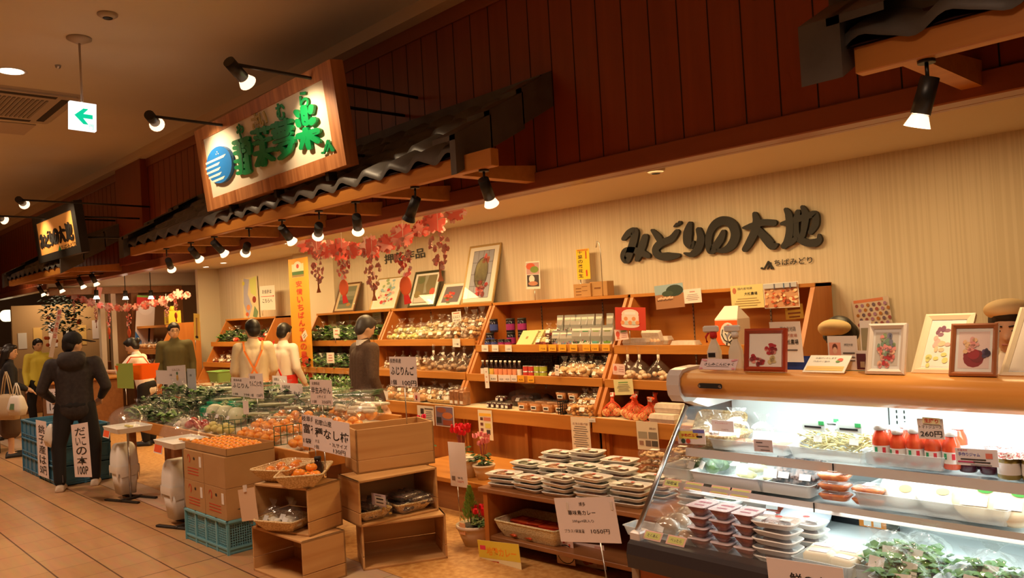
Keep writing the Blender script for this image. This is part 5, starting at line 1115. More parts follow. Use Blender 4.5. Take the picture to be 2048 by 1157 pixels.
place([wC],[(-6.5+0.30*i,3.57,tz(3.57)+0.06) for i in range(4)],ol('clear bag of white radish along the table back, %s from the left',4),'vegetable bag','white radish bags at the table back',seed=4)
# green wire dividers
M_gwire=mat('green_wire',(0.02,0.09,0.03,1),0.4)
def divider(label,x0,y0,x1,y1,z0,h=0.11,n=9):
    mb=MB(); L_=math.hypot(x1-x0,y1-y0); ang=math.atan2(y1-y0,x1-x0)
    for i in range(n+1): mb.cyl((L_*i/n,0,0),(L_*i/n,0,h),0.0035,seg=5)
    for z in (0.0,h*0.5,h): mb.cyl((0,0,z),(L_,0,z),0.0035,seg=5)
    solo('wire_divider',mb,M_gwire,label,'wire divider',(x0,y0,z0),ang,'green wire dividers between the fruit')
divider('green wire divider along the front between persimmon bags',-5.98,2.93,-5.92,3.40,tz(2.95)+0.02,0.15,9)
divider('green wire divider nearest the wooden crates',-5.42,2.93,-5.37,3.2,tz(2.95)+0.02,0.15,7)
divider('green wire divider beside the yellow pears',-6.98,2.94,-6.72,3.5,tz(2.95)+0.02,0.13,12)
divider('green wire divider in front of the green-wrapped bundles',-8.6,3.12,-7.3,3.14,tz(3.12),0.10,22)
divider('green wire divider in front of the white radish',-6.55,3.44,-6.05,3.46,tz(3.44)+0.02,0.15,8)
# ================= sample stands with flap bins =================
def tasting(label,px,py,top,zt):
    B=PZ(px,py,0); t=thing('tasting_stand',label,'tasting stand',(B.x,B.y,0))
    mb=MB(); mb.cyl((0,0,0.02),(0,0,zt),0.011); obj('pole',mb,M_steel,t)
    for dy,a in ((-0.10,-0.15),(0.10,0.15)):
        mb=MB(); mb.M=RZ(0.35+a*0); mb.bbox(-0.24,dy-0.018,0,0.24,dy+0.018,0.02,0.004); obj('foot',mb,M_black,t)
    mb=MB(); mb.M=RZ(0.35); mb.bbox(-0.02,-0.12,0.005,0.02,0.12,0.025,0.004); obj('foot_bar',mb,M_black,t)
    mb=MB(); mb.loft([rr(0,0,0.22,0.15,0.02,zt),rr(0,0,0.24,0.165,0.02,zt+0.05),rr(0,0,0.23,0.155,0.02,zt+0.05),rr(0,0,0.22,0.145,0.02,zt+0.03)]); obj('tray',mb,M_white,t)
    mb=MB(); rg=[]
    for k in range(7):
        a=PI/2*k/6; s=math.cos(a); rg.append(rr(0,0.0,max(0.225*s,0.01),max(0.15*s,0.008),max(0.10*s,0.005),zt+0.05+0.19*math.sin(a),5))
    mb.loft(rg,False,True,True); obj('clear_dome',mb,M_film2,t)
    mb=MB(); mb.M=Matrix.Translation((-0.20,-0.15,zt+0.0))@RX(-0.2); mb.box(-0.03,-0.004,-0.06,0.16,0.0,0.03); mb.m(1).box(-0.02,-0.0055,-0.05,0.15,-0.004,0.02); obj('notice_card',mb,[M_paper,flat(225,85,35)],t)
    mb=MB(); mb.M=Matrix.Translation((0.02,0,zt+0.035)); 
    for i in range(4): mb.ball((-0.06+0.04*i,0.01*(i%2),0.01),0.025,0.02,0.01,8,5)
    obj('food_sample',mb,(M_yel if top else M_orangef),t)
    # flap bin hung from the pole: rounded hood with a dark opening on the left, liner folded over the rim
    bw,bd=0.125,0.105; bx=-0.155; z0=zt-0.63; z1_=zt-0.36
    mb=MB(); mb.loft([rr(bx+0.01,0,bw*0.74,bd*0.74,0.03,z0),rr(bx,0,bw,bd,0.035,z1_)],True,True,True); obj('bin_body',mb,M_white,t)
    mb=MB(); rg=[]
    for k in range(9):
        a=PI/2*k/8; rg.append(rr(bx+0.0+0.03*math.sin(a)*0,0,bw*(0.25+0.75*math.cos(a)**0.7) if k<8 else bw*0.25,bd*(0.55+0.45*math.cos(a)**0.7) if k<8 else bd*0.55,0.03,z1_+0.23*math.sin(a)))
    mb.loft(rg,False,True,True); obj('bin_hood',mb,M_white,t)
    mb=MB(); v=[]
    for k in range(7):
        a=PI/2*(k+0.5)/8; x=bx-bw*(0.25+0.75*math.cos(a)**0.7)-0.004; wv=bd*0.72*math.sin(PI*(k+0.6)/7.4)
        v+=[(x,-wv,z1_+0.23*math.sin(a)),(x,wv,z1_+0.23*math.sin(a))]
    mb.add(v,[(2*k,2*k+1,2*k+3,2*k+2) for k in range(6)]); obj('bin_flap',mb,flat(105,95,90),t)
    mb=MB(); n=28; rings=[]
    for z,s_,j in ((z1_+0.01,1.03,0),(z1_-0.03,1.05,0.3),(z1_-0.085,1.0,1.0)): 
        q=rr(bx,0,bw*s_+0.004,bd*s_+0.004,0.035,z,6); rings.append([(x,y,zz+(0.03*math.sin(i*1.3)*j)) for i,(x,y,zz) in enumerate(q)])
    mb.loft(rings,False,False,True); obj('bin_liner',mb,mat('milky_plastic',(0.75,0.70,0.62,1),0.4),t)
tasting('tasting stand with clear dome and white flap bin nearer the man in black',262,1000,True,0.68)
tasting('tasting stand with clear dome half hidden behind the cardboard boxes',374,1052,False,0.68)
# ================= baskets and goods in the wooden crates =================
def inframe(a,ang,u,v,z): return (a.x+math.cos(ang)*u-math.sin(ang)*v,a.y+math.sin(ang)*u+math.cos(ang)*v,z)
a2,w3,ang2,w4=CU; ztop=0.607
pA=inframe(a2,ang2,0.10,0.20,ztop); pB_=inframe(a2,ang2,0.36,0.12,ztop)
basket(0.31,0.40,0.09,0.12,label='wicker basket of bagged persimmons on the left crate stack',loc=pA,rz=ang2+0.15)
basket(0.31,0.45,0.09,0.12,label='wicker basket of loose orange persimmons nearest the camera on the left crate stack',loc=pB_,rz=ang2+0.62)
M_pers=noisy('persimmon',(0.84,0.22,0.02,1),(0.90,0.32,0.03,1),(20,20,20),0.3)
pf=obj('persimmon',fruit(0.040,M_pers,3,0.72),[M_pers,M_calyx]); pf['category']='fruit'
lst=[(-0.07,-0.11),(0.0,-0.12),(0.06,-0.10),(-0.05,-0.04),(0.03,-0.04),(-0.07,0.05),(0.0,0.04),(0.06,0.03),(-0.05,0.12),(0.02,0.12),(-0.02,-0.08),(0.03,0.08)]
c_,s_=math.cos(ang2+0.62),math.sin(ang2+0.62)
place([pf],[(pB_[0]+c_*u-s_*v,pB_[1]+s_*u+c_*v,ztop+0.012+(0.045 if i>9 else 0)) for i,(u,v) in enumerate(lst)],['loose orange persimmon in the front wicker basket, %s one counted from its near corner'%ORD[i] for i in range(12)],'fruit','loose persimmons in the front basket',seed=2)
pbag=fruitbag(3,0.036,M_pers,0.14,0.12,0.11,2,'fruit_bag','persimmon')
c_,s_=math.cos(ang2+0.15),math.sin(ang2+0.15)
place([pbag],[(pA[0]+c_*u-s_*v,pA[1]+s_*u+c_*v,ztop+0.012+q) for u,v,q in ((-0.05,-0.10,0),(0.06,-0.09,0),(-0.06,0.02,0),(0.05,0.03,0),(0.0,0.12,0))],ol('small bag of persimmons in the rear wicker basket, %s from its near end',5),'fruit bag','small persimmon bags in the rear basket',seed=4)
# soy sauce jar and price slip behind the baskets
mb=MB(); mb.m(0).lathe([(0.03,0),(0.035,0.01),(0.035,0.07),(0.022,0.09),(0.022,0.105)],14); mb.m(1).lathe([(0.024,0.105),(0.024,0.125)],14)
bt=solo('glass_jar',mb,[mat('dark_sauce',(0.03,0.01,0.008,1),0.1),M_ink],'small dark lidded jar standing in the rear wicker basket','jar',inframe(a2,ang2,0.30,0.30,ztop+0.012))
b=basket(0.34,0.26,0.07,0.09,label='wicker basket of bagged pale roots inside the left stack crate',loc=inframe(a2,ang2,0.22,0.06,0.318),rz=ang2+0.12)
rb=bagged('root_bag',0.15,0.13,0.17,[('root',balls(MB(),6,0.028,0.13,0.11,0.07,3,0.7,0.3),M_potato)],6)
place([rb],[inframe(a2,ang2,0.14+0.09*i,0.04+0.06*(i%2),0.33) for i in range(3)],ol('clear bag of pale roots in the crate basket, %s from the left',3),'vegetable bag','bags of pale roots in the crate',seed=5)
# right stack middle crate
a,w,ang=RU
basket(0.24,0.20,0.065,0.08,label='wicker basket with a price label packet, left in the middle crate',loc=inframe(a,ang,0.13,0.11,0.318),rz=ang)
basket(0.28,0.22,0.065,0.08,label='wicker basket of dried seaweed packs, right in the middle crate',loc=inframe(a,ang,0.42,0.12,0.318),rz=ang)
M_dry=noisy('dark_dried',(0.035,0.018,0.012,1),(0.20,0.11,0.07,1),(30,8,30),0.6)
def drypack(seed):
    t=thing('dried_food_pack',None,None); mb=MB(); r=random.Random(seed)
    for i in range(14): mb.tube([(-0.09,(r.random()-0.5)*0.09,0.008+0.016*r.random()),(0,(r.random()-0.5)*0.1,0.012+0.02*r.random()),(0.09,(r.random()-0.5)*0.09,0.008+0.016*r.random())],0.008,5)
    obj('dried_strip',mb,M_dry,t); mb=MB(); mb.loft([rr(0,0,0.105,0.065,0.01,0),rr(0,0,0.11,0.07,0.02,0.02),rr(0,0,0.09,0.05,0.02,0.036)],True,True,True); obj('film',mb,M_film,t); return t
dp=[drypack(1),drypack(2)]
place(dp,[inframe(a,ang,0.34+0.08*(i%3),0.10+0.03*(i%2),0.335+0.028*(i//2)) for i in range(8)],ol('pack of dark dried strips in the right crate basket, %s from the bottom',8),'dried food','dried packs in the right crate basket',seed=6)
place(dp,[inframe(a,ang,0.10+0.06*(i%2),0.12,0.335+0.028*i) for i in range(4)],ol('pack of dark dried strips in the left crate basket, %s from the bottom',4),'dried food','dried packs in the left crate basket',seed=7)
r=cardY('price_card','shiny packet with a small price label in the middle crate','price card',(744,1010),(772,1016),(741,986),2.93,flat(200,180,190),[('r',0.6,0.45,0.7,0.7,M_paper),('r',0.6,0.6,0.5,0.12,INK),('r',0.6,0.3,0.5,0.10,GREY),('r',0.5,0.85,0.4,0.06,GREY)])
gp=bagged('dried_food_pack',0.13,0.08,0.13,[('golden_chip',balls(MB(),16,0.012,0.11,0.07,0.08,3,0.6,0.4),flat(190,150,70))],3)
place([gp],[inframe(a,ang,0.19,0.03,0.34)],['golden glittering packet beside the small price label in the middle crate'],'dried food')
# open carton with mandarins
x,y,z,an,ww=OTP; ml=obj('mandarin',fruit(0.033,M_orangef,5,0.82),[M_orangef,M_calyx]); ml['category']='fruit'
P=Vector((x,y,0)); pts=[inframe(P,an,0.06+0.075*i,0.06+0.075*j+0.01*(i%2),z+0.012) for j in range(4) for i in range(int((ww-0.08)/0.075)+1)]
place([ml],pts,['loose mandarin in the open carton, %s row, %s along it'%(rows[i//(int((ww-0.08)/0.075)+1)],ORD[i%(int((ww-0.08)/0.075)+1)]) for i in range(len(pts))],'fruit','loose mandarins in the open carton',seed=8)
# ================= tray packs on the low stand =================
def traypack(seed,col,w=0.24,d=0.165,lab=True,group=None):
    t=thing('tray_pack',None,None)
    mb=MB(); mb.loft([rr(0,0,w/2-0.02,d/2-0.02,0.02,0),rr(0,0,w/2,d/2,0.03,0.022),rr(0,0,w/2-0.004,d/2-0.004,0.03,0.025),rr(0,0,w/2-0.022,d/2-0.022,0.02,0.008)],True,True); obj('foam_tray',mb,M_foam,t)
    mb=MB(); mb.ball((0,0,0.012),w/2-0.03,d/2-0.03,0.016,14,6,0.35,seed,3); obj('food',mb,col,t)
    mb=MB(); mb.loft([rr(0,0,w/2-0.004,d/2-0.004,0.03,0.024),rr(0,0,w/2-0.04,d/2-0.04,0.03,0.030)],False,True,True); obj('film',mb,M_film2,t)
    if lab:
        mb=MB(); mb.box(-w*0.40,-d*0.34,0.0305,-w*0.18,-d*0.05,0.0315); obj('sticker',mb,M_lab,t); mb=MB(); mb.box(w*0.12,-d*0.2,0.0305,w*0.36,d*0.05,0.0315); obj('sticker',mb,M_lab,t); mb=MB(); mb.add([(w*0.0+0.014*math.cos(q*PI/4),0.02+0.014*math.sin(q*PI/4),0.032) for q in range(8)],[tuple(range(8))]); obj('round_sticker',mb,flat(200,60,40),t)
    return t
M_f1=noisy('dark_simmered',(0.07,0.03,0.012,1),(0.20,0.10,0.04,1),(40,40,40),0.3); M_f2=noisy('dark_green_food',(0.02,0.035,0.02,1),(0.10,0.11,0.05,1),(40,40,40),0.3); M_f3=noisy('red_brown_food',(0.20,0.05,0.02,1),(0.5,0.2,0.08,1),(40,40,40),0.3)
tp=[traypack(1,M_f1),traypack(2,M_f2),traypack(3,M_f3)]
stw=lambda u,v,z: tuple(M_ST@Vector((u,v,z)))
piles=[(0.15,0.13,3),(0.40,0.12,3),(0.66,0.12,4),(0.93,0.11,5),(1.19,0.15,4),(0.17,0.36,4),(0.43,0.35,4),(0.69,0.34,5),(0.95,0.35,5),(1.20,0.38,4),(0.22,0.60,5),(0.50,0.60,6),(0.78,0.60,5)]
pn=['front-left corner pile','second front pile','third front pile','fourth front pile','front pile nearest the case','middle-row leftmost pile','middle-row second pile','middle-row third pile','middle-row fourth pile','middle-row rightmost pile','back-row left pile','back-row tallest pile','back-row right pile']
lvn={1:['only'],3:['bottom','middle','top'],4:['bottom','second','third','top'],5:['bottom','second','third','fourth','top'],6:['bottom','second','third','fourth','fifth','top']}
q=random.Random(5); k=0
for (u,v,n),nm in zip(piles,pn):
    for i in range(n):
        o=dup(tp[(k*7)%3],stw(u+(q.random()-0.5)*0.025,v+(q.random()-0.5)*0.02,0.461+0.033*i),STA+(q.random()-0.5)*0.3,'white foam tray pack, %s one of the %s'%(lvn[n][i],nm),'white tray packs heaped on the low stand'); o['category']='tray pack'; k+=1
def clampack(w,d,h,m,seed,name='clear_pack'):
    t=thing(name,None,None); mb=balls(MB(),34,0.014,w*0.9,d*0.9,h*0.85,seed,0.7,0.4); obj('snack',mb,m,t)
    mb=MB(); mb.loft([rr(0,0,w/2-0.008,d/2-0.008,0.02,0),rr(0,0,w/2,d/2,0.02,h*0.5),rr(0,0,w/2-0.008,d/2-0.008,0.02,h)],True,True,True); obj('clear_box',mb,M_film,t)
    mb=MB(); mb.box(-0.03,-0.02,h+0.001,0.03,0.02,h+0.002); obj('sticker',mb,M_lab,t); return t
M_nut=noisy('roast_cracker',(0.55,0.30,0.12,1),(0.78,0.52,0.28,1),(25,25,25),0.5)
cp=[clampack(0.20,0.14,0.045,M_nut,1),clampack(0.20,0.14,0.045,M_nut,2)]
k=0
for ci,(u,v,n) in enumerate(((1.05,0.62,5),(1.26,0.64,4),(1.47,0.66,5),(1.15,0.80,5),(1.40,0.82,5))):
    for i in range(n):
        o=dup(cp[k%2],stw(u,v,0.461+0.048*i),STA+(q.random()-0.5)*0.3,'clear box of brown crackers, %s in the %s stack behind the tray packs'%(lvn[n][i],ORD[ci]),'clear cracker boxes at the back of the stand'); o['category']='snack box'; k+=1
# basket with red curry pouches in the lower shelf
basket(0.56,0.34,0.11,0.08,label='large pale wicker basket of red pouches in the low stand',loc=stw(0.38,0.20,0.132),rz=STA,m=noisy('pale_wicker',(0.62,0.48,0.25,1),(0.80,0.68,0.42,1),(90,90,140),0.7,0.5,detail=2,lo=0.4,hi=0.6))
M_redp=noisy('red_pouch',(0.50,0.02,0.015,1),(0.72,0.12,0.03,1),(12,12,12),0.2)
pz=thing('curry_pouch',None,None); mb=MB(); mb.loft([rr(0,0,0.085,0.06,0.006,0),rr(0,0,0.075,0.05,0.02,0.009),rr(0,0,0.085,0.06,0.006,0.014)] if False else [rr(0,0,0.085,0.06,0.006,0.0),rr(0,0,0.08,0.055,0.01,0.012),rr(0,0,0.05,0.03,0.01,0.018)],True,True,True); obj('pouch',mb,M_redp,pz)
mb=MB(); mb.m(0).box(-0.04,0.03,0.0125,0.05,0.045,0.0135); mb.m(1).box(-0.03,-0.02,0.0185,0.03,0.01,0.019); obj('printed_panel',mb,[flat(120,120,115),flat(230,120,40)],pz)
place([pz],[stw(0.22+0.13*(i%3),0.13+0.09*(i//3%2),0.15+0.02*(i//3)) for i in range(12)],['glossy red pouch in the pale basket, %s one from the bottom of the heap'%ORD[i] for i in range(12)],'pouch','glossy red pouches in the pale basket',rz=1.0,seed=3)
# ================= goods inside and on the refrigerated case =================
def PC(px,py,Y,z): 
    p=PY(px,py,Y); return (p.x,Y,z)
z1,z2,z3=1.036,0.896,0.702
def ftray(name,label,w,d,h,loc,rz=0,m=None,group=None):
    mb=MB(); mb.loft([rr(0,0,w/2-0.012,d/2-0.012,0.012,0),rr(0,0,w/2,d/2,0.015,h),rr(0,0,w/2+0.004,d/2+0.004,0.016,h),rr(0,0,w/2-0.004,d/2-0.004,0.014,h-0.002),rr(0,0,w/2-0.016,d/2-0.016,0.012,0.004)],True,True)
    return solo(name,mb,m or M_frost,label,'tray',loc,rz,group)
# upper shelf: garlic basket, long frosted trays
basket(0.26,0.22,0.05,0.06,label='small wicker basket holding shallots at the left end of the upper case shelf',loc=PC(1432,880,3.06,z1))
t=basket(0.26,0.18,0.03,0.05,label='wicker basket tilted up against the case back above the shallots',loc=PC(1440,836,3.25,z1+0.02)); t.rotation_euler=(0.9,0,0.05)
sh=bagged('shallot_bag',0.12,0.10,0.13,[('shallot',balls(MB(),10,0.017,0.10,0.08,0.05,2,0.8,0.2),noisy('shallot',(0.45,0.15,0.10,1),(0.75,0.55,0.42,1),(20,20,20),0.4))],2)
place([sh],[PC(1412,876,3.02,z1+0.008),PC(1452,870,3.06,z1+0.008),PC(1435,862,3.13,z1+0.01)],['bag of shallots at the front left of the case basket','bag of shallots at the right of the case basket','bag of shallots at the back of the case basket'],'vegetable bag',seed=1)
ftray('frosted_tray','long frosted tray of soft bags on the upper case shelf',0.36,0.26,0.045,PC(1525,905,3.07,z1))
ftray('frosted_tray','frosted tray of noodle bags on the upper case shelf',0.30,0.26,0.045,PC(1680,918,3.07,z1))
ftray('frosted_tray','clear tray of tomato juice bottles on the upper case shelf',0.29,0.22,0.05,PC(1826,920,3.07,z1))
mk=bagged('soft_bag',0.15,0.10,0.15,[('root_slices',balls(MB(),10,0.024,0.13,0.09,0.04,4,0.5,0.4),flat(225,160,130))],4)
place([mk],[PC(1478,890,3.06,z1+0.006),PC(1528,894,3.05,z1+0.006),PC(1580,898,3.06,z1+0.006)],['clear bag left in the long frosted tray','clear bag in the middle of the long frosted tray','clear bag right in the long frosted tray'],'food bag','clear bags in the long frosted tray',rz=0.3,seed=2)
def noodles(seed):
    t=thing('noodle_bag',None,None); r=random.Random(seed); mb=MB()
    for i in range(60):
        a=r.random()*6.28; c=Vector(((r.random()-0.5)*0.11,(r.random()-0.5)*0.06,0.01+r.random()*0.07)); l=0.035; d=Vector((math.cos(a),0.4*math.sin(a),(r.random()-0.5)*0.9))*l
        mb.tube([c-d,c+Vector((0,0,0.006)),c+d],0.003,4)
    obj('sprouts',mb,flat(235,215,150),t); obj('film',bagfilm(0.15,0.09,0.17,seed),M_film,t)
    mb=MB(); mb.box(-0.05,-0.050,0.095,0.045,-0.048,0.135); mb.m(1).box(-0.04,-0.0515,0.105,0.03,-0.050,0.112); mb.m(2).box(0.02,-0.0515,0.118,0.042,-0.050,0.133); obj('printed_panel',mb,[mat('bag_white',(0.8,0.85,0.8,1),0.4),M_ink,flat(60,170,90)],t)
    obj('sticker',sticker(0.035,0.025,0.05,-0.047,0.01,0.2),M_lab,t); return t
nd=[noodles(1),noodles(2)]
place(nd,[PC(1645,912,3.06,z1+0.006),PC(1716,916,3.06,z1+0.006),PC(1672,905,3.18,z1+0.006)],['bag of pale sprouts, left of two at the front of the upper shelf','bag of pale sprouts beside the tomato juice','bag of pale sprouts behind the other two'],'food bag',rz=0.2,seed=3)
M_tomato=noisy('tomato_juice',(0.60,0.05,0.02,1),(0.72,0.12,0.04,1),(30,30,8),0.15)
def jbottle():
    t=thing('juice_bottle',None,None); mb=MB(); mb.lathe([(0.026,0),(0.029,0.006),(0.029,0.075),(0.026,0.09),(0.019,0.105),(0.018,0.118)],16); obj('bottle',mb,M_tomato,t)
    mb=MB(); mb.lathe([(0.0215,0.112),(0.0215,0.128),(0.019,0.130)],16); obj('cap',mb,M_white,t)
    mb=MB(); mb.m(0).lathe([(0.0295,0.02),(0.0295,0.06)],16,False,False)
    for i,(a0,m_) in enumerate(((-2.2,1),(-1.3,2))):
        mb.m(m_).add([(0.0300*math.cos(a0+q_*0.12),0.0300*math.sin(a0+q_*0.12),z) for z in (0.035,0.055) for q_ in range(4)],[(0,1,5,4),(1,2,6,5),(2,3,7,6)])
    obj('label',mb,[M_paper,flat(40,140,90),flat(210,50,60)],t); return t
jb=jbottle(); pts=[];labs=[]
for j,y in enumerate((3.00,3.065,3.13)):
    for i in range(5 if j<1 else 4):
        x=XY(1763,900,3.0)+0.06*i+0.02*j; pts.append((x,y,z1+0.008)); labs.append('tomato juice bottle, %s row, %s from the left'%(rows[j],ORD[i]))
place([jb],pts,labs,'bottle','tomato juice bottles in the clear tray',rz=0.5,sc=1.0,seed=2)
def jar(r_,h,liq,lid,lab=None,cloth=False):
    t=thing('jam_jar',None,None); mb=MB(); mb.lathe([(r_*0.9,0),(r_,0.005),(r_,h*0.8),(r_*0.85,h*0.86)],16); obj('jar',mb,liq,t)
    mb=MB(); mb.lathe([(r_*0.92,h*0.84),(r_*0.95,h),(r_*0.8,h*1.01)],16); 
    if cloth: mb=MB(); mb.loft([[(r_*s*(1+0.1*math.sin(i*2.4)*(s>1.05))*math.cos(2*PI*i/24),r_*s*(1+0.1*math.sin(i*2.4)*(s>1.05))*math.sin(2*PI*i/24),z) for i in range(24)] for s,z in ((1.25,h*0.8),(0.95,h*0.86),(0.96,h*1.0),(0.5,h*1.02))],False,True,True)
    obj('lid',mb,lid,t)
    if lab: mb=MB(); mb.lathe([(r_*1.01,h*0.18),(r_*1.01,h*0.62)],16,False,False); obj('label',mb,lab,t)
    return t
ging=noisy('gingham_cloth',(0.75,0.70,0.65,1),(0.5,0.12,0.10,1),(160,160,160),0.8,lo=0.48,hi=0.52)
j1=jar(0.030,0.066,mat('dark_jam',(0.05,0.01,0.02,1),0.1),ging,None,True); j2=jar(0.034,0.085,mat('pear_jam',(0.35,0.26,0.06,1),0.12),ging,M_paper,True)
pts=[(XY(1935,915,3.02)+0.066*i+0.02*j,3.02+0.068*j,z1) for j in range(3) for i in range(2)]; place([j1],pts,['dark jam jar with checked cloth lid, %s row, %s'%(rows[k//2],('left','right')[k%2]) for k in range(6)],'jar','dark jam jars behind the jam card',sc=1,seed=4)
pts=[(XY(2018,925,2.98)+0.072*i+0.02*j,2.98+0.075*j,z1) for j in range(3) for i in range(3)]; place([j2],pts,['amber jam jar with checked cloth lid, %s row, %s from the left'%(rows[k//3],ORD[k%3]) for k in range(9)],'jar','amber jam jars at the right frame edge',sc=1,seed=5)
# cards of the upper shelf
def ccard(label,bl,br,tl,Y,items,bg=M_pinkpaper): return cardY('price_card',label,'price card',bl,br,tl,Y,bg,items,th=0.0015)
ccard('boiled egg card in yellow and red at the left end of the upper case shelf',(1357,888),(1412,890),(1351,858),2.925,[('r',0.4,0.6,0.7,0.5,flat(235,215,90)),('r',0.78,0.84,0.4,0.2,flat(110,110,190)),('t','半熟燻玉子',0.45,0.58,0.62,0.22,RED,0.02),('r',0.8,0.5,0.2,0.12,INK),('o',0.2,0.2,0.08,0.16,flat(60,80,60)),('o',0.38,0.2,0.08,0.16,flat(200,70,40)),('r',0.06,0.9,0.08,0.14,flat(160,90,160))])
ccard('pinkish card on a stick over the shallot basket',(1424,862),(1468,866),(1433,841),2.97,[('t','エシャロット',0.45,0.75,0.6,0.14,flat(210,90,110)),('t','158円',0.6,0.2,0.3,0.12,flat(150,100,110))],mat('card_white_pink',(0.85,0.76,0.80,1),0.6))
ccard('small grey price card on the front of the long frosted tray',(1509,903),(1546,906),(1508,879),2.93,[('r',0.3,0.75,0.35,0.08,GREY),('r',0.5,0.45,0.6,0.05,GREY),('r',0.6,0.15,0.5,0.05,GREY)],mat('card_pinkgrey',(0.60,0.48,0.47,1),0.6))
ccard('tomato juice card at 260 yen standing over the bottles',(1838,878),(1890,880),(1845,838),2.95,[('t','トマトジュース',0.5,0.60,0.88,0.16,INK,0.004),('t','260円',0.5,0.25,0.84,0.30,INK,0.01)])
ccard('red and yellow hand-made label above the tomato juice card',(1845,847),(1880,850),(1845,835),2.945,[('t','生搾り',0.5,0.5,0.8,0.7,RED,0.03)],flat(235,220,170))
ccard('homemade jam card in blue and red in front of the jam jars',(1913,930),(1998,936),(1919,897),2.925,[('t','手作りジャム',0.33,0.66,0.52,0.22,flat(70,70,170),0.015),('t','数量限定',0.18,0.90,0.24,0.12,RED),('r',0.8,0.62,0.16,0.3,flat(225,120,100)),('r',0.42,0.38,0.6,0.06,INK),('r',0.25,0.22,0.4,0.08,flat(200,60,110)),('r',0.62,0.24,0.4,0.06,INK),('r',0.6,0.08,0.5,0.04,GREY)],mat('card_lilac',(0.80,0.74,0.78,1),0.6))
# middle shelf
ftray('frosted_tray','frosted tray at the left end of the middle case shelf',0.16,0.20,0.05,PC(1375,950,2.99,z2))
ftray('frosted_tray','large white tray of pickles on the middle case shelf',0.36,0.24,0.05,PC(1485,968,3.0,z2),m=M_enam)
ftray('frosted_tray','white tray holding seaweed bags on the middle case shelf',0.24,0.24,0.05,PC(1593,975,3.0,z2),m=M_enam)
ftray('frosted_tray','long frosted tray of tofu packs on the middle case shelf',0.50,0.26,0.055,(XY(1865,1000,3.0)+0.02,3.01,z2))
M_cuc=noisy('cucumber_skin',(0.03,0.09,0.02,1),(0.14,0.24,0.07,1),(20,20,20),0.3)
pk=bagged('pickle_bag',0.14,0.11,0.12,[('pickled_vegetable',MB().ball((0,0,0.035),0.055,0.03,0.03,12,8,0.15,2).ball((0.01,0.02,0.055),0.05,0.026,0.026,12,8,0.15,5),M_cuc)],7)
place([pk],[PC(1400,950,3.02,z2+0.006),PC(1440,952,3.08,z2+0.01),PC(1425,945,2.98,z2+0.02),PC(1468,955,3.14,z2+0.01)],['bag of green pickles furthest left on the middle case shelf','bag of green pickles behind the left frosted tray','bag of green pickles lying across the tray rim','bag of green pickles nearest the pale pickle bags'],'food bag','green pickle bags on the middle case shelf',rz=1.5,seed=4)
wp=bagged('pickle_bag',0.14,0.11,0.12,[('pickled_radish',balls(MB(),8,0.024,0.12,0.09,0.05,6,0.6,0.3),flat(225,210,150))],8)
place([wp],[PC(1490,962,2.96,z2+0.025),PC(1512,958,3.06,z2+0.035),PC(1543,966,2.96,z2+0.025)],['pale pickle bag at the left of the white tray','pale pickle bag at the back of the white tray','yellowish pickle bag beside the seaweed bags'],'food bag',rz=1.0,seed=5)
M_sea=noisy('seaweed',(0.015,0.008,0.012,1),(0.35,0.22,0.18,1),(60,20,60),0.3,lo=0.45,hi=0.6)
sw=thing('seaweed_bag',None,None); mb=MB(); mb.loft([rr(0,0,0.05,0.012,0.01,0.002),rr(0,0,0.055,0.02,0.015,0.04),rr(0,0,0.055,0.018,0.015,0.09),rr(0,0,0.05,0.006,0.005,0.125)],True,True,True); obj('seaweed',mb,M_sea,sw)
mb=MB(); mb.loft([rr(0,0,0.06,0.018,0.01,0.0),rr(0,0,0.066,0.025,0.018,0.04),rr(0,0,0.062,0.022,0.018,0.09),rr(0,0,0.062,0.003,0.003,0.15)],True,True,True); obj('film',mb,M_film,sw)
mb=MB(); mb.m(0).box(-0.03,-0.027,0.075,0.03,-0.025,0.095); mb.m(1).box(-0.025,-0.0285,0.08,0.025,-0.027,0.09); mb.m(0).box(-0.02,-0.028,0.02,0.025,-0.026,0.045); obj('label',mb,[M_lab,M_ink],sw)
for i,(x,y) in enumerate(((1570,985),(1612,985),(1588,975),(1640,975))):
    o=dup(sw,PC(x,y,2.93+0.07*(i//2),z2+0.03),0.15,['dark seaweed bag, left of two at the front of the white tray','dark seaweed bag, right of two at the front of the white tray','seaweed bag behind the front two, left','seaweed bag behind the front two, right'][i],'seaweed bags in the white tray',rot=(-0.5,0,0.1*(i%2))); o['category']='food bag'
M_kim=noisy('kimchi',(0.55,0.09,0.02,1),(0.78,0.25,0.06,1),(40,40,40),0.2)
def clam(col,w,d,h,rim=True):
    t=thing('clear_tub',None,None); mb=MB(); mb.loft([rr(0,0,w/2-0.015,d/2-0.015,0.02,0.002),rr(0,0,w/2-0.004,d/2-0.004,0.02,h*0.55),rr(0,0,w/2-0.01,d/2-0.01,0.02,h*0.7)],True,True,True); obj('food',mb,col,t)
    mb=MB(); mb.loft([rr(0,0,w/2-0.012,d/2-0.012,0.02,0),rr(0,0,w/2,d/2,0.02,h*0.55),rr(0,0,w/2+0.006,d/2+0.006,0.022,h*0.6),rr(0,0,w/2-0.01,d/2-0.01,0.02,h)],True,True,True); obj('clear_box',mb,M_film2,t)
    mb=MB(); mb.box(-w*0.12,-d*0.35,h+0.0005,w*0.16,d*0.3,h+0.0015); obj('label',mb,M_lab,t); return t
km=clam(M_kim,0.125,0.085,0.036)
for i in range(3): dup(km,PC(1672,998,2.935,z2+0.037*i),0.05,'orange kimchi tub, %s of the left stack of three'%('bottom','middle','top')[i],'orange kimchi tubs on the middle shelf')['category']='food tub'
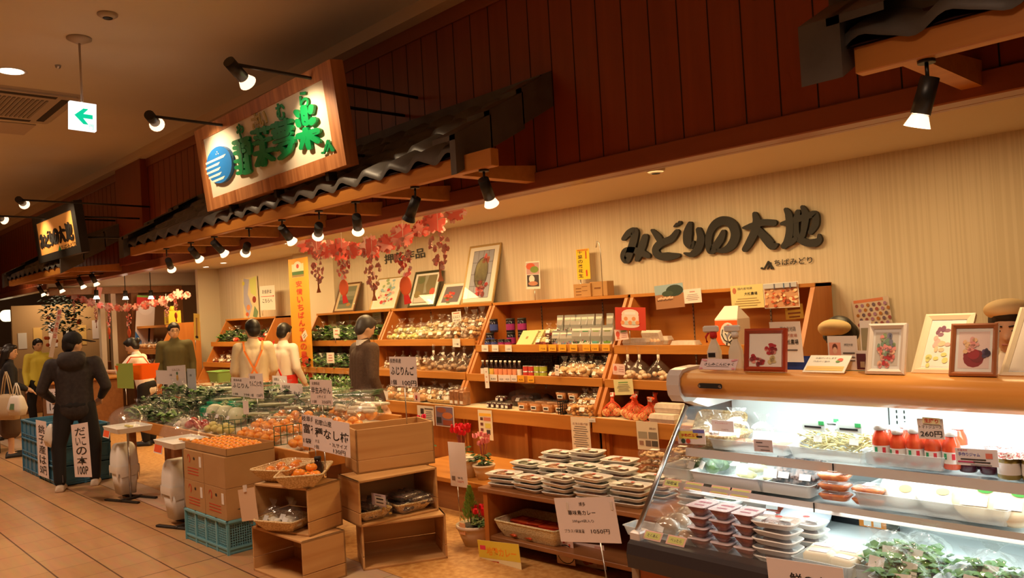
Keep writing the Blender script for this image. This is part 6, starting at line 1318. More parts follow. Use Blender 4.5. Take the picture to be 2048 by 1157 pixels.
for i in range(2): dup(km,PC(1740,1005,2.935,z2+0.037*i),0.05,'orange kimchi tub, %s of the right stack of two'%('bottom','top')[i],'orange kimchi tubs on the middle shelf')['category']='food tub'
M_lidp0=flat(245,205,120)
rt=thing('round_pack',None,None); mb=MB(); mb.lathe([(0.045,0),(0.055,0.02),(0.055,0.03),(0.03,0.036)],20); obj('tub',mb,M_white,rt)
mb=MB(); mb.lathe([(0.040,0.0335),(0.001,0.038)],20,False,True); obj('food',mb,noisy('pale_yellow_food',(0.85,0.75,0.45,1),(0.9,0.85,0.7,1),(14,14,14),0.4),rt)
mb=MB(); mb.add([(0.03*math.cos(q_*PI/6)*0.5+0.008,0.03*math.sin(q_*PI/6)*0.4-0.01,0.0385) for q_ in range(12)],[tuple(range(12))]); obj('label',mb,M_lidp0,rt)
rg_=thing('round_pack',None,None); mb=MB(); mb.lathe([(0.050,0),(0.058,0.02),(0.058,0.03),(0.03,0.034)],20); obj('tub',mb,noisy('peach_food',(0.85,0.60,0.35,1),(0.88,0.72,0.5,1),(8,8,8),0.4),rg_)
mb=MB(); mb.m(0).add([(0.012+0.018*math.cos(q_*PI/5),0.02+0.012*math.sin(q_*PI/5),0.037) for q_ in range(10)],[tuple(range(10))]); mb.m(1).box(-0.035,-0.03,0.036,0.02,0.0,0.037); obj('label',mb,[flat(60,130,40),M_lab],rg_)
spots=[(1812,985,3.0,rt,0.9,'white round tub tilted at the left of the long frosted tray'),(1850,978,3.10,rt,0.9,'white round tub behind the tilted one'),(1885,992,2.99,rt,0.7,'white round tub with yellow filling, middle of the long frosted tray'),(1905,985,3.09,rt,0.8,'white round tub at the back middle of the long frosted tray'),(1962,1000,2.985,rg_,0.9,'peach coloured round pack with a green oval sticker'),(2030,1005,2.985,rg_,0.9,'brownish round pack with a green oval sticker at the right frame edge'),(2010,985,3.10,rt,0.3,'white round tub on the back right of the middle shelf')]
for x,y,Y_,pr_,tl,lb in spots: o=dup(pr_,PC(x,y,Y_,z2+0.035),0,lb,'round packs in the long frosted tray',rot=(tl*0.75,0,0.1),sc=1.45); o['category']='food tub'
for i,(x,l) in enumerate(((1345,'leftmost pink-edged price card on the middle rail'),(1387,'second pink-edged price card on the middle rail'),(1438,'third pink-edged price card on the middle rail'),(1478,'rightmost pink-edged price card on the middle rail'))):
    A=PY(x-20,984,2.845); P0=Vector((A.x,2.845,0.872)); P1=P0+Vector((0.088,0,0)); P3_=P0+Vector((0.0,0.025,0.030))
    o=card('price_card',l,'price card',P0,P1,P3_,mat('card_salmon',(0.85,0.50,0.40,1),0.6),[('r',0.5,0.5,0.84,0.7,flat(215,215,120)),('t',('味噌漬','奈良漬','梅漬','白菜漬')[i],0.5,0.5,0.6,0.4,INK,0.015)],th=0.0015,group='pink-edged price cards on the middle rail')
# deck
for i,(x,l) in enumerate(((1300,'left pink-edged price card on the deck lip'),(1345,'right pink-edged price card on the deck lip'))):
    A=PY(x-15,1080,2.585); P0=Vector((A.x,2.585,0.720)); card('price_card',l,'price card',P0,P0+Vector((0.088,0,0)),P0+Vector((0,0.025,0.030)),mat('card_salmon',(0,0,0,1)),[('r',0.5,0.5,0.84,0.7,flat(215,215,120)),('t',('たくあん','べったら')[i],0.5,0.5,0.6,0.35,INK,0.01)],th=0.0015,group='pink-edged price cards on the deck lip')
ftray('frosted_tray','frosted divider tray at the front left of the case deck',0.34,0.10,0.04,PC(1325,1072,2.68,z3))
M_konj=noisy('brown_konjac',(0.35,0.22,0.13,1),(0.52,0.38,0.26,1),(14,14,14),0.2)
kb=bagged('pickle_bag',0.15,0.10,0.11,[('brown_pickle',MB().ball((0,0,0.042),0.06,0.04,0.04,14,9,0.12,2),M_konj)],9)
place([kb],[PC(1335,1062,2.72,z3),PC(1358,1058,2.80,z3),PC(1378,1055,2.90,z3)],['shiny brown pickle bag at the front left of the deck','brown pickle bag just behind the front one','small brown pickle bag beside the dark meat stacks'],'food bag','brown pickle bags at the left of the deck',rz=0.5,seed=7)
place([kb],[PC(1376,1076,2.67,z3)],['low round brown bag in the frosted divider tray'],'food bag',sc=0.7)
M_meat=noisy('red_meat_paste',(0.13,0.025,0.02,1),(0.28,0.07,0.05,1),(25,25,25),0.15); M_lidp=mat('lid_print_pink',(0.80,0.62,0.64,1),0.3)
def mtub():
    t=thing('food_tub',None,None); mb=MB(); w,d,h=0.084,0.12,0.038
    mb.loft([rr(0,0,w/2-0.02,d/2-0.02,0.015,0),rr(0,0,w/2,d/2,0.015,h)],True,True,True); obj('tub',mb,M_meat,t)
    mb=MB(); mb.loft([rr(0,0,w/2+0.003,d/2+0.003,0.016,h),rr(0,0,w/2+0.003,d/2+0.003,0.016,h+0.002)],True,True); mb.m(1).box(-0.025,0.01,h+0.002,0.028,0.025,h+0.003); mb.box(-0.02,-0.03,h+0.002,0.022,-0.02,h+0.003); obj('lid',mb,[M_lidp,flat(190,110,130)],t)
    mb=MB(); mb.loft([rr(0,0,w/2-0.012,d/2-0.012,0.015,-0.0),rr(0,0,w/2+0.008,d/2+0.006,0.015,h*0.8),rr(0,0,w/2-0.005,d/2-0.005,0.015,h+0.004)],True,True,True); obj('film',mb,M_film,t); return t
mt=mtub(); k=0
for nm,x,y,Y_,n in (('left front stack',1411,1100,2.70,4),('middle front stack',1456,1106,2.70,4),('right front stack',1503,1110,2.70,4),('rear stack',1520,1045,2.95,2)):
    for i in range(n): dup(mt,PC(x,y,Y_,z3+0.0425*i),0.12*((k*3)%3-1)*0.3+0.05,'dark red food tub, %s of the %s'%(lvn[4][i] if n==4 else ('bottom','top')[i],nm),'stacked dark red food tubs on the deck')['category']='food tub'; k+=1
M_fish=noisy('grey_pink_fish',(0.75,0.55,0.52,1),(0.35,0.33,0.32,1),(16,16,16),0.3)
fp=[traypack(11,M_fish,0.17,0.12),traypack(12,M_f2,0.17,0.12)]
for nm,x,y,Y_,n,src in (('pile in front of the pale tofu trays',1558,1118,2.70,5,0),('pile right of the tub stacks',1610,1085,2.86,4,0),('dark pile at the rear left of the deck',1395,1022,3.16,4,1),('dark pile at the rear beside the first',1452,1030,3.10,3,1),('low pile at the rear centre',1550,1050,3.16,1,1)):
    for i in range(n): o=dup(fp[src],PC(x,y,Y_,z3+0.032*i),0.2*((i*5)%3-1)*0.4,'small foam tray pack, %s of the %s'%(lvn.get(n,['lower','upper'])[i],nm),'small foam tray packs on the deck'); o['category']='tray pack'
mb=MB(); mb.lathe([(0.08,0),(0.11,0.05),(0.105,0.052),(0.03,0.085),(0.0,0.088)],22); solo('round_bowl',mb,mat('clear_blue_plastic',(0.70,0.74,0.82,1),0.15),'domed plastic bowl pack standing at the rear of the deck','food tub',PC(1618,1062,3.2,z3),rot=(0.5,0,0))
redw=bagged('food_bag',0.14,0.09,0.13,[('orange_food',balls(MB(),7,0.026,0.11,0.07,0.05,4,0.7,0.3),flat(230,90,30))],3); place([redw],[PC(1555,1030,3.26,z3)],['orange and red bag at the very back of the deck'],'food bag')
mb=MB(); mb.m(0).box(-0.14,-0.004,0,0.14,0.004,0.07); mb.m(1).box(-0.02,-0.0055,0.0,0.09,-0.004,0.065); mb.m(2).box(0.0,-0.007,0.005,0.03,-0.0055,0.04); mb.box(0.04,-0.007,0.005,0.07,-0.0055,0.04); solo('black_package',mb,[flat(20,20,24,0.2),flat(235,140,50),M_lab],'dark package with an orange window at the back of the deck','package',PC(1730,1062,3.30,z3))
# pale bottles/packs in trays at the front right
ftray('frosted_tray','clear tray of pale wrapped blocks on the deck front',0.21,0.17,0.05,PC(1662,1125,2.72,z3))
ftray('frosted_tray','large clear tray under the mixed vegetable bags',0.32,0.24,0.055,(XY(1815,1120,2.80),2.80,z3))
ftray('frosted_tray','low clear box of cut greens at the very front of the deck',0.18,0.10,0.05,(XY(1805,1150,2.645),2.645,z3))
ftray('frosted_tray','white tray at the right end of the deck',0.26,0.2,0.05,(XY(1975,1130,2.80),2.80,z3),m=M_enam)
tb=thing('wrapped_block',None,None); mb=MB(); mb.loft([rr(0,0,0.045,0.03,0.01,0),rr(0,0,0.048,0.034,0.012,0.05),rr(0,0,0.04,0.025,0.012,0.06)],True,True,True); obj('block',mb,flat(235,228,205),tb); mb=MB(); mb.box(-0.03,-0.02,0.061,0.03,0.018,0.062); obj('label',mb,M_lidp,tb)
place([tb],[PC(1640,1118,2.70,z3+0.006),PC(1690,1122,2.70,z3+0.006),PC(1650,1105,2.77,z3+0.006),PC(1700,1108,2.77,z3+0.006)],['pale wrapped block, front left in its clear tray','pale wrapped block, front right in its clear tray','pale wrapped block, back left in its clear tray','pale wrapped block, back right in its clear tray'],'food block','pale wrapped blocks in a clear tray',rz=0.3,seed=2)
def vegbag(seed):
    t=thing('vegetable_bag',None,None); mb=leafs(MB(),60,0.12,0.08,0.06,seed,0.06,0.3,0.018); obj('greens',mb,M_leaf,t); mb=balls(MB(),8,0.018,0.12,0.08,0.07,seed,0.7,0.4); obj('root_slices',mb,flat(190,140,90),t); obj('film',bagfilm(0.18,0.13,0.16,seed),M_film,t); obj('sticker',sticker(0.055,0.045,0.035,-0.068,0.01,0.4),M_lab,t); return t
vb=[vegbag(31),vegbag(32)]
place(vb,[(XY(1770,1110,2.76),2.75,z3+0.01),(XY(1830,1115,2.76),2.75,z3+0.01),(XY(1785,1100,2.86),2.86,z3+0.02),(XY(1850,1105,2.86),2.86,z3+0.02)],['mixed vegetable bag, front left in the large clear tray','mixed vegetable bag, front right in the large clear tray','mixed vegetable bag, back left in the large clear tray','mixed vegetable bag, back right in the large clear tray'],'vegetable bag','mixed vegetable bags in the large clear tray',rz=0.7,seed=3)
place(vb,[(XY(1950,1115,2.76),2.76,z3+0.01),(XY(1985,1095,2.86),2.86,z3+0.02),(XY(2035,1115,2.74),2.74,z3+0.01),(XY(1800,1148,2.64),2.645,z3+0.006)],['leafy bag at the left of the right-end tray','leafy bag standing behind in the right-end tray','pale bag of roots at the right frame edge on the deck','cut greens in the low box at the very front of the deck'],'vegetable bag',rz=0.7,sc=0.9,seed=4)
# ---------- on top of the case ----------
zt_=1.371
def art_flowers(cols,n,cx,cy,sp,seed,extra=()):
    r=random.Random(seed); it=list(extra)
    for i in range(n):
        a=r.random()*6.28; d=r.random()**0.6*sp; it.append(('o',cx+d*math.cos(a),cy+d*0.8*math.sin(a),0.035+0.035*r.random(),0.03+0.03*r.random(),cols[i%len(cols)]))
    return it
def frame(label,bl,br,tl,Yb,Yt,fm,matm,items,e=0.016,Z=None,th=0.016,name='picture_frame'):
    P0=PY(*bl,Yb);P1=PY(*br,Yb)
    if Z is not None: d=Z-P0.z; P0.z=Z; P1.z=Z
    P3=PX(*tl,P0.x)
    if P3.y>5.985 and P0.y>5: P3.y=5.985
    M,w,h=basis(P0,P1,P3); t=thing(name,label,'framed picture'); t.matrix_world=M
    mb=MB(); 
    # mitred profiled frame: outer ring raised
    o=[(0,0),(w,0),(w,h),(0,h)]; i_=[(e,e),(w-e,e),(w-e,h-e),(e,h-e)]; m_=[(e*0.45,e*0.45),(w-e*0.45,e*0.45),(w-e*0.45,h-e*0.45),(e*0.45,h-e*0.45)]
    mb.loft([[(x,y,-th) for x,y in o],[(x,y,0.0) for x,y in o],[(x,y,0.005) for x,y in m_],[(x,y,-0.004) for x,y in i_],[(x,y,-th) for x,y in i_]],False,False)
    obj('frame',mb,fm,t)
    mb=MB(); mb.box(e*0.9,e*0.9,-th,w-e*0.9,h-e*0.9,-0.007); obj('mat_board',mb,matm,t)
    mb=MB(); cols=[]
    for k_,it in enumerate(items):
        z=-0.0065+0.00025*k_; z=min(z,-0.0042)
        col=it[5]
        if col not in cols: cols.append(col)
        mb.m(cols.index(col))
        if it[0]=='r': mb.add([((it[1]+sx*it[3]/2)*w,(it[2]+sy*it[4]/2)*h,z) for sx,sy in ((-1,-1),(1,-1),(1,1),(-1,1))],[(0,1,2,3)])
        elif it[0]=='o': mb.add([(it[1]*w+it[3]*w*math.cos(a*PI/6),it[2]*h+it[4]*h*math.sin(a*PI/6),z) for a in range(12)],[tuple(range(12))])
        elif it[0]=='p': mb.add([(a*w,b_*h,z) for a,b_ in it[1]],[tuple(range(len(it[1])))])
    obj('picture',mb,cols,t)
    mb=MB(); mb.add([(e,e,-0.0015),(w-e,e,-0.0015),(w-e,h-e,-0.0015),(e,h-e,-0.0015)],[(0,1,2,3)]); obj('pane',mb,M_glass,t)
    return t
M_redf=mat('red_brown_lacquer',(0.36,0.05,0.02,1),0.2,coat=0.5); M_whf=mat('cream_lacquer',(0.80,0.70,0.58,1),0.3); M_brf=mat('brown_lacquer',(0.40,0.14,0.05,1),0.25,coat=0.4); M_matb=mat('mat_board_white',(0.82,0.80,0.74,1),0.7)
red1,red2,pk1,gr1,dk1=flat(190,30,45),flat(140,15,30),flat(235,150,140),flat(140,160,110),flat(60,50,80)
frame('red lacquered frame with pressed red blossoms on top of the case',(1488,752),(1571,749),(1489,658),2.96,3.03,M_redf,M_matb,[('r',0.5,0.5,0.82,0.84,flat(250,245,235))]+art_flowers([red1,pk1,red2,red1],16,0.62,0.52,0.14,1)+art_flowers([red1,red2,pk1],14,0.32,0.28,0.16,2)+art_flowers([flat(230,210,150)],6,0.68,0.28,0.10,3),0.020,zt_)
frame('cream frame with blue and pink pressed flowers, left of the two small frames',(1730,752),(1808,752),(1737,648),2.97,3.04,M_whf,M_matb,[('r',0.5,0.5,0.60,0.66,flat(205,195,180))]+art_flowers([gr1,flat(120,120,140),pk1,flat(120,150,120)],26,0.5,0.58,0.24,5)+art_flowers([pk1,flat(235,120,110),flat(245,190,150),red1],22,0.48,0.34,0.26,6),0.020,zt_)
frame('brown lacquered frame with one large dark red rose on top of the case',(1897,755),(1992,755),(1903,648),2.97,3.04,M_brf,M_matb,[('r',0.5,0.5,0.66,0.70,flat(232,205,195)),('o',0.50,0.34,0.22,0.17,red2),('o',0.42,0.40,0.14,0.11,red2),('o',0.58,0.38,0.15,0.12,flat(120,8,22)),('o',0.5,0.42,0.13,0.10,flat(160,20,36))]+art_flowers([pk1,flat(235,190,140),flat(225,160,150)],14,0.46,0.58,0.2,7)+art_flowers([dk1,flat(90,70,110)],8,0.76,0.42,0.08,8),0.016,zt_)
frame('large ornate cream frame leaning behind the brown framed rose',(1822,748),(1925,750),(1852,629),3.04,3.16,mat('ornate_cream',(0.82,0.66,0.42,1),0.4),M_matb,[('r',0.5,0.5,0.70,0.76,flat(245,235,215))]+art_flowers([flat(130,70,90),flat(150,100,110)],5,0.42,0.72,0.14,9)+art_flowers([flat(240,180,160),flat(235,200,150)],9,0.42,0.5,0.16,10)+art_flowers([flat(220,215,120)],6,0.4,0.24,0.2,11),0.026,zt_)
frame('large ornate cream frame cut off by the right frame edge',(1998,750),(2110,752),(2040,615),3.02,3.14,mat('ornate_cream',(0,0,0,1)),M_matb,[('r',0.5,0.5,0.8,0.84,flat(240,225,200))],0.022,zt_)
def tcard(label,bl,br,tl,Yb,Yt,items,bg,name='counter_card'):
    P0=PY(*bl,Yb); P1=PY(*br,Yb); P0.z=zt_+0.002; P1.z=zt_+0.002; return card(name,label,'card',P0,P1,(PX(*tl,P0.x) if Yt!=Yb else PY(*tl,Yt)),bg,items,th=0.003)
tcard('pink card for sashimi konnyaku at the left end of the case top',(1398,750),(1471,751),(1404,718),2.97,3.0,[('t','さしみこんにゃく',0.52,0.5,0.8,0.26,INK,0.015),('r',0.5,0.28,0.6,0.03,GREY)]+[('o',u,v,0.05,0.08,flat(225,150,160)) for u,v in ((0.06,0.9),(0.94,0.9),(0.06,0.1),(0.94,0.1),(0.12,0.82),(0.88,0.82))],mat('card_pinkgrey2',(0.74,0.58,0.58,1),0.6))
tcard('cream card lying tilted with a rose drawing and a yellow table',(1605,753),(1688,754),(1622,711),2.96,3.03,[('t','お届けいたします',0.42,0.82,0.5,0.09,GREY),('r',0.5,0.22,0.9,0.26,flat(245,200,120)),('r',0.5,0.22,0.88,0.01,flat(200,150,110)),('o',0.78,0.72,0.07,0.1,flat(225,110,90)),('o',0.74,0.62,0.05,0.06,flat(120,160,90)),('t','作品のご案内',0.35,0.62,0.4,0.08,GREY)],mat('card_cream',(0.85,0.80,0.66,1),0.6))
tcard('portrait card with text in a clear stand',(1657,717),(1716,722),(1659,673),3.06,3.06,[('r',0.25,0.45,0.4,0.72,flat(235,165,140)),('o',0.25,0.66,0.09,0.12,flat(110,60,40)),('o',0.25,0.58,0.075,0.10,flat(235,190,160)),('r',0.25,0.28,0.26,0.2,flat(240,220,210)),('t','押花作家',0.72,0.74,0.3,0.08,INK),('r',0.72,0.5,0.4,0.04,GREY),('r',0.72,0.38,0.4,0.03,GREY),('r',0.72,0.28,0.4,0.03,GREY)],M_paper)
for o in [o for o in bpy.data.objects if o.get('label')=='portrait card with text in a clear stand']:
    mb=MB(); mb.box(0.02,-0.055,-0.004,0.10,0.0,-0.002); mb.box(0.01,-0.06,-0.03,0.12,-0.055,0.03); obj('stand',mb,M_glass,o)
tcard('upright photo card half behind the portrait card',(1722,695),(1745,697),(1722,642),3.10,3.10,[('r',0.5,0.45,0.8,0.8,flat(150,140,110)),('r',0.5,0.2,0.8,0.25,flat(120,90,80))],M_paper,'photo_card')
tcard('small dark red photo card at the foot of the cream frame',(1713,738),(1735,739),(1716,702),3.06,3.06,[('r',0.5,0.45,0.85,0.8,flat(90,40,45)),('r',0.6,0.3,0.4,0.3,flat(170,150,120))],M_paper,'photo_card')
tcard('white farm card with a small hen drawing behind the red frame',(1545,706),(1606,700),(1538,645),3.35,3.38,[('t','国内産地鶏',0.6,0.82,0.5,0.12,GREY),('t','自然農場',0.65,0.66,0.45,0.09,flat(190,120,100)),('t','大松農場',0.65,0.5,0.5,0.13,INK,0.01),('o',0.16,0.78,0.07,0.06,flat(190,70,50)),('r',0.5,0.3,0.7,0.03,GREY)],M_paper)
# spray bottles
def spray(label,px,Y_,lab):
    x=XY(px,740,Y_); t=thing('spray_bottle',label,'spray bottle',(x,Y_,zt_-0.03),0.3)
    mb=MB(); mb.loft([rr(0,0,0.030*s,0.022*s,0.012,z) for z,s in ((0,0.9),(0.01,1),(0.10,1),(0.125,0.75),(0.15,0.42),(0.165,0.40))],True,True,True); obj('bottle',mb,mat('milky_bottle',(0.78,0.70,0.55,1),0.3),t)
    mb=MB(); mb.lathe([(0.016,0.16),(0.016,0.185)],12); obj('collar',mb,flat(200,25,25) if lab else M_white,t)
    mb=MB(); mb.bbox(-0.045,-0.012,0.185,0.025,0.012,0.215,0.006); mb2=MB(); mb2.tube([(-0.02,0,0.185),(-0.035,0,0.165),(-0.03,0,0.14)],0.005,6)
    obj('spray_head',mb,M_white,t); obj('trigger',mb2,flat(200,25,25) if lab else M_white,t)
    if lab: mb=MB(); mb.m(0).box(-0.024,-0.0235,0.03,0.012,-0.022,0.10); mb.m(1).box(-0.022,-0.0245,0.075,0.010,-0.0235,0.095); mb.m(2).box(-0.022,-0.0245,0.035,0.010,-0.0235,0.05); obj('label',mb,[M_paper,M_ink,flat(200,25,25)],t)
spray('spray bottle with red trigger standing behind the konnyaku card',1431,3.10,True)
spray('all-white spray bottle left of the red lacquered frame',1474,3.10,False)
# blue tape dispenser bag and folded items behind
mb=MB(); mb.loft([rr(0,0,0.07,0.04,0.02,0),rr(0.01,0,0.09,0.05,0.03,0.05),rr(0.02,0,0.11,0.05,0.03,0.09)],True,False,True); solo('blue_bag',mb,flat(30,50,120),'navy blue bag crumpled behind the red lacquered frame','bag',PC(1600,715,3.42,1.30))
mb=MB(); mb.box(-0.12,-0.06,0,0.12,0.06,0.012); solo('plastic_sheet',mb,M_enam,'pale flat plastic sheet behind the red frame','sheet',PC(1595,738,3.3,1.31))
# egg carton box with orange front on the shelving
A=PY(1431,692,5.42);B=PY(1476,690,5.42)
eb=thing('egg_box','orange and white handled egg box printed with a hen','box',((A.x+B.x)/2,5.52,1.295)); w_=(B-A).length/2
mb=MB(); mb.box(-w_,-0.09,0,w_,0.09,0.20); obj('carton',mb,M_paper,eb)
mb=MB(); v=[(-w_,-0.09,0.20),(w_,-0.09,0.20),(w_,0.09,0.20),(-w_,0.09,0.20),(-w_*0.6,0,0.30),(w_*0.6,0,0.30)]; mb.add(v,[(0,1,5,4),(1,2,5),(2,3,4,5),(3,0,4)]); obj('gable_top',mb,M_paper,eb)
mb=MB(); mb.m(0).box(-w_*0.98,-0.093,0.0,w_*0.98,-0.09,0.19); mb.m(1).add([(0.015+0.07*math.cos(q_*PI/8),-0.0945,0.085+0.09*math.sin(q_*PI/8)) for q_ in range(16)],[tuple(range(16))]); 
mb.m(2)
for s_ in ([(-0.03,0.12),(-0.04,0.08),(-0.02,0.04),(0.02,0.02),(0.05,0.04)],[(-0.01,0.13),(0.03,0.12),(0.05,0.08),(0.03,0.05)],[(0.0,0.02),(0.0,0.0)],[(0.03,0.02),(0.035,0.0)],[(-0.01,0.09),(0.01,0.07),(0.03,0.09)]): mb.tube([(x,-0.0955,z) for x,z in s_],0.005,5)
mb.m(3).ball((0.02,-0.095,0.145),0.02,0.002,0.014,8,6); obj('printed_panel',mb,[flat(235,95,25),M_paper,M_ink,flat(200,40,30)],eb)
# ================= goods on the back shelving =================
def SH(px,py,Y,z): return (PY(px,py,Y).x,Y,z)
zu1,zl1,zg=1.347,1.007,0.706           # walking surfaces of units one and two
zu3,zl3=1.282,0.997
def span(a,b,n,Y,z): # evenly between world x a..b
    return [(a+(b-a)*(i+0.5)/n,Y,z) for i in range(n)]
def heap(protos,x0,x1,n,Y,z,fmt,cat,group,rows_=2,dz=0.05,dy=0.14,seed=0,rz=0.8,sc=1.0):
    pts=[];labs=[]
    for j in range(rows_):
        for i,p in enumerate(span(x0,x1,n,Y+dy*j,z+dz*j)):
            pts.append(p); labs.append(fmt%(('front','rear')[j] if rows_>1 else 'only',ORD[i]))
    place(protos,pts,labs,cat,group,rz=rz,sc=sc,seed=seed)
# leafy greens unit
gv=[greensbag(41,M_leaf,0.24,0.2),greensbag(42,M_leafd,0.24,0.2)]
heap(gv[:2],-10.05,-8.45,7,5.53,zu1,'bagged spinach on the upper shelf, %s row, %s from the left','leafy greens','bagged spinach on the upper shelf of the leftmost unit',2,0.07,0.15,1,3)
heap(gv[:2],-10.05,-8.45,7,5.38,zl1,'bagged spinach on the lower shelf, %s row, %s from the left','leafy greens','bagged spinach on the lower shelf of the leftmost unit',2,0.05,0.15,2,3)
wk=bagged('leek_bag',0.2,0.14,0.30,[('green_onion',leafs(MB(),40,0.12,0.08,0.14,5,0.14,1.6,0.012),M_leaf),('white_stalk',leafs(MB(),20,0.12,0.08,0.03,6,0.12,1.8,0.012),M_pale)],4)
heap([wk],-10.05,-8.45,7,5.24,zg,'upright onion bag on the ledge, %s row, %s from the left','leafy greens','onion bags on the ledge of the leftmost unit',1,0,0,3,3)
# garlic and ginger unit: upper shelf
def rbag(nm,kid,m,r_,n,w=0.18,h=0.2,seed=1): return bagged(nm,w,w*0.75,h,[(kid,balls(MB(),int(n*1.5),r_*1.15,w*0.98,w*0.74,h*0.6,seed,0.8,0.25),m)],seed)
M_ging=noisy('ginger',(0.62,0.42,0.20,1),(0.78,0.60,0.36,1),(20,20,20),0.6); M_garl=noisy('garlic',(0.78,0.66,0.52,1),(0.70,0.52,0.42,1),(20,20,20),0.6); M_taro=noisy('taro',(0.30,0.18,0.10,1),(0.50,0.34,0.22,1),(40,40,20),0.7); M_lem=noisy('lemon_green',(0.62,0.60,0.12,1),(0.75,0.72,0.4,1),(14,14,14),0.5)
lem=rbag('fruit_bag','citrus',M_lem,0.026,9,0.2,0.2,2); gin=rbag('root_bag','ginger',M_ging,0.022,12,0.18,0.18,3); gar=rbag('garlic_bag','garlic',M_garl,0.024,12,0.16,0.24,4); lgb=rbag('root_bag','lotus_slice',flat(205,160,110),0.02,18,0.17,0.26,5)
heap([lem],-8.15,-7.35,4,5.53,zu1,'yellow-green citrus bag on the upper shelf, %s row, %s from the left','fruit bag','citrus bags of the second unit',2,0.07,0.14,4,2)
t=basket(0.48,0.30,0.05,0.06,label='shallow wicker basket tilted forward under the ginger bags',loc=(-7.22,5.60,zu1+0.02)); t.rotation_euler=(0.35,0,0)
heap([gin],-7.5,-7.0,3,5.53,zu1+0.02,'pinkish ginger bag in the tilted basket, %s row, %s from the left','vegetable bag','ginger bags in the tilted basket',2,0.09,0.13,5,2)
t=basket(0.48,0.30,0.05,0.06,label='shallow wicker basket tilted forward under the garlic bags',loc=(-6.82,5.62,zu1+0.02)); t.rotation_euler=(0.35,0,0)
heap([gar,lgb],-6.98,-6.45,4,5.52,zu1+0.01,'garlic bag on the upper shelf below the garlic card, %s row, %s from the left','vegetable bag','garlic bags of the second unit',2,0.08,0.13,6,1)
# second unit lower shelf: trays of garlic, tied taro bags
def tied(nm,kid,m,r_,n,w,seed):
    t=thing(nm,None,None); obj(kid,balls(MB(),n,r_,w*0.85,w*0.75,w*0.5,seed,0.85,0.2),m,t); mb=MB(); k=16; rg=[]
    for z,s in ((0,0.7),(0.02,1.0),(w*0.45,1.0),(w*0.75,0.45),(w*0.9,0.12),(w*1.3,0.14),(w*1.45,0.25)): rg.append([(w/2*s*math.cos(2*PI*i/k)*(1+0.08*math.sin(3*i+seed)),w/2*s*math.sin(2*PI*i/k),z) for i in range(k)])
    mb.loft(rg,True,False,True); obj('film',mb,M_film,t); mb=MB(); mb.cyl((0,0,w*0.86),(0,0,w*1.1),0.012); obj('tie',mb,M_paper,t); return t
tr=[tied('taro_bag','taro',M_taro,0.026,9,0.19,1),tied('taro_bag','taro',M_taro,0.024,10,0.18,2)]
for i,(x0,w_,l) in enumerate(((-7.95,0.34,'shallow wooden tray at the left of the lower shelf, second unit'),(-7.45,0.40,'shallow wooden tray of garlic cloves in the middle of the lower shelf'),(-6.95,0.44,'shallow wooden tray of tied taro bags on the lower shelf'))):
    mb=MB(); mb.loft([rr(0,0,w_/2,0.17,0.01,0),rr(0,0,w_/2,0.17,0.01,0.035),rr(0,0,w_/2-0.01,0.16,0.01,0.035),rr(0,0,w_/2-0.01,0.16,0.01,0.006)]); solo('wooden_tray',mb,M_pine,l,'tray',(x0,5.50,zl1+0.03),rot=(0.22,0,0))
heap([gar],-8.05,-7.3,5,5.38,zl1+0.02,'small pale garlic bag in the wooden trays, %s row, %s from the left','vegetable bag','small garlic bags on the lower shelf',2,0.05,0.13,7,2,0.62)
heap(tr,-7.15,-6.45,4,5.38,zl1+0.02,'tied taro bag on the lower shelf, %s row, %s from the left','vegetable bag','tied taro bags of the second unit',2,0.07,0.15,8,1)
# second unit ledge: bread, garlic, tall brown packs
M_bread=noisy('baked_bun',(0.42,0.17,0.05,1),(0.66,0.36,0.14,1),(9,9,9),0.35)
b1=rbag('bread_bag','bun',M_bread,0.040,5,0.22,0.15,6)
t=basket(0.5,0.26,0.04,0.05,label='wide wicker basket under the bread bags on the ledge',loc=(-7.28,5.27,zg))
heap([b1],-7.95,-6.95,5,5.20,zg+0.01,'clear bag of round buns on the ledge, %s row, %s from the left','bread','bun bags on the ledge of the second unit',2,0.04,0.16,9,2)
t=basket(0.42,0.26,0.04,0.05,label='wide wicker basket under the mixed snack bags on the ledge',loc=(-6.72,5.27,zg))
mx=[rbag('snack_bag','snack',M_nut,0.018,16,0.15,0.15,7),rbag('snack_bag','snack',flat(60,40,30),0.022,8,0.12,0.16,8),rbag('snack_bag','snack',flat(205,175,150),0.018,14,0.15,0.14,9)]
heap(mx,-6.95,-6.55,3,5.20,zg+0.012,'small mixed snack bag on the ledge, %s row, %s from the left','snack bag','mixed snack bags of the second unit ledge',2,0.03,0.14,10,2)
bp=thing('brown_pack',None,None); mb=MB(); mb.bbox(-0.035,-0.05,0,0.035,0.05,0.15,0.008); obj('block',mb,noisy('brown_block',(0.26,0.09,0.03,1),(0.42,0.17,0.06,1),(20,20,20),0.3),bp); mb=MB(); mb.loft([rr(0,0,0.038,0.054,0.01,0),rr(0,0,0.038,0.054,0.01,0.15),rr(0,0,0.045,0.01,0.004,0.20)],True,True,True); obj('film',mb,M_film,bp); mb=MB(); mb.box(-0.02,-0.057,0.02,0.025,-0.055,0.05); obj('sticker',mb,M_lab,bp)
place([bp],[(-6.40+0.078*i-0.09,5.19,zg) for i in range(3)],ol('tall brown cellophane pack at the divider, %s from the left',3),'cake pack','tall brown packs at the divider',rz=0.1,sc=1,seed=3)
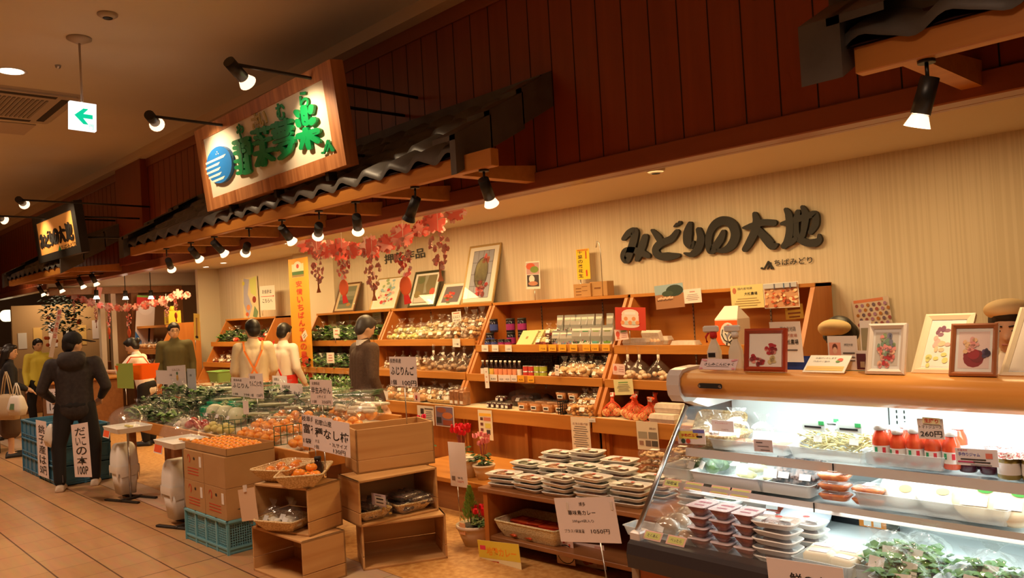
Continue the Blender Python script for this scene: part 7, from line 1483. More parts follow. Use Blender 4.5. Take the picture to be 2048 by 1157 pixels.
# third unit upper shelf: jars
def lidjar(r_,h,m1,m2):
    t=thing('glass_jar',None,None); mb=MB(); mb.lathe([(r_*0.95,0),(r_,0.006),(r_,h*0.78),(r_*0.9,h*0.84)],14); obj('jar',mb,m1,t); mb=MB(); mb.lathe([(r_*1.01,h*0.15),(r_*1.01,h*0.6)],14,False,False); obj('label',mb,m2,t); mb=MB(); mb.lathe([(r_*0.97,h*0.84),(r_*0.97,h)],14); obj('lid',mb,M_ink,t); return t
JG=mat('dark_jar',(0.02,0.015,0.03,1),0.15); LB=flat(60,75,150); LP=flat(150,30,110)
jbL,jpL,jbS,jpS=lidjar(0.045,0.14,JG,LB),lidjar(0.048,0.14,JG,LP),lidjar(0.035,0.075,JG,LB),lidjar(0.035,0.075,JG,LP)
for i,(x,y,z,s,l) in enumerate(((-6.31,5.56,zu3+0.0,jbL,'tall blue-labelled jar at the left end of the jar shelf'),(-6.31,5.62,zu3+0.141,jbL,'blue-labelled jar stacked on the tall one at the left end'),(-6.05,5.62,zu3+0.0,jpL,'purple-labelled jar, lower left of the purple stack'),(-6.05,5.62,zu3+0.141,jpL,'purple-labelled jar, upper left of the purple stack'),(-5.88,5.62,zu3,jpL,'purple-labelled jar, lower middle of the purple stack'),(-5.88,5.62,zu3+0.141,jpL,'purple-labelled jar, upper middle of the purple stack'),(-5.77,5.66,zu3+0.08,jpL,'purple-labelled jar, right end of the purple stack'),(-5.65,5.66,zu3,jbL,'dark jar right of the purple stack'),(-5.77,5.74,zu3-0.0,jpL,'purple-labelled jar behind the right end of the stack'))):
    if 'right end of the purple' in l: z=zu3
    dup(s,(x,y,z),0.3*i,l,'tall labelled jars of the third unit')['category']='jar'
for i,(x,s,l) in enumerate(((-6.26,jbS,'small blue jar, first in the front row'),(-6.16,jbS,'small blue jar, second in the front row'),(-6.05,jpS,'small purple jar, third in the front row'),(-5.95,jpS,'small purple jar, fourth in the front row'))): dup(s,(x,5.48,zu3),0,l,'small jars in front')['category']='jar'
bk=thing('boxed_sweets',None,None); mb=MB(); mb.bbox(-0.10,-0.012,0,0.10,0.012,0.20,0.003); obj('box',mb,flat(215,200,140),bk); mb=MB(); mb.m(0).box(-0.012,-0.0135,0.09,0.012,-0.012,0.12); mb.m(1).box(-0.10,-0.0135,0.0,0.10,-0.012,0.014); obj('printed_panel',mb,[flat(150,110,60),M_ink],bk)
for i in range(4): dup(bk,(-5.72+0.045*i,5.47+0.04*i,zu3),0,'flat green-cream sweet box leaning back, %s from the front'%ORD[i],'leaning sweet boxes',rot=(-0.75,0,0.1))['category']='box'
rdb=bagged('snack_bag',0.12,0.09,0.13,[('red_snack',balls(MB(),8,0.026,0.11,0.08,0.05,3,0.7,0.3),flat(130,30,22))],5)
heap([rdb],-5.56,-5.34,2,5.49,zu3+0.01,'dark red snack bag beside the sweet boxes, %s row, %s from the left','snack bag','dark red snack bags of the third unit',2,0.08,0.14,11,1)
def wirebasket(label,x,y,z,w,d,h,rz=0,rot=None):
    mb=MB(); lattice(mb,-w/2,w/2,0,h,-d/2,pitch=0.022,th=0.004); lattice(mb,-w/2,w/2,0,h,d/2,pitch=0.022,th=0.004); lattice(mb,-d/2,d/2,0,h,-w/2,False,0.022,0.004); lattice(mb,-d/2,d/2,0,h,w/2,False,0.022,0.004); lattice(mb,0,0,0,0,0) if False else None
    mb.box(-w/2,-d/2,0,w/2,d/2,0.004); return solo('wire_basket',mb,M_black,label,'wire basket',(x,y,z),rz,rot=rot)
wirebasket('black wire basket tilted between the sweet boxes and the tea pouches',-5.30,5.62,zu3+0.02,0.2,0.24,0.10,rot=(0.35,0,0.35))
# tea pouches
def pouch(c1,c2,seed,h=0.19,w=0.13):
    t=thing('foil_pouch',None,None); mb=MB(); mb.loft([rr(0,0,w/2,0.028,0.02,0),rr(0,0,w/2,0.024,0.018,h*0.5),rr(0,0,w/2,0.004,0.003,h*0.9),rr(0,0,w/2,0.003,0.002,h)],True,True); obj('pouch',mb,mat('foil_grey',(0.50,0.50,0.47,1),0.25,0.5),t)
    mb=MB(); r=random.Random(seed); v0=-0.029
    def fy(z): return -(0.0285-(0.0245)*z/(h*0.9)) if z>0 else -0.0285
    def q(u0,z0,u1,z1,k,o): mb.m(k).add([(u0,fy(z0)-o,z0),(u1,fy(z0)-o,z0),(u1,fy(z1)-o,z1),(u0,fy(z1)-o,z1)],[(0,1,2,3)])
    q(-w*0.42,0.01,w*0.42,h*0.86,0,0.003); q(-w*0.30,h*0.15,w*0.30,h*0.45,1,0.0045); q(-w*0.28,h*0.55,w*0.25,h*0.75,2,0.0045)
    for i in range(6): a=(r.random()-0.5)*w*0.5; z=h*(0.15+0.3*r.random()); q(a-0.008,z,a+0.008,z+0.012,2 if i%2 else 3,0.006)
    obj('printed_panel',mb,[flat(225,220,205),c1,c2,flat(120,60,80)],t); return t
GRN=flat(110,150,60);DG=flat(40,80,50);BL=flat(90,130,160);PL=flat(150,110,120)
ph=[pouch(PL,BL,1,0.15,0.11),pouch(BL,PL,2,0.15,0.11),pouch(DG,flat(120,140,110),3),pouch(flat(200,215,190),flat(30,120,70),4),pouch(flat(90,160,150),flat(110,140,70),5),pouch(GRN,flat(90,110,40),6)]
xs_=[1114,1130,1142,1156,1174,1195,1218]
lb=['small striped pouch at the left of the tea row','second small striped pouch in the tea row','third small striped pouch, right of two others','white-topped pouch with dark leaves in the tea row','pouch with a green vertical label in the tea row','teal landscape pouch in the tea row','light green pouch at the right end of the tea row']
for i,(x,s) in enumerate(zip(xs_,(0,1,0,2,3,4,5))): dup(ph[s],SH(x,685,5.50,zu3),0,lb[i],'front row of tea pouches')['category']='pouch'
pk2=pouch(DG,flat(150,165,150),8,0.19,0.085)
for i,x in enumerate((1122,1137,1149,1158,1171,1184,1200,1222)): dup(pk2,SH(x,655,5.68,zu3+0.10),0,'narrow silver-green pouch in the rear row of teas, %s from the left'%ORD[i],'rear row of tea pouches')['category']='pouch'
mb=MB(); mb.box(-0.55,-0.08,0,0.55,0.08,0.098); solo('riser_block',mb,M_oakdark,'low brown riser under the rear row of tea pouches','riser',(SH(1172,660,5.70,zu3)))
# third unit lower shelf
def sbottle(c):
    t=thing('sauce_bottle',None,None); mb=MB(); mb.lathe([(0.024,0),(0.026,0.006),(0.026,0.085),(0.012,0.115),(0.011,0.14)],12); obj('bottle',mb,mat('sauce_dark',(0.03,0.012,0.01,1),0.12),t); mb=MB(); mb.lathe([(0.0268,0.018),(0.0268,0.075)],12,False,False); obj('label',mb,c,t); mb=MB(); mb.lathe([(0.013,0.135),(0.013,0.155)],10); obj('cap',mb,M_white,t); return t
sb=[sbottle(M_paper),sbottle(flat(230,150,110)),sbottle(flat(225,190,90)),sbottle(flat(120,150,90))]
for i in range(9):
    dup(sb[(i*3)%4 if i not in(4,5,6) else 1],(-6.22+0.068*i,5.36,zl3),0.2*i,'sauce bottle on the lower shelf of the third unit, %s from the left'%ORD[i],'sauce bottles of the third unit')['category']='bottle'
wirebasket('long black wire basket along the back of the sauce bottles',-5.85,5.62,zl3,0.95,0.2,0.20)
wirebasket('second black wire basket behind the nut bags',-5.0,5.62,zl3,0.6,0.2,0.19)
cn=thing('canned_food',None,None); mb=MB(); mb.lathe([(0.036,0),(0.036,0.05)],16,False,False); obj('label',mb,flat(200,60,50),cn); mb=MB(); mb.lathe([(0.037,0),(0.037,0.004)],16); mb.lathe([(0.037,0.049),(0.037,0.054),(0.033,0.052)],16); obj('tin_rim',mb,M_steel,cn)
cn2=thing('canned_food',None,None); mb=MB(); mb.lathe([(0.036,0),(0.036,0.05)],16,False,False); obj('label',mb,flat(170,180,60),cn2); mb=MB(); mb.lathe([(0.037,0),(0.037,0.004)],16); mb.lathe([(0.037,0.049),(0.037,0.054),(0.033,0.052)],16); obj('tin_rim',mb,M_steel,cn2)
cs=[(0,0),(1,0),(2,0),(3,0),(0,1),(1,1),(2,1),(3,1)]
for i,(a_,b_) in enumerate(cs): dup((cn,cn2)[a_>1],(-5.58+0.076*a_,5.36,zl3+0.056*b_),0,'%s tin, %s layer, %s from the left'%(('red','yellow-green')[a_>1],('lower','upper')[b_],ORD[a_]),'stacked small tins')['category']='tin'
crk=rbag('snack_bag','cracker',flat(200,130,80),0.018,12,0.14,0.10,3); heap([crk],-5.27,-5.15,1,5.37,zl3,'flat cracker bag between the tins and the nut bags, %s row, %s one','snack bag','flat cracker bag',1,0,0,1,1)
nb=rbag('nut_bag','rice_cracker',M_nut,0.020,22,0.14,0.20,12); ck=rbag('cookie_bag','cookie',flat(215,170,120),0.022,18,0.17,0.17,13)
heap([nb],-5.13,-4.80,3,5.37,zl3,'upright bag of brown rice crackers, %s row, %s from the left','snack bag','upright rice cracker bags of the third unit',2,0.02,0.12,12,0.4)
heap([ck],-4.76,-4.60,1,5.38,zl3,'bag of pale crackers at the right end of the lower shelf, %s row, %s one','snack bag','pale cracker bag',2,0.03,0.12,13,1)
# third unit ledge: dark cups, miso tubs, crackers
cup=thing('jelly_cup',None,None); mb=MB(); mb.lathe([(0.030,0),(0.038,0.045)],14); obj('cup',mb,flat(60,18,14,0.2),cup); mb=MB(); mb.lathe([(0.040,0.045),(0.040,0.048),(0.02,0.056)],14); obj('lid',mb,M_film2,cup); mb=MB(); mb.box(-0.015,-0.040,0.01,0.018,-0.036,0.034); obj('label',mb,M_lab,cup)
for i,(x,y,z) in enumerate(((980,812,0),(990,812,0),(1000,812,0),(1010,813,0),(1018,813,0),(993,800,0.06),(1002,800,0.06))): dup(cup,(PY(x,y,5.2).x,5.20 if z==0 else 5.24,zg+z),0,'small dark cup on the ledge, %s'%(('%s in the bottom row'%ORD[i]) if i<5 else ('%s in the upper pair'%ORD[i-5])),'small dark cups on the ledge')['category']='cup'
mtb=thing('miso_tub',None,None); mb=MB(); mb.loft([rr(0,0,0.055,0.05,0.02,0),rr(0,0,0.065,0.058,0.02,0.075)],True,True,True); obj('tub',mb,noisy('miso',(0.38,0.13,0.035,1),(0.50,0.20,0.06,1),(20,20,20),0.25),mtb); mb=MB(); mb.loft([rr(0,0,0.069,0.062,0.02,0.075),rr(0,0,0.069,0.062,0.02,0.082),rr(0,0,0.05,0.045,0.02,0.09)],True,True); obj('lid',mb,M_film2,mtb); mb=MB(); mb.m(0).box(-0.03,-0.064,0.02,0.035,-0.060,0.055); mb.m(1).box(-0.022,-0.0655,0.03,0.028,-0.064,0.045); obj('label',mb,[M_lab,M_ink],mtb)
for i,(x,y,z) in enumerate(((-5.45,5.20,0),(-5.29,5.20,0),(-5.13,5.20,0),(-4.98,5.21,0),(-5.36,5.34,0),(-5.2,5.34,0),(-5.10,5.36,0.092),(-4.95,5.36,0.092),(-5.10,5.36,0),(-4.95,5.36,0))): dup(mtb,(x,y,zg+z),0,'brown miso tub on the ledge, %s counted from the left front'%ORD[i],'miso tubs on the ledge')['category']='food tub'
dk=rbag('brown_bag','bean_cake',flat(100,60,35),0.05,5,0.50,0.21,4); dup(dk,(-5.72,5.52,zg),0,'very large dark clear bag slumped at the back of the ledge')['category']='food bag'
pn_=rbag('snack_bag','peanut',flat(205,150,90),0.014,34,0.17,0.17,15); ps=rbag('snack_bag','peanut',M_nut,0.024,12,0.2,0.2,16)
wirebasket('short black wire basket at the left of the peanut bags',-4.92,5.15,zg,0.03,0.10,0.12)
heap([pn_],-4.86,-4.60,2,5.17,zg,'bag of small crackers at the front of the ledge, %s row, %s from the left','snack bag','small cracker bags at the ledge end',2,0.05,0.14,14,1)
heap([ps],-4.95,-4.60,2,5.50,zg+0.10,'pale peanut bag heaped behind on the ledge, %s row, %s from the left','snack bag','peanut bags heaped behind',2,0.05,0.13,15,1)
# fourth unit: eggs
M_pulp=noisy('egg_pulp',(0.74,0.62,0.54,1),(0.66,0.54,0.46,1),(30,30,30),0.8); M_egg=mat('egg_shell',(0.80,0.50,0.32,1),0.45)
def eggcarton(open_=False):
    t=thing('egg_carton',None,None); mb=MB(); mb.loft([rr(0,0,0.115,0.045,0.01,0),rr(0,0,0.125,0.052,0.01,0.035),rr(0,0,0.120,0.048,0.01,0.035),rr(0,0,0.11,0.04,0.01,0.01)]); obj('base',mb,M_pulp,t)
    mb=MB(); 
    if open_: mb.M=T(0,0.055,0.035)@RX(1.9); mb.loft([rr(0,0.05,0.125,0.052,0.01,0),rr(0,0.05,0.11,0.04,0.01,0.03)])
    else: mb.loft([rr(0,0,0.126,0.053,0.01,0.036),rr(0,0,0.112,0.042,0.012,0.07)])
    obj('lid',mb,M_pulp,t)
    if open_:
        for i in range(5):
            for j in range(2): mb=MB(); mb.ball((-0.09+0.045*i,-0.02+0.04*j,0.036),0.019,0.019,0.024,10,8); obj('egg',mb,M_egg,t)
    return t
ec,eo=eggcarton(),eggcarton(True)
for s,x,y,z,rz_,l in ((ec,1275,5.50,zu3,0.1,'closed pale egg carton at the left of the upper shelf'),(eo,1300,5.56,zu3,-0.2,'opened egg carton showing brown eggs on the upper shelf'),(ec,1318,5.72,zu3,0.1,'egg carton behind the opened one'),(ec,1372,5.44+0.14,zu3-0.03,0.0,'flat pale carton alone in the middle of the upper shelf')):
    dup(s,SH(x,690,y,z),rz_,l)['category']='egg carton'
ebg=tied('egg_bag','egg',noisy('egg_mix',(0.80,0.50,0.30,1),(0.85,0.72,0.55,1),(6,6,6),0.45),0.024,9,0.2,5)
for i,(x,l) in enumerate(((1258,'small clear egg bag at the left of the lower egg shelf'),(1281,'egg bag with a flared top in the middle of the lower egg shelf'),(1319,'egg bag at the right, just above the case end'))): dup(ebg,SH(x,755,5.42,zl3),0.4*i,l,'tied egg bags')['category']='egg bag'
M_net=mat('red_net',(0.80,0.08,0.02,1),0.4); M_onion=noisy('onion',(0.78,0.36,0.12,1),(0.88,0.55,0.28,1),(8,8,20),0.3)
def netbag(seed):
    t=thing('onion_net',None,None); r=random.Random(seed)
    for i in range(5): mb=MB(); a=i*1.26; mb.ball((0.055*math.cos(a)*(i<4),0.05*math.sin(a)*(i<4),0.036+(0.045 if i==4 else 0)),0.038,0.038,0.034,12,8,0.04,i); obj('onion',mb,M_onion,t)
    mb=MB(); k=14; rg=[]
    for z,s in ((0,0.05),(0.02,0.085),(0.06,0.09),(0.10,0.055),(0.13,0.018),(0.17,0.012),(0.20,0.022)): rg.append([(s*math.cos(2*PI*i/k),s*math.sin(2*PI*i/k)*0.9,z) for i in range(k)])
    for i in range(k):
        mb.tube([rg[j][(i+j)%k] for j in range(len(rg))],0.0022,4,False); mb.tube([rg[j][(i-j)%k] for j in range(len(rg))],0.0022,4,False)
    mb.tube([(0,0,0.13),(0.01,0,0.165),(0.03,0,0.20)],[0.012,0.009,0.014],6); obj('net',mb,M_net,t)
    mb=MB(); mb.box(-0.01,-0.016,0.17,0.025,-0.012,0.205); obj('tag',mb,M_paper,t); return t
on=[netbag(1),netbag(2)]
for i,(x,y) in enumerate(((1222,5.22),(1240,5.38),(1256,5.22),(1275,5.22),(1288,5.36),(1300,5.20))): dup(on[i%2],(PY(x,835,5.2).x,y,zg),1.3*i,'red-netted onions on the ledge, %s from the left'%ORD[i],'red-netted onion bags',rot=(0.25*((i%3)-1),0.3*((i%2)-0.5),1.3*i))['category']='onion bag'
for k_ in range(2): dup(ec,SH(1342,842,5.22,zg+0.073*k_),0.05,'%s closed carton of the stack beside the onions'%('lower','upper')[k_],'closed cartons beside the onions')['category']='egg carton'
dup(ec,SH(1330,848,5.14,zg),0.0,'pale carton lying in front of the stack beside the onions')['category']='egg carton'
# frames and boxes on top of the shelving
def tframe(label,bl,br,tl,Yb,Yt,fm,mb_,items,e): 
    return frame(label,bl,br,tl,Yb,Yt,fm,mb_,items,e,1.737,0.02)
M_gold=mat('pale_gold_frame',(0.50,0.36,0.15,1),0.35,0.3); M_dgf=mat('dark_green_frame',(0.05,0.05,0.02,1),0.35)
mist=flat(150,150,130)
tframe('small brown frame with a dark lake picture, leftmost on the shelf tops',(665,626),(706,622),(681,568),5.80,5.97,mat('dark_brown_frame',(0.16,0.07,0.02,1),0.35),mat('mat_tan',(0.6,0.45,0.25,1),0.6),[('r',0.5,0.5,0.7,0.76,flat(110,115,90)),('r',0.5,0.62,0.66,0.16,flat(140,140,120)),('r',0.5,0.34,0.66,0.14,flat(70,80,60)),('o',0.65,0.25,0.1,0.06,flat(170,120,40))],0.022)
tframe('pale frame of pink roses, second on the shelf tops',(738,620),(788,616),(757,558),5.80,5.97,M_gold,M_matb,[('r',0.5,0.5,0.78,0.82,flat(235,228,205))]+art_flowers([flat(240,180,170),flat(200,50,60),flat(235,215,190),flat(160,190,190)],30,0.5,0.42,0.32,21)+art_flowers([flat(150,185,200),flat(200,215,210),flat(160,180,130)],12,0.5,0.74,0.28,22),0.014)
tframe('dark framed waterfall picture, third on the shelf tops',(814,612),(868,608),(831,545),5.80,5.97,M_dgf,M_matb,[('r',0.5,0.5,0.72,0.76,flat(120,110,70)),('p',[(0.42,0.88),(0.56,0.88),(0.50,0.60),(0.58,0.40),(0.46,0.38),(0.44,0.62)],0,0,mist,mist),('r',0.5,0.22,0.68,0.16,flat(205,200,190)),('o',0.78,0.42,0.1,0.1,flat(205,80,50)),('o',0.25,0.36,0.12,0.1,flat(140,120,60)),('o',0.3,0.75,0.14,0.1,flat(95,105,55))],0.030)
tframe('small white frame of red berries, fourth on the shelf tops',(872,610),(918,606),(889,568),5.80,5.95,mat('cream_frame2',(0.75,0.65,0.42,1),0.4),M_matb,[('r',0.5,0.5,0.72,0.70,flat(110,100,110))]+art_flowers([flat(220,60,45),flat(240,120,90),flat(200,40,40)],24,0.46,0.42,0.22,24)+art_flowers([flat(110,130,60)],6,0.4,0.25,0.2,25),0.010)
ln=flat(70,60,70)
tframe('large frame with a stained-glass style bouquet, fifth on the shelf tops',(921,608),(984,603),(940,494),5.80,5.98,M_gold,M_matb,[('r',0.5,0.5,0.64,0.80,flat(160,165,185))]+[('r',0.18+0.16*i,0.5,0.008,0.80,ln) for i in range(5)]+[('r',0.5,0.1+0.2*i,0.64,0.006,ln) for i in range(5)]+[('o',0.5,0.52,0.22,0.27,ln),('o',0.5,0.52,0.205,0.255,flat(170,165,120))]+art_flowers([flat(200,40,50),flat(120,20,35),flat(225,120,120)],16,0.56,0.26,0.18,27)+art_flowers([flat(215,90,90),flat(205,120,90)],6,0.62,0.72,0.1,28),0.022)
b=thing('cardboard_box','small cardboard box under the long yellow sign on the shelf top','box',(PY(1170,590,5.85).x,5.86,1.737)); mb=MB(); mb.bbox(-0.11,-0.05,0,0.11,0.05,0.13,0.002); obj('carton',mb,M_card,b); mb=MB(); 
for q_ in range(3): mb.box(-0.08,-0.0515,0.02+0.03*q_,-0.01,-0.05,0.028+0.03*q_)
mb.box(0.0,-0.0515,0.06,0.07,-0.05,0.064); mb.box(0.0,-0.0515,0.10,0.07,-0.05,0.104); obj('printed_mark',mb,flat(120,75,30),b)
b=thing('cardboard_box','second small cardboard box behind a metal hook on the shelf top','box',(PY(1200,588,5.85).x,5.88,1.737)); mb=MB(); mb.bbox(-0.11,-0.05,0,0.11,0.05,0.14,0.002); obj('carton',mb,M_card,b); mb=MB(); mb.box(-0.05,-0.0515,0.07,0.03,-0.05,0.085); obj('printed_mark',mb,flat(120,75,30),b)
mb=MB(); x=PY(1203,588,5.74).x; mb.tube([(0,0,0),(0,0,0.42),(-0.01,0,0.50),(-0.035,0,0.52),(-0.05,0,0.46)],0.004,6); solo('metal_hook',mb,M_steel,'tall thin metal hook rod in front of the small boxes','hook',(x,5.76,1.737))
for o in bpy.data.objects:
    if o.get('label')=='long yellow upright sign standing on the top shelf': 
        mb=MB(); mb.cyl((0.03,0.02,-0.012),(0.03,-0.19,-0.012),0.006); obj('stick',mb,M_steel,o)
# left units goods
heap([gv[0],gv[1],rbag('fruit_bag','tomato',flat(215,60,30),0.03,8,0.18,0.16,5)],-13.1,-11.5,6,5.55,1.35,'assorted produce bag beyond the aproned staff, %s row, %s from the left','vegetable bag','assorted produce bags of the far unit',2,0.06,0.14,16,2)
heap([rdb,mx[2]],-13.1,-11.5,6,5.40,1.03,'assorted bag on the lower far shelf, %s row, %s from the left','vegetable bag','assorted bags of the lower far shelf',2,0.05,0.14,17,2)
onb=rbag('onion_bag','onion',M_onion,0.035,7,0.22,0.18,6)
place([onb],[(-13.6-0.24*i,4.62,0.965) for i in range(5)],ol('bag of onions on the end shelf, %s from its panel',5),'vegetable bag','onion bags of the end shelf',rz=2,seed=2)
place([ck],[(-13.6-0.24*i,4.78,1.305) for i in range(5)],ol('bag of pale dried goods on the end shelf, %s from its panel',5),'food bag','pale dried goods on the end shelf',rz=2,seed=3)
mb=MB(); mb.m(0).box(-0.10,-0.10,0,0.10,0.10,0.22); mb.m(0).lathe([(0.06,0.22),(0.03,0.3)],10); solo('yellow_bag',mb,flat(225,205,60),'yellow-green bag standing on top of the end shelf','bag',(-13.62,4.98,1.705))
cardY('upright_sign','narrow yellow upright sign with a zigzag top on the end shelf','sign',(388,680),(400,682),(384,627),4.75,flat(235,200,90),[('r',0.5,0.5,0.25,0.7,flat(170,120,60)),('o',0.5,0.12,0.25,0.05,INK)]); _u=[o for o in bpy.data.objects if (o.get('label') or '').startswith('narrow yellow upright')][0]; mb=MB(); mb.cyl((0.03,0.02,-0.01),(0.03,-0.16,-0.01),0.005); obj('stick',mb,M_steel,_u)
cr=thing('green_tub','light green plastic tub on wooden legs beside the staff','tub',(PY(440,750,4.6).x,4.6,0)); mb=MB(); mb.loft([rr(0,0,0.14,0.09,0.03,0.86),rr(0,0,0.17,0.11,0.03,1.0),rr(0,0,0.185,0.125,0.03,1.01),rr(0,0,0.185,0.125,0.03,1.02),rr(0,0,0.16,0.10,0.03,1.02),rr(0,0,0.13,0.08,0.03,0.88)]); obj('tub',mb,flat(150,195,110),cr)
for sx in (-0.12,0.12):
    for sy in (-0.06,0.06): mb=MB(); mb.box(sx-0.012,sy-0.012,0,sx+0.012,sy+0.012,0.87); obj('leg',mb,M_oak,cr)
# ================= potted plants =================
M_terr=mat('pot_cream',(0.70,0.56,0.42,1),0.55); M_cyred=mat('cyclamen_red',(0.75,0.01,0.03,1),0.45); M_cypink=mat('cyclamen_pink',(0.90,0.30,0.35,1),0.45); M_con=noisy('conifer',(0.16,0.30,0.04,1),(0.30,0.46,0.08,1),(20,20,20),0.6); M_soil=flat(45,28,15)
def pot(t,r_,h):
    mb=MB(); mb.lathe([(r_*0.62,0),(r_*0.9,h*0.6),(r_,h*0.85),(r_*1.05,h*0.86),(r_*1.05,h),(r_*0.95,h),(r_*0.9,h*0.88)],22); obj('pot',mb,M_terr,t); mb=MB(); mb.lathe([(r_*0.93,h*0.89),(0.001,h*0.92)],18,False,True); obj('soil',mb,M_soil,t)
def conif(t,x,y,z,r_,h,seed,n=520):
    rd=random.Random(seed); mb=MB()
    for i in range(n):
        f=rd.random()**0.7; a=rd.random()*6.28; rad=r_*(1-f)*(0.55+0.5*rd.random())+0.004; zz=z+h*f
        c=Vector((x+rad*math.cos(a),y+rad*math.sin(a),zz)); d=Vector((math.cos(a)*0.5,math.sin(a)*0.5,1.0)).normalized()*0.035*(1.2-f*0.5); s=Vector((-math.sin(a),math.cos(a),0))*0.006
        mb.add([c-d*0.2,c+d*0.5-s,c+d,c+d*0.5+s],[(0,1,2,3)])
    obj('foliage',mb,M_con,t); mb=MB(); mb.cyl((x,y,z-0.02),(x,y,z+h*0.85),0.006); obj('stem',mb,flat(80,50,25),t)
def cyc(t,x,y,z,m,seed,n=9,sp=0.07,hh=0.12):
    rd=random.Random(seed); mb=MB()
    for i in range(n):
        a=rd.random()*6.28; r_=sp*rd.random()**0.5; c=Vector((x+r_*math.cos(a),y+r_*math.sin(a),z+hh*(0.8+0.4*rd.random())))
        for k in range(5):
            b=k*1.257+rd.random(); o=Vector((math.cos(b),math.sin(b),0)); s=Vector((-math.sin(b),math.cos(b),0))*0.014
            mb.add([c,c+o*0.018-s+Vector((0,0,0.012)),c+o*0.022-s*0.6+Vector((0,0,0.042)),c+o*0.022+s*0.6+Vector((0,0,0.042)),c+o*0.018+s+Vector((0,0,0.012))],[(0,1,2,3,4)],True)
    obj('blossom',mb,m,t)
    mb=MB()
    for i in range(n): a=rd.random()*6.28; mb.tube([(x,y,z),(x+sp*0.5*math.cos(a),y+sp*0.5*math.sin(a),z+hh*0.9)],0.003,4)
    obj('flower_stem',mb,flat(140,50,40),t)
    mb=MB(); leafs(mb,40,sp*2,sp*2,hh*0.4,seed,0.05,0.2,0.024,(x,y,z)); obj('leaves',mb,M_leafd,t)
P=PZ(918,1098,0); t=thing('potted_plant','white bowl pot with a small conifer and red cyclamen on the floor','potted plant',(P.x+0.02,P.y+0.14,0)); pot(t,0.13,0.15); conif(t,-0.04,0.0,0.14,0.07,0.26,1); cyc(t,0.05,0.02,0.14,M_cyred,2,6,0.06,0.09); leaf=MB(); leafs(leaf,30,0.12,0.1,0.05,3,0.05,0.4,0.012,(0.07,0,0.14)); obj('trailing_leaves',leaf,flat(110,120,60),t)
mb=MB(); mb.box(-0.02,-0.125,0.10,0.04,-0.12,0.18); obj('price_tag',mb,flat(230,170,120),t)
P=PZ(952,1086,0); t=thing('potted_plant','smaller cream pot of bright red cyclamen beside the tray stand','potted plant',(P.x+0.07,P.y+0.24,0)); pot(t,0.09,0.13); cyc(t,0,0,0.12,M_cyred,4,12,0.06,0.12)
P=PZ(935,985,0.282); t=thing('potted_plant','pink cyclamen on the low platform behind the pale sheet','potted plant',(-5.05,4.30,0.281)); pot(t,0.09,0.12); cyc(t,0,0,0.11,M_cypink,5,9,0.07,0.20)
t=thing('potted_plant','deep red cyclamen just right of the top wooden crate','potted plant',(-5.45,4.40,0.281)); pot(t,0.10,0.13); cyc(t,0,0,0.12,M_cyred,6,16,0.08,0.22)
t=thing('potted_plant','wrapped cream pot with twigs left of the pale sheet','potted plant',(-5.22,4.28,0.281)); pot(t,0.08,0.16)
t=thing('potted_plant','potted conifer among red blossoms above the top wooden crate','potted plant',(-6.05,3.95,0.0)); mb=MB(); mb.bbox(-0.15,-0.15,0,0.15,0.15,0.42,0.005); obj('plinth_box',mb,M_oakdark,t)
mb=MB(); mb.lathe([(0.08,0.42),(0.12,0.56)],20); obj('pot',mb,M_terr,t); conif(t,0,0,0.56,0.11,0.38,7,800); cyc(t,-0.12,0,0.54,M_cyred,8,9,0.07,0.10); cyc(t,0.13,-0.03,0.54,M_cyred,9,9,0.07,0.10)
t=thing('potted_plant','small conifer behind the seedless persimmon card','potted plant',(-6.62,3.95,0.0)); mb=MB(); mb.bbox(-0.14,-0.14,0,0.14,0.14,0.45,0.005); obj('plinth_box',mb,M_oakdark,t); mb=MB(); mb.lathe([(0.07,0.45),(0.10,0.58)],20); obj('pot',mb,M_terr,t); conif(t,0,0,0.58,0.09,0.28,10)
t=thing('potted_plant','bright pink cyclamen beside the carried white bag','potted plant',(-5.86,4.25,0.281)); pot(t,0.10,0.16); cyc(t,0,0,0.15,mat('cyclamen_magenta',(0.80,0.02,0.12,1),0.45),12,14,0.08,0.25)
# tree at the far stall
t=thing('decorated_tree','leafy indoor tree with orange lights near the far stall','tree',(PX(128,650,-16.6).x,PX(128,650,-16.6).y,0)); mb=MB(); mb.tube([(0,0,0),(0.02,0,0.9),(0,0,1.7)],0.03,8); obj('trunk',mb,flat(50,30,18),t)
mb=MB(); leafs(mb,340,0.65,0.65,0.75,5,0.11,0.2,0.035,(0,0,1.65)); obj('foliage',mb,M_leafd,t); mb=MB(); rd=random.Random(4)
for i in range(11): mb=MB(); mb.ball(((rd.random()-0.5)*0.6,(rd.random()-0.5)*0.6,1.3+rd.random()*0.7),0.035,seg=8,rings=5); obj('ornament',mb,flat(210,100,40),t)
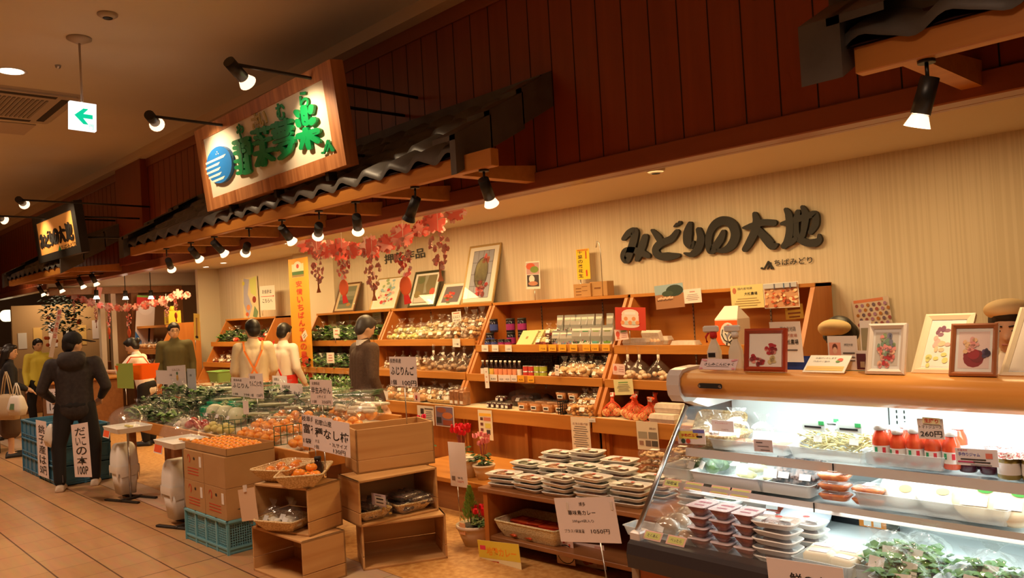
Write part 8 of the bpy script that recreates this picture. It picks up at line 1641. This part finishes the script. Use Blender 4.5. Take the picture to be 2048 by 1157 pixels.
# ================= paper blossom garlands =================
M_bl=[mat('blossom_coral',(0.95,0.22,0.18,1),0.7),mat('blossom_pink',(0.95,0.42,0.38,1),0.7),mat('blossom_pale',(0.92,0.58,0.52,1),0.7)]
def blossom(mb,c,r_,n,seed,M3):
    rd=random.Random(seed)
    for k in range(n):
        ax=Euler((rd.random()*0.7-0.35+PI/2,0,0.75+rd.random()*0.7-0.35)).to_matrix(); o=Vector(c)+Vector((rd.random()-0.5,(rd.random()-0.5),rd.random()-0.5))*r_*0.45; R2=r_*(0.62+0.25*rd.random()); a0=rd.random()
        pts=[]
        for p in range(5):
            for da,rr2 in ((-0.5,0.62),(-0.25,0.98),(-0.08,1.0),(0,0.84),(0.08,1.0),(0.25,0.98),(0.5,0.62)): pts.append((R2*rr2*math.cos(a0+p*2*PI/5+da),R2*rr2*math.sin(a0+p*2*PI/5+da)))
        n_=len(pts); v=[o+ax@Vector((x,y,0)) for x,y in pts]+[o]; w=[o+ax@Vector((x,y,0.0015)) for x,y in pts]+[o+ax@Vector((0,0,0.0015))]
        mb.m(k%3).add([tuple(p) for p in v+w],[(i,n_,(i+1)%n_) for i in range(n_)]+[(n_+1+i,n_+1+(i+1)%n_,2*n_+1) for i in range(n_)])
def ptree(t,c,s,m,m2,kind=0,seed=0):
    """small paper blossom tree or treat-pouch ornament hanging from the string"""
    rd=random.Random(seed); mb=MB(); M3=None
    for k in range(34):
        a=rd.random()*6.28; r_=rd.random()**0.5; x=c.x+s*0.40*r_*math.cos(a); z=c.z+s*0.5*r_*math.sin(a); q=s*0.085
        mb.m(k%2).add([(x+q*math.cos(b*PI/3+a),c.y+(rd.random()-0.5)*0.02,z+q*math.sin(b*PI/3+a)*(1 if b%2 else 0.6)) for b in range(6)],[tuple(range(6))])
    obj('paper_crown',mb,[m,m2],t); mb=MB()
    if kind==0: mb.add([(c.x-s*0.04,c.y,c.z-s*0.3),(c.x+s*0.04,c.y,c.z-s*0.3),(c.x+s*0.05,c.y,c.z-s*0.65),(c.x+s*0.14,c.y,c.z-s*0.8),(c.x-s*0.14,c.y,c.z-s*0.8),(c.x-s*0.05,c.y,c.z-s*0.65)],[(0,1,2,3,4,5)]); obj('paper_trunk',mb,flat(190,110,60),t)
    else:
        mb.m(0).ball((c.x,c.y,c.z-s*0.75),s*0.28,0.012,s*0.26,14,8); mb.m(1).add([(c.x-s*0.1,c.y-0.002,c.z-s*0.95),(c.x+s*0.1,c.y-0.002,c.z-s*0.95),(c.x+s*0.24,c.y,c.z-s*1.22),(c.x-s*0.1,c.y,c.z-s*1.25)],[(0,1,2,3)]); obj('paper_pouch',mb,[flat(215,90,40),flat(215,45,35)],t)
    mb=MB(); mb.cyl((c.x,c.y,c.z+s*0.5),(c.x,c.y,c.z+s*1.1),0.002,seg=4); obj('thread',mb,M_paper,t)
def garland(label,pxs,Y0,Y1,r_,n,seed,orn):
    t=thing('blossom_garland',label,'garland'); pts=[]
    for i,(x,y) in enumerate(pxs): pts.append(PY(x,y,Y0+(Y1-Y0)*i/(len(pxs)-1)))
    mb=MB(); mb.tube(pts,0.004,5); obj('string',mb,M_paper,t)
    for i in range(len(pts)):
        mb=MB(); blossom(mb,pts[i],r_*(0.9+0.2*((i*3)%2)),n,seed+i,None); obj('paper_blossom',mb,M_bl,t)
    for (x,y,s,k,Y_) in orn:
        c=PY(x,y,Y_); ptree(t,c,s,M_bl[0] if k else M_bl[1],M_bl[2],k,int(x))
    return t
garland('coral paper cherry blossom garland hanging below the middle of the long awning',[(612,488),(633,495),(655,500),(683,500),(710,500),(742,495),(775,487),(806,475),(842,458),(873,441),(911,423)],4.3,4.3,0.115,7,3,[(635,534,0.34,0,4.25),(685,528,0.32,1,4.25),(746,545,0.34,0,4.25),(808,516,0.34,1,4.25),(878,500,0.34,0,4.25)])
gp_=[(136,586),(150,593),(166,600),(182,606),(200,611),(218,615),(236,616),(254,616),(272,614),(290,611),(308,607),(325,602),(342,596),(358,590),(374,592)]
garland('pale pink paper blossom garland strung across the left end of the shop',gp_,3.9,4.9,0.085,8,40,[(148,612,0.24,0,4.0),(192,632,0.26,0,4.1),(217,640,0.26,1,4.2),(257,640,0.28,1,4.3),(333,622,0.24,0,4.6),(351,612,0.2,1,4.6)])
# vertical banners at the left end
A=PX(262,700,-14.9); 
def cardX(name,label,cat,bl,br,tl,X,bg,items,**k): return card(name,label,cat,PX(*bl,X),PX(*br,X),PX(*tl,X),bg,items,**k)
cardX('banner_flag','white, red and blue upright banner hung at the left end','banner',(268,722),(305,722),(262,590),-14.85,flat(215,205,205),[('r',0.5,0.92,1.0,0.16,flat(205,40,35)),('r',0.45,0.985,0.9,0.03,flat(120,160,60)),('o',0.5,0.80,0.40,0.10,flat(225,215,215)),('p',[(0,0),(0.42,0),(0.36,0.3),(0,0.45)],0,0,0,flat(50,110,180)),('p',[(0.45,0),(0.95,0),(0.55,0.22),(0.5,0.3)],0,0,0,flat(215,50,35)),('r',0.75,0.4,0.10,0.22,INK)],th=0.004)
cardX('banner_flag','narrow white vertical banner with red writing near the far stall','banner',(97,715),(106,716),(95,615),-15.2,flat(215,195,190),[('t',c,0.5,0.93-i*0.12,0.7,0.10,RED,0.01) for i,c in enumerate('朝市大売出')],th=0.004)
cardX('banner_flag','short pink paper slip hanging from the fascia above the garland','banner',(190,594),(201,596),(190,573),-14.9,flat(225,150,140),[],th=0.002)
# counter at the left end with a register desk
mb=MB(); mb.bbox(-14.9,3.3,0,-14.2,4.33,0.86,0.01); r=thing('end_counter','low wooden counter at the left end of the shop','counter'); obj('cabinet',mb,M_oakdark,r); mb=MB(); mb.bbox(-14.95,3.25,0.86,-14.15,4.36,0.90,0.008); obj('top',mb,M_oak,r)
for i,(x,y,c,l) in enumerate(((-14.5,3.6,(120,160,90),'pale green upright box on the left end counter'),(-14.5,4.0,(205,200,195),'white register box on the left end counter'))): mb=MB(); mb.bbox(-0.12,-0.1,0,0.12,0.1,0.25,0.01); solo('counter_box',mb,flat(*c),l,'box',(x,y,0.90))
# ================= people =================
M_skin=noisy('skin',(0.62,0.36,0.22,1),(0.68,0.41,0.26,1),(6,6,6),0.5); M_hair=mat('black_hair',(0.012,0.008,0.007,1),0.45); M_hairg=mat('greying_hair',(0.05,0.04,0.035,1),0.5)
M_eye=mat('dark_eye',(0.02,0.012,0.01,1),0.2); M_lip=mat('lip',(0.45,0.16,0.12,1),0.5)
def person(label,loc,rz,H=1.7,sw=0.19,arms=None,lean=0.0,head=(0,0),hair='short',hairm=None,top=None,topm=None,bottom=None,shoe=None,girth=1.0,coat=0.0,skirt=False,legs=(0.10,0.0,0.10,0.0),face=True):
    """local frame: faces +Y, +X is the person's right-hand side seen from behind. arms: per side (elbow, wrist) offsets from the shoulder"""
    t=thing('person',label,'person',loc,rz); k=H/1.7
    def L(x,y,z): # lean pivot at the hip
        z*=k; x*=k; y*=k; hz=0.92*k
        if z>hz: d=z-hz; return Vector((x,y+d*math.sin(lean),hz+d*math.cos(lean)))
        return Vector((x,y,z))
    hip=0.92; sh=1.38; nk=1.46; hc=1.585
    headR=Matrix.Rotation(head[0],3,'Z')@Matrix.Rotation(-head[1]-lean*0.5,3,'X'); HC=L(0,0.02,hc)
    def hd(x,y,z): return HC+headR@(Vector((x,y,z))*k)
    arms=arms or (((-0.05,-0.02,-0.28),(-0.06,0.05,-0.52)),((0.05,-0.02,-0.28),(0.06,0.05,-0.52)))
    b=MB()
    ell(b,HC,(0.076*k,0.094*k,0.116*k),headR); ell(b,hd(0,0.018,-0.055),(0.058*k,0.070*k,0.062*k),headR)
    capsule(b,hd(0,0.090,0.0),hd(0,0.096,-0.028),0.008*k,0.013*k); 
    for s in (-1,1): ell(b,hd(s*0.074,0.0,-0.01),(0.010*k,0.020*k,0.030*k),headR)
    capsule(b,L(0,-0.01,nk-0.04),hd(0,-0.015,-0.06),0.058*k,0.052*k)
    capsule(b,L(0,0,hip),L(0,0,sh-0.08),0.095*k,0.095*k); capsule(b,L(-sw+0.04,0,sh-0.02),L(sw-0.04,0,sh-0.02),0.055*k,0.055*k)
    A=[]
    for s,(el,wr) in zip((-1,1),arms):
        S=L(s*sw,0,sh-0.01); E_=S+Vector(el)*k; Wt=S+Vector(wr)*k; A.append((S,E_,Wt)); capsule(b,S,E_,0.050*k,0.040*k); capsule(b,E_,Wt,0.038*k,0.026*k)
        d=(Wt-E_).normalized(); side=d.cross(Vector((0,0,1))) if abs(d.z)<0.9 else Vector((0,1,0)); side=side.normalized(); up=side.cross(d)
        pc=Wt+d*0.045*k; capsule(b,Wt,pc+d*0.02,0.024*k,0.030*k)
        for f,ln in enumerate((0.068,0.078,0.072,0.058)):
            o=pc+d*0.035*k+side*(f-1.5)*0.021*k; m_=o+d*ln*0.55*k-up*0.008; e_=m_+d*ln*0.38*k-up*ln*0.32*k; capsule(b,o,m_,0.0095*k,0.009*k,8); capsule(b,m_,e_,0.009*k,0.0075*k,8)
        th=pc+side*-0.026*k; capsule(b,th-d*0.02,th-side*0.022*k+d*0.025*k-up*0.01,0.012*k,0.010*k,8)
    F=[]
    for s,dx,dy in ((-1,legs[0],legs[1]),(1,legs[2],legs[3])):
        Hj=L(s*0.09,0,hip-0.02); K=Vector((s*(0.09+dx)*0.5*k+s*0.045*k,dy*0.5*k+0.01,0.49*k)); An=Vector((s*dx*k,dy*k,0.085*k)); capsule(b,Hj,K,0.085*k,0.055*k); capsule(b,K,An,0.052*k,0.036*k); capsule(b,An-Vector((0,0.02,0.03)),An+Vector((0,0.13*k,-0.045*k)),0.036*k,0.028*k); F.append((Hj,K,An))
    skin('body',b,M_skin,t,0.0095,4)
    # shirt or jacket
    g=girth; m=MB(); lo=hip-0.06-coat
    m1=[(lo,0.155 if coat else 0.145),(hip+0.18,0.145),(sh-0.12,0.160)]
    pts=[L(0,0,max(lo,hip-0.05)),L(0,0,hip+0.18),L(0,0,sh-0.10)]
    for dx in (-0.055,0.0,0.055):
        capsule(m,pts[0]+Vector((dx*k*g,0,0)),pts[1]+Vector((dx*k*g,0,0)),0.118*k*g,0.112*k*g); capsule(m,pts[1]+Vector((dx*k*g,0,0)),pts[2]+Vector((dx*k*1.15*g,0,0)),0.112*k*g,0.115*k*g)
    if coat:
        for dx in (-0.08,0.08): capsule(m,L(dx*g,0,hip),Vector((dx*k*g,0,(hip-coat)*k)),0.125*k*g,0.13*k*g)
    capsule(m,L(-sw+0.02,0,sh-0.02),L(sw-0.02,0,sh-0.02),0.078*k,0.078*k); capsule(m,L(0,-0.01,sh),L(0,-0.005,nk-0.02),0.085*k,0.070*k)
    for S,E_,Wt in A: capsule(m,S,E_,0.072*k*g**0.5,0.056*k*g**0.5); (capsule(m,E_,E_+(Wt-E_)*0.93,0.055*k*g**0.5,0.042*k) if top!='short' else None)
    if top=='hood': ell(m,L(0,-0.13,sh+0.03),(0.15*k,0.07*k,0.10*k)); capsule(m,L(-0.09,-0.08,sh+0.08),L(0.09,-0.08,sh+0.08),0.05*k,0.05*k)
    skin('jacket' if coat or top=='hood' else 'shirt',m,topm,t,0.014,5)
    m=MB()
    if skirt: 
        for a in (-0.06,0.06): capsule(m,L(a,0,hip),Vector((a*1.3*k,0,0.42*k)),0.13*k,0.15*k)
        skin('skirt',m,bottom,t,0.016,4)
    else:
        for Hj,K,An in F: capsule(m,Hj,K,0.105*k*g,0.078*k); capsule(m,K,An+Vector((0,0,0.02)),0.077*k,0.062*k)
        capsule(m,L(-0.06,0,hip),L(0.06,0,hip),0.118*k*g,0.118*k*g); skin('trousers',m,bottom,t,0.014,4)
    for Hj,K,An in F: m=MB(); capsule(m,An+Vector((0,-0.03,-0.045)),An+Vector((0,0.15*k,-0.05*k)),0.045*k,0.038*k); m.box(An.x-0.045,An.y-0.075,0,An.x+0.045,An.y+0.18*k,0.03); skin('shoe',m,shoe or M_ink,t,0.012,2)
    # hair
    m=MB(); hm=hairm or M_hair
    if hair in('short','long','bun','cap','bob'):
        ell(m,hd(0,-0.018,0.028),(0.089*k,0.099*k,0.102*k),headR); ell(m,hd(0,-0.045,-0.02),(0.080*k,0.066*k,0.086*k),headR); ell(m,hd(0,0.045,0.078),(0.062*k,0.045*k,0.036*k),headR)
    if hair=='long' or hair=='bob':
        for dx in (-0.05,0,0.05): capsule(m,hd(dx*1.1,-0.05,0.0),hd(dx*1.3,-0.07,-0.13 if hair=='bob' else -0.22),0.055*k,0.045*k)
        for s in (-1,1): capsule(m,hd(s*0.07,-0.0,0.02),hd(s*0.075,-0.01,-0.10),0.028*k,0.024*k)
    if hair=='bun': ell(m,hd(0,-0.12,0.03),(0.045*k,0.045*k,0.045*k),headR)
    skin('hair',m,hm,t,0.010,3)
    if face:
        m=MB(); 
        for s in (-1,1): ell(m,hd(s*0.030,0.081,0.008),(0.013*k,0.009*k,0.006*k),headR,8,6)
        for s in (-1,1): capsule(m,hd(s*0.016,0.090,0.030),hd(s*0.046,0.078,0.032),0.004*k,0.003*k,6)
        obj('eye',m,M_eye,t); m=MB(); capsule(m,hd(-0.02,0.083,-0.060),hd(0.02,0.083,-0.060),0.005*k,0.005*k,6); obj('mouth',m,M_lip,t)
    return t,hd,L,A
def strap(t,pts,w,m,name='apron_strap'):
    mb=MB(); 
    for i in range(len(pts)-1):
        a,b=Vector(pts[i]),Vector(pts[i+1]); d=(b-a).normalized(); s=d.cross(Vector((0,1,0))).normalized()*w/2; n=Vector((0,0.006,0))
        mb.add([a-s-n,a+s-n,b+s-n,b-s-n,a-s+n,a+s+n,b+s+n,b-s+n],[(0,1,2,3),(7,6,5,4),(0,4,5,1),(2,6,7,3),(1,5,6,2),(3,7,4,0)])
    obj(name,mb,m,t)
M_hood=noisy('charcoal_knit',(0.020,0.014,0.013,1),(0.035,0.025,0.022,1),(30,30,30),0.8); M_blk=mat('black_trousers',(0.006,0.005,0.006,1),0.8); M_cream=noisy('cream_shirt',(0.72,0.60,0.40,1),(0.78,0.66,0.46,1),(8,8,8),0.7); M_wsh=mat('white_shirt',(0.82,0.74,0.66,1),0.7); M_suit=noisy('brown_tweed',(0.075,0.038,0.02,1),(0.10,0.052,0.028,1),(60,60,60),0.85); M_oliv=mat('olive_sweater',(0.08,0.065,0.02,1),0.85); M_apo=mat('apron_orange',(0.85,0.22,0.03,1),0.7); M_apr=mat('apron_red',(0.72,0.03,0.02,1),0.7); M_capc=mat('cream_cap',(0.85,0.60,0.28,1),0.7)
# man in black with a cap
t,hd,L,A=person('person in charcoal hoodie, black trousers and black cap, back to the camera',(-9.55,2.42,0),1.18,1.66,0.215,(((-0.10,-0.02,-0.27),(-0.02,0.18,-0.40)),((0.10,-0.02,-0.27),(0.02,0.18,-0.40))),0.03,(-0.95,0.12),'short',None,'hood',M_hood,M_blk,mat('pale_shoe',(0.6,0.48,0.36,1),0.6),1.12,0.0,False,(0.17,-0.05,0.15,0.10))
mb=MB(); ell(mb,hd(0,-0.01,0.055),(0.098,0.110,0.088)); skin('cap',mb,M_blk,t,0.010,3)
mb=MB(); P=[hd(-0.07,0.075,0.055),hd(0.07,0.075,0.055),hd(0.055,0.225,0.040),hd(-0.055,0.225,0.040)]; mb.add([tuple(p) for p in P]+[tuple(p+Vector((0,0,0.008))) for p in P],[(3,2,1,0),(4,5,6,7),(0,1,5,4),(1,2,6,5),(2,3,7,6),(3,0,4,7)]); obj('cap_brim',mb,M_blk,t)
# woman in black at the far left with bags
t,hd,L,A=person('person with long black hair and black coat carrying shopping bags at the far left',(-12.9,2.45,0),-0.2,1.55,0.17,(((-0.05,0.0,-0.26),(-0.03,0.20,-0.36)),((0.06,0.02,-0.26),(0.05,0.22,-0.36))),0.03,(-0.35,0.12),'long',None,'coat',mat('black_coat',(0.008,0.007,0.009,1),0.8),mat('brown_skirt',(0.09,0.05,0.03,1),0.8),M_ink,1.05,0.15,True)
def sbag(label,loc,w,h,m,rz=0,hand=0.16,name='shopping_bag',print_=None):
    t=thing(name,label,'bag',loc,rz); mb=MB(); mb.loft([rr(0,0,w*0.5,0.05,0.03,0),rr(0,0,w*0.56,0.075,0.04,h*0.35),rr(0,0,w*0.42,0.05,0.03,h*0.85),rr(0,0,w*0.36,0.02,0.01,h)],True,True,True); obj('bag_body',mb,m,t)
    for s in (-1,1): mb=MB(); mb.tube([(-w*0.25,s*0.02,h*0.95),(-w*0.10,s*0.015,h+hand*0.7),(0,s*0.01,h+hand),(w*0.10,s*0.015,h+hand*0.7),(w*0.25,s*0.02,h*0.95)],0.008,6); obj('handle',mb,m,t)
    if print_: mb=MB(); mb.add([(-w*0.2+0.0,-0.078,h*0.3),(w*0.2,-0.078,h*0.3),(w*0.16,-0.066,h*0.6),(-w*0.16,-0.066,h*0.6)],[(0,1,2,3)]); obj('printed_panel',mb,print_,t)
    return t
M_milk=mat('milky_plastic',(0,0,0,1))
sbag('cream tote with dark straps held by the long-haired person',(-12.55,2.36,0.55),0.34,0.34,mat('tote_cream',(0.55,0.42,0.26,1),0.8),0.5,0.30)
sbag('white plastic bag held beside the cream tote',(-12.28,2.42,0.62),0.24,0.26,M_milk,0.4,0.16,print_=flat(90,120,80))
t,hd,L,A=person('older person with brown hair and beige coat at the far left frame edge',(-15.2,2.75,0),-1.2,1.48,0.17,None,0.1,(0.2,0.3),'bob',mat('brown_hair',(0.06,0.035,0.02,1),0.6),'coat',mat('beige_coat',(0.25,0.17,0.10,1),0.85),M_blk,M_ink,1.0,0.2)
mb=MB(); mb.loft([rr(0,0,0.17,0.12,0.03,0),rr(0,0,0.21,0.16,0.03,0.2),rr(0,0,0.20,0.15,0.03,0.2),rr(0,0,0.16,0.11,0.03,0.01)]); rb_=thing('shopping_basket','orange-red plastic shopping basket at the far left frame edge','basket',(-13.75,2.22,0.62)); obj('basket_body',mb,mat('basket_red',(0.80,0.09,0.02,1),0.4),rb_); mb=MB(); mb.box(-0.3,-0.2,-0.62,0.3,0.2,-0.01); obj('stand',mb,M_ink,rb_)
t,hd,L,A=person('person in a yellow top in the background between the two dark dressed shoppers',(-15.9,3.47,0),-1.4,1.58,0.17,None,0.05,(0,0.1),'short',None,'x',mat('yellow_top',(0.75,0.62,0.08,1),0.8),M_blk,M_ink)
# staff with orange straps
t,hd,L,A=person('person in cream shirt with crossed orange apron straps, seen from behind',(-9.12,4.26,0),1.12,1.70,0.168,(((-0.06,0.02,-0.27),(-0.02,0.16,-0.44)),((0.06,0.02,-0.27),(0.0,0.18,-0.42))),0.0,(0.4,0.15),'short',None,'x',M_cream,M_blk,M_ink,0.97)
yb=-0.145
strap(t,[(-0.11,-0.03,1.45),(-0.10,yb+0.012,1.34),(-0.02,yb-0.004,1.16),(0.08,yb+0.002,0.98)],0.022,M_apo); strap(t,[(0.11,-0.03,1.45),(0.10,yb+0.012,1.34),(0.02,yb-0.008,1.16),(-0.08,yb+0.002,0.98)],0.022,M_apo)
mb=MB(); mb.loft([rr(0,0,0.185*s,0.135*s,0.10,z) for z,s in ((0.90,1.0),(0.96,1.0))]); mb.loft([rr(0,0.03,0.19,0.13,0.10,0.55),rr(0,0.03,0.175,0.125,0.10,0.90)],False,False); obj('apron',mb,M_apo,t)
# staff with white shirt and red apron
t,hd,L,A=person('person in white shirt and red apron beside the yellow banner',(-9.47,4.80,0),0.35,1.63,0.165,(((-0.06,0.0,-0.27),(-0.02,0.14,-0.42)),((0.07,-0.02,-0.27),(0.07,0.12,-0.47))),0.08,(-0.1,0.25),'short',None,'x',M_wsh,M_blk,M_ink,0.97)
mb=MB(); mb.loft([rr(0,0.0,0.185,0.135,0.10,0.50),rr(0,0.0,0.18,0.135,0.10,0.98)],False,False); obj('apron',mb,M_apr,t); strap(t,[(-0.08,-0.135,0.98),(-0.11,-0.125,1.2),(-0.06,-0.06,1.42)],0.018,M_apr); strap(t,[(0.10,-0.135,0.98),(0.02,-0.14,1.15),(-0.1,-0.11,1.30)],0.018,M_apr)
# man in brown suit
t,hd,L,A=person('person with greying hair and brown jacket holding a white bag, looking at the shelves',(-6.88,4.36,0),-0.12,1.67,0.18,(((-0.05,-0.02,-0.28),(-0.04,0.06,-0.52)),((0.05,-0.03,-0.28),(0.05,0.06,-0.53))),0.04,(-0.1,0.45),'short',M_hairg,'coat',M_suit,mat('dark_brown_trousers',(0.03,0.018,0.012,1),0.85),M_ink,1.05,0.20)
mb=MB(); mb.lathe([(0.07,1.385),(0.066,1.42),(0.064,1.44)],16,False,False,0,0.005); obj('collar',mb,M_wsh,t)
sbag('white plastic bag hanging from the hand of the person in brown',(-6.70,4.44,0.50),0.17,0.20,M_milk,1.2,0.10)
# man with glasses and woman at the counter
t,hd,L,A=person('person with glasses and olive sweater standing behind the counter end',(-12.6,4.62,0),-2.0,1.72,0.19,None,0.02,(0.25,0.15),'short',None,'x',M_oliv,M_blk,M_ink,1.05)
mb=MB()
for s in (-1,1): mb.tube([hd(s*0.031+0.022*math.cos(a*PI/5),0.096,0.006+0.015*math.sin(a*PI/5)) for a in range(11)],0.0018,5)
mb.tube([hd(-0.01,0.098,0.008),hd(0.01,0.098,0.008)],0.0018,5)
for s in (-1,1): mb.tube([hd(s*0.053,0.094,0.008),hd(s*0.078,0.0,0.008)],0.0018,5)
obj('glasses',mb,M_black,t)
t,hd,L,A=person('person with dark tied hair and white blouse leaning over with an outstretched arm',(-12.0,3.98,0),2.35,1.56,0.165,(((-0.10,0.15,-0.18),(-0.06,0.40,-0.16)),((0.06,0.10,-0.24),(0.02,0.26,-0.30))),0.30,(0.2,0.3),'bun',None,'short',M_wsh,M_blk,M_ink)
mb=MB(); mb.loft([rr(0,0,0.20,0.13,0.03,0),rr(0,0,0.25,0.17,0.03,0.20),rr(0,0,0.24,0.16,0.03,0.20),rr(0,0,0.19,0.12,0.03,0.01)]); q=thing('shopping_basket','bright orange shopping basket held by the leaning person in white','basket',(-11.55,3.72,0.98),0.4); obj('basket_body',mb,mat('basket_orange',(0.90,0.14,0.01,1),0.35),q); mb=MB(); mb.tube([(-0.22,0,0.2),(-0.12,0.0,0.30),(0.12,0.0,0.30),(0.22,0,0.2)],0.008,6); obj('handle',mb,mat('basket_orange',(0,0,0,1)),q)
# staff with cream caps behind the refrigerated case
t,hd,L,A=person('person with black hair and cream cap behind the frames at the right edge',(-1.075,4.05,0),2.9,1.585,0.18,None,0.05,(0.35,0.22),'short',None,'x',M_wsh,M_blk,M_ink)
mb=MB(); ell(mb,hd(0,-0.015,0.082),(0.094,0.105,0.050)); skin('cap',mb,M_capc,t,0.010,3)
t,hd,L,A=person('person with cream cap bending down behind the case, face hidden',(-1.99,4.62,0),2.9,1.55,0.18,None,0.30,(0.0,0.8),'short',None,'x',mat('green_vest',(0.08,0.22,0.12,1),0.8),M_blk,M_ink)
mb=MB(); ell(mb,hd(0,-0.01,0.078),(0.088,0.098,0.052)); skin('cap',mb,M_capc,t,0.010,3)
mb=MB(); P=hd(0,0.090,0.085); mb.box(P.x-0.010,P.y+0.0,P.z-0.008,P.x+0.010,P.y+0.006,P.z+0.008); obj('cap_emblem',mb,flat(90,80,60),t)
# handrail stub, end
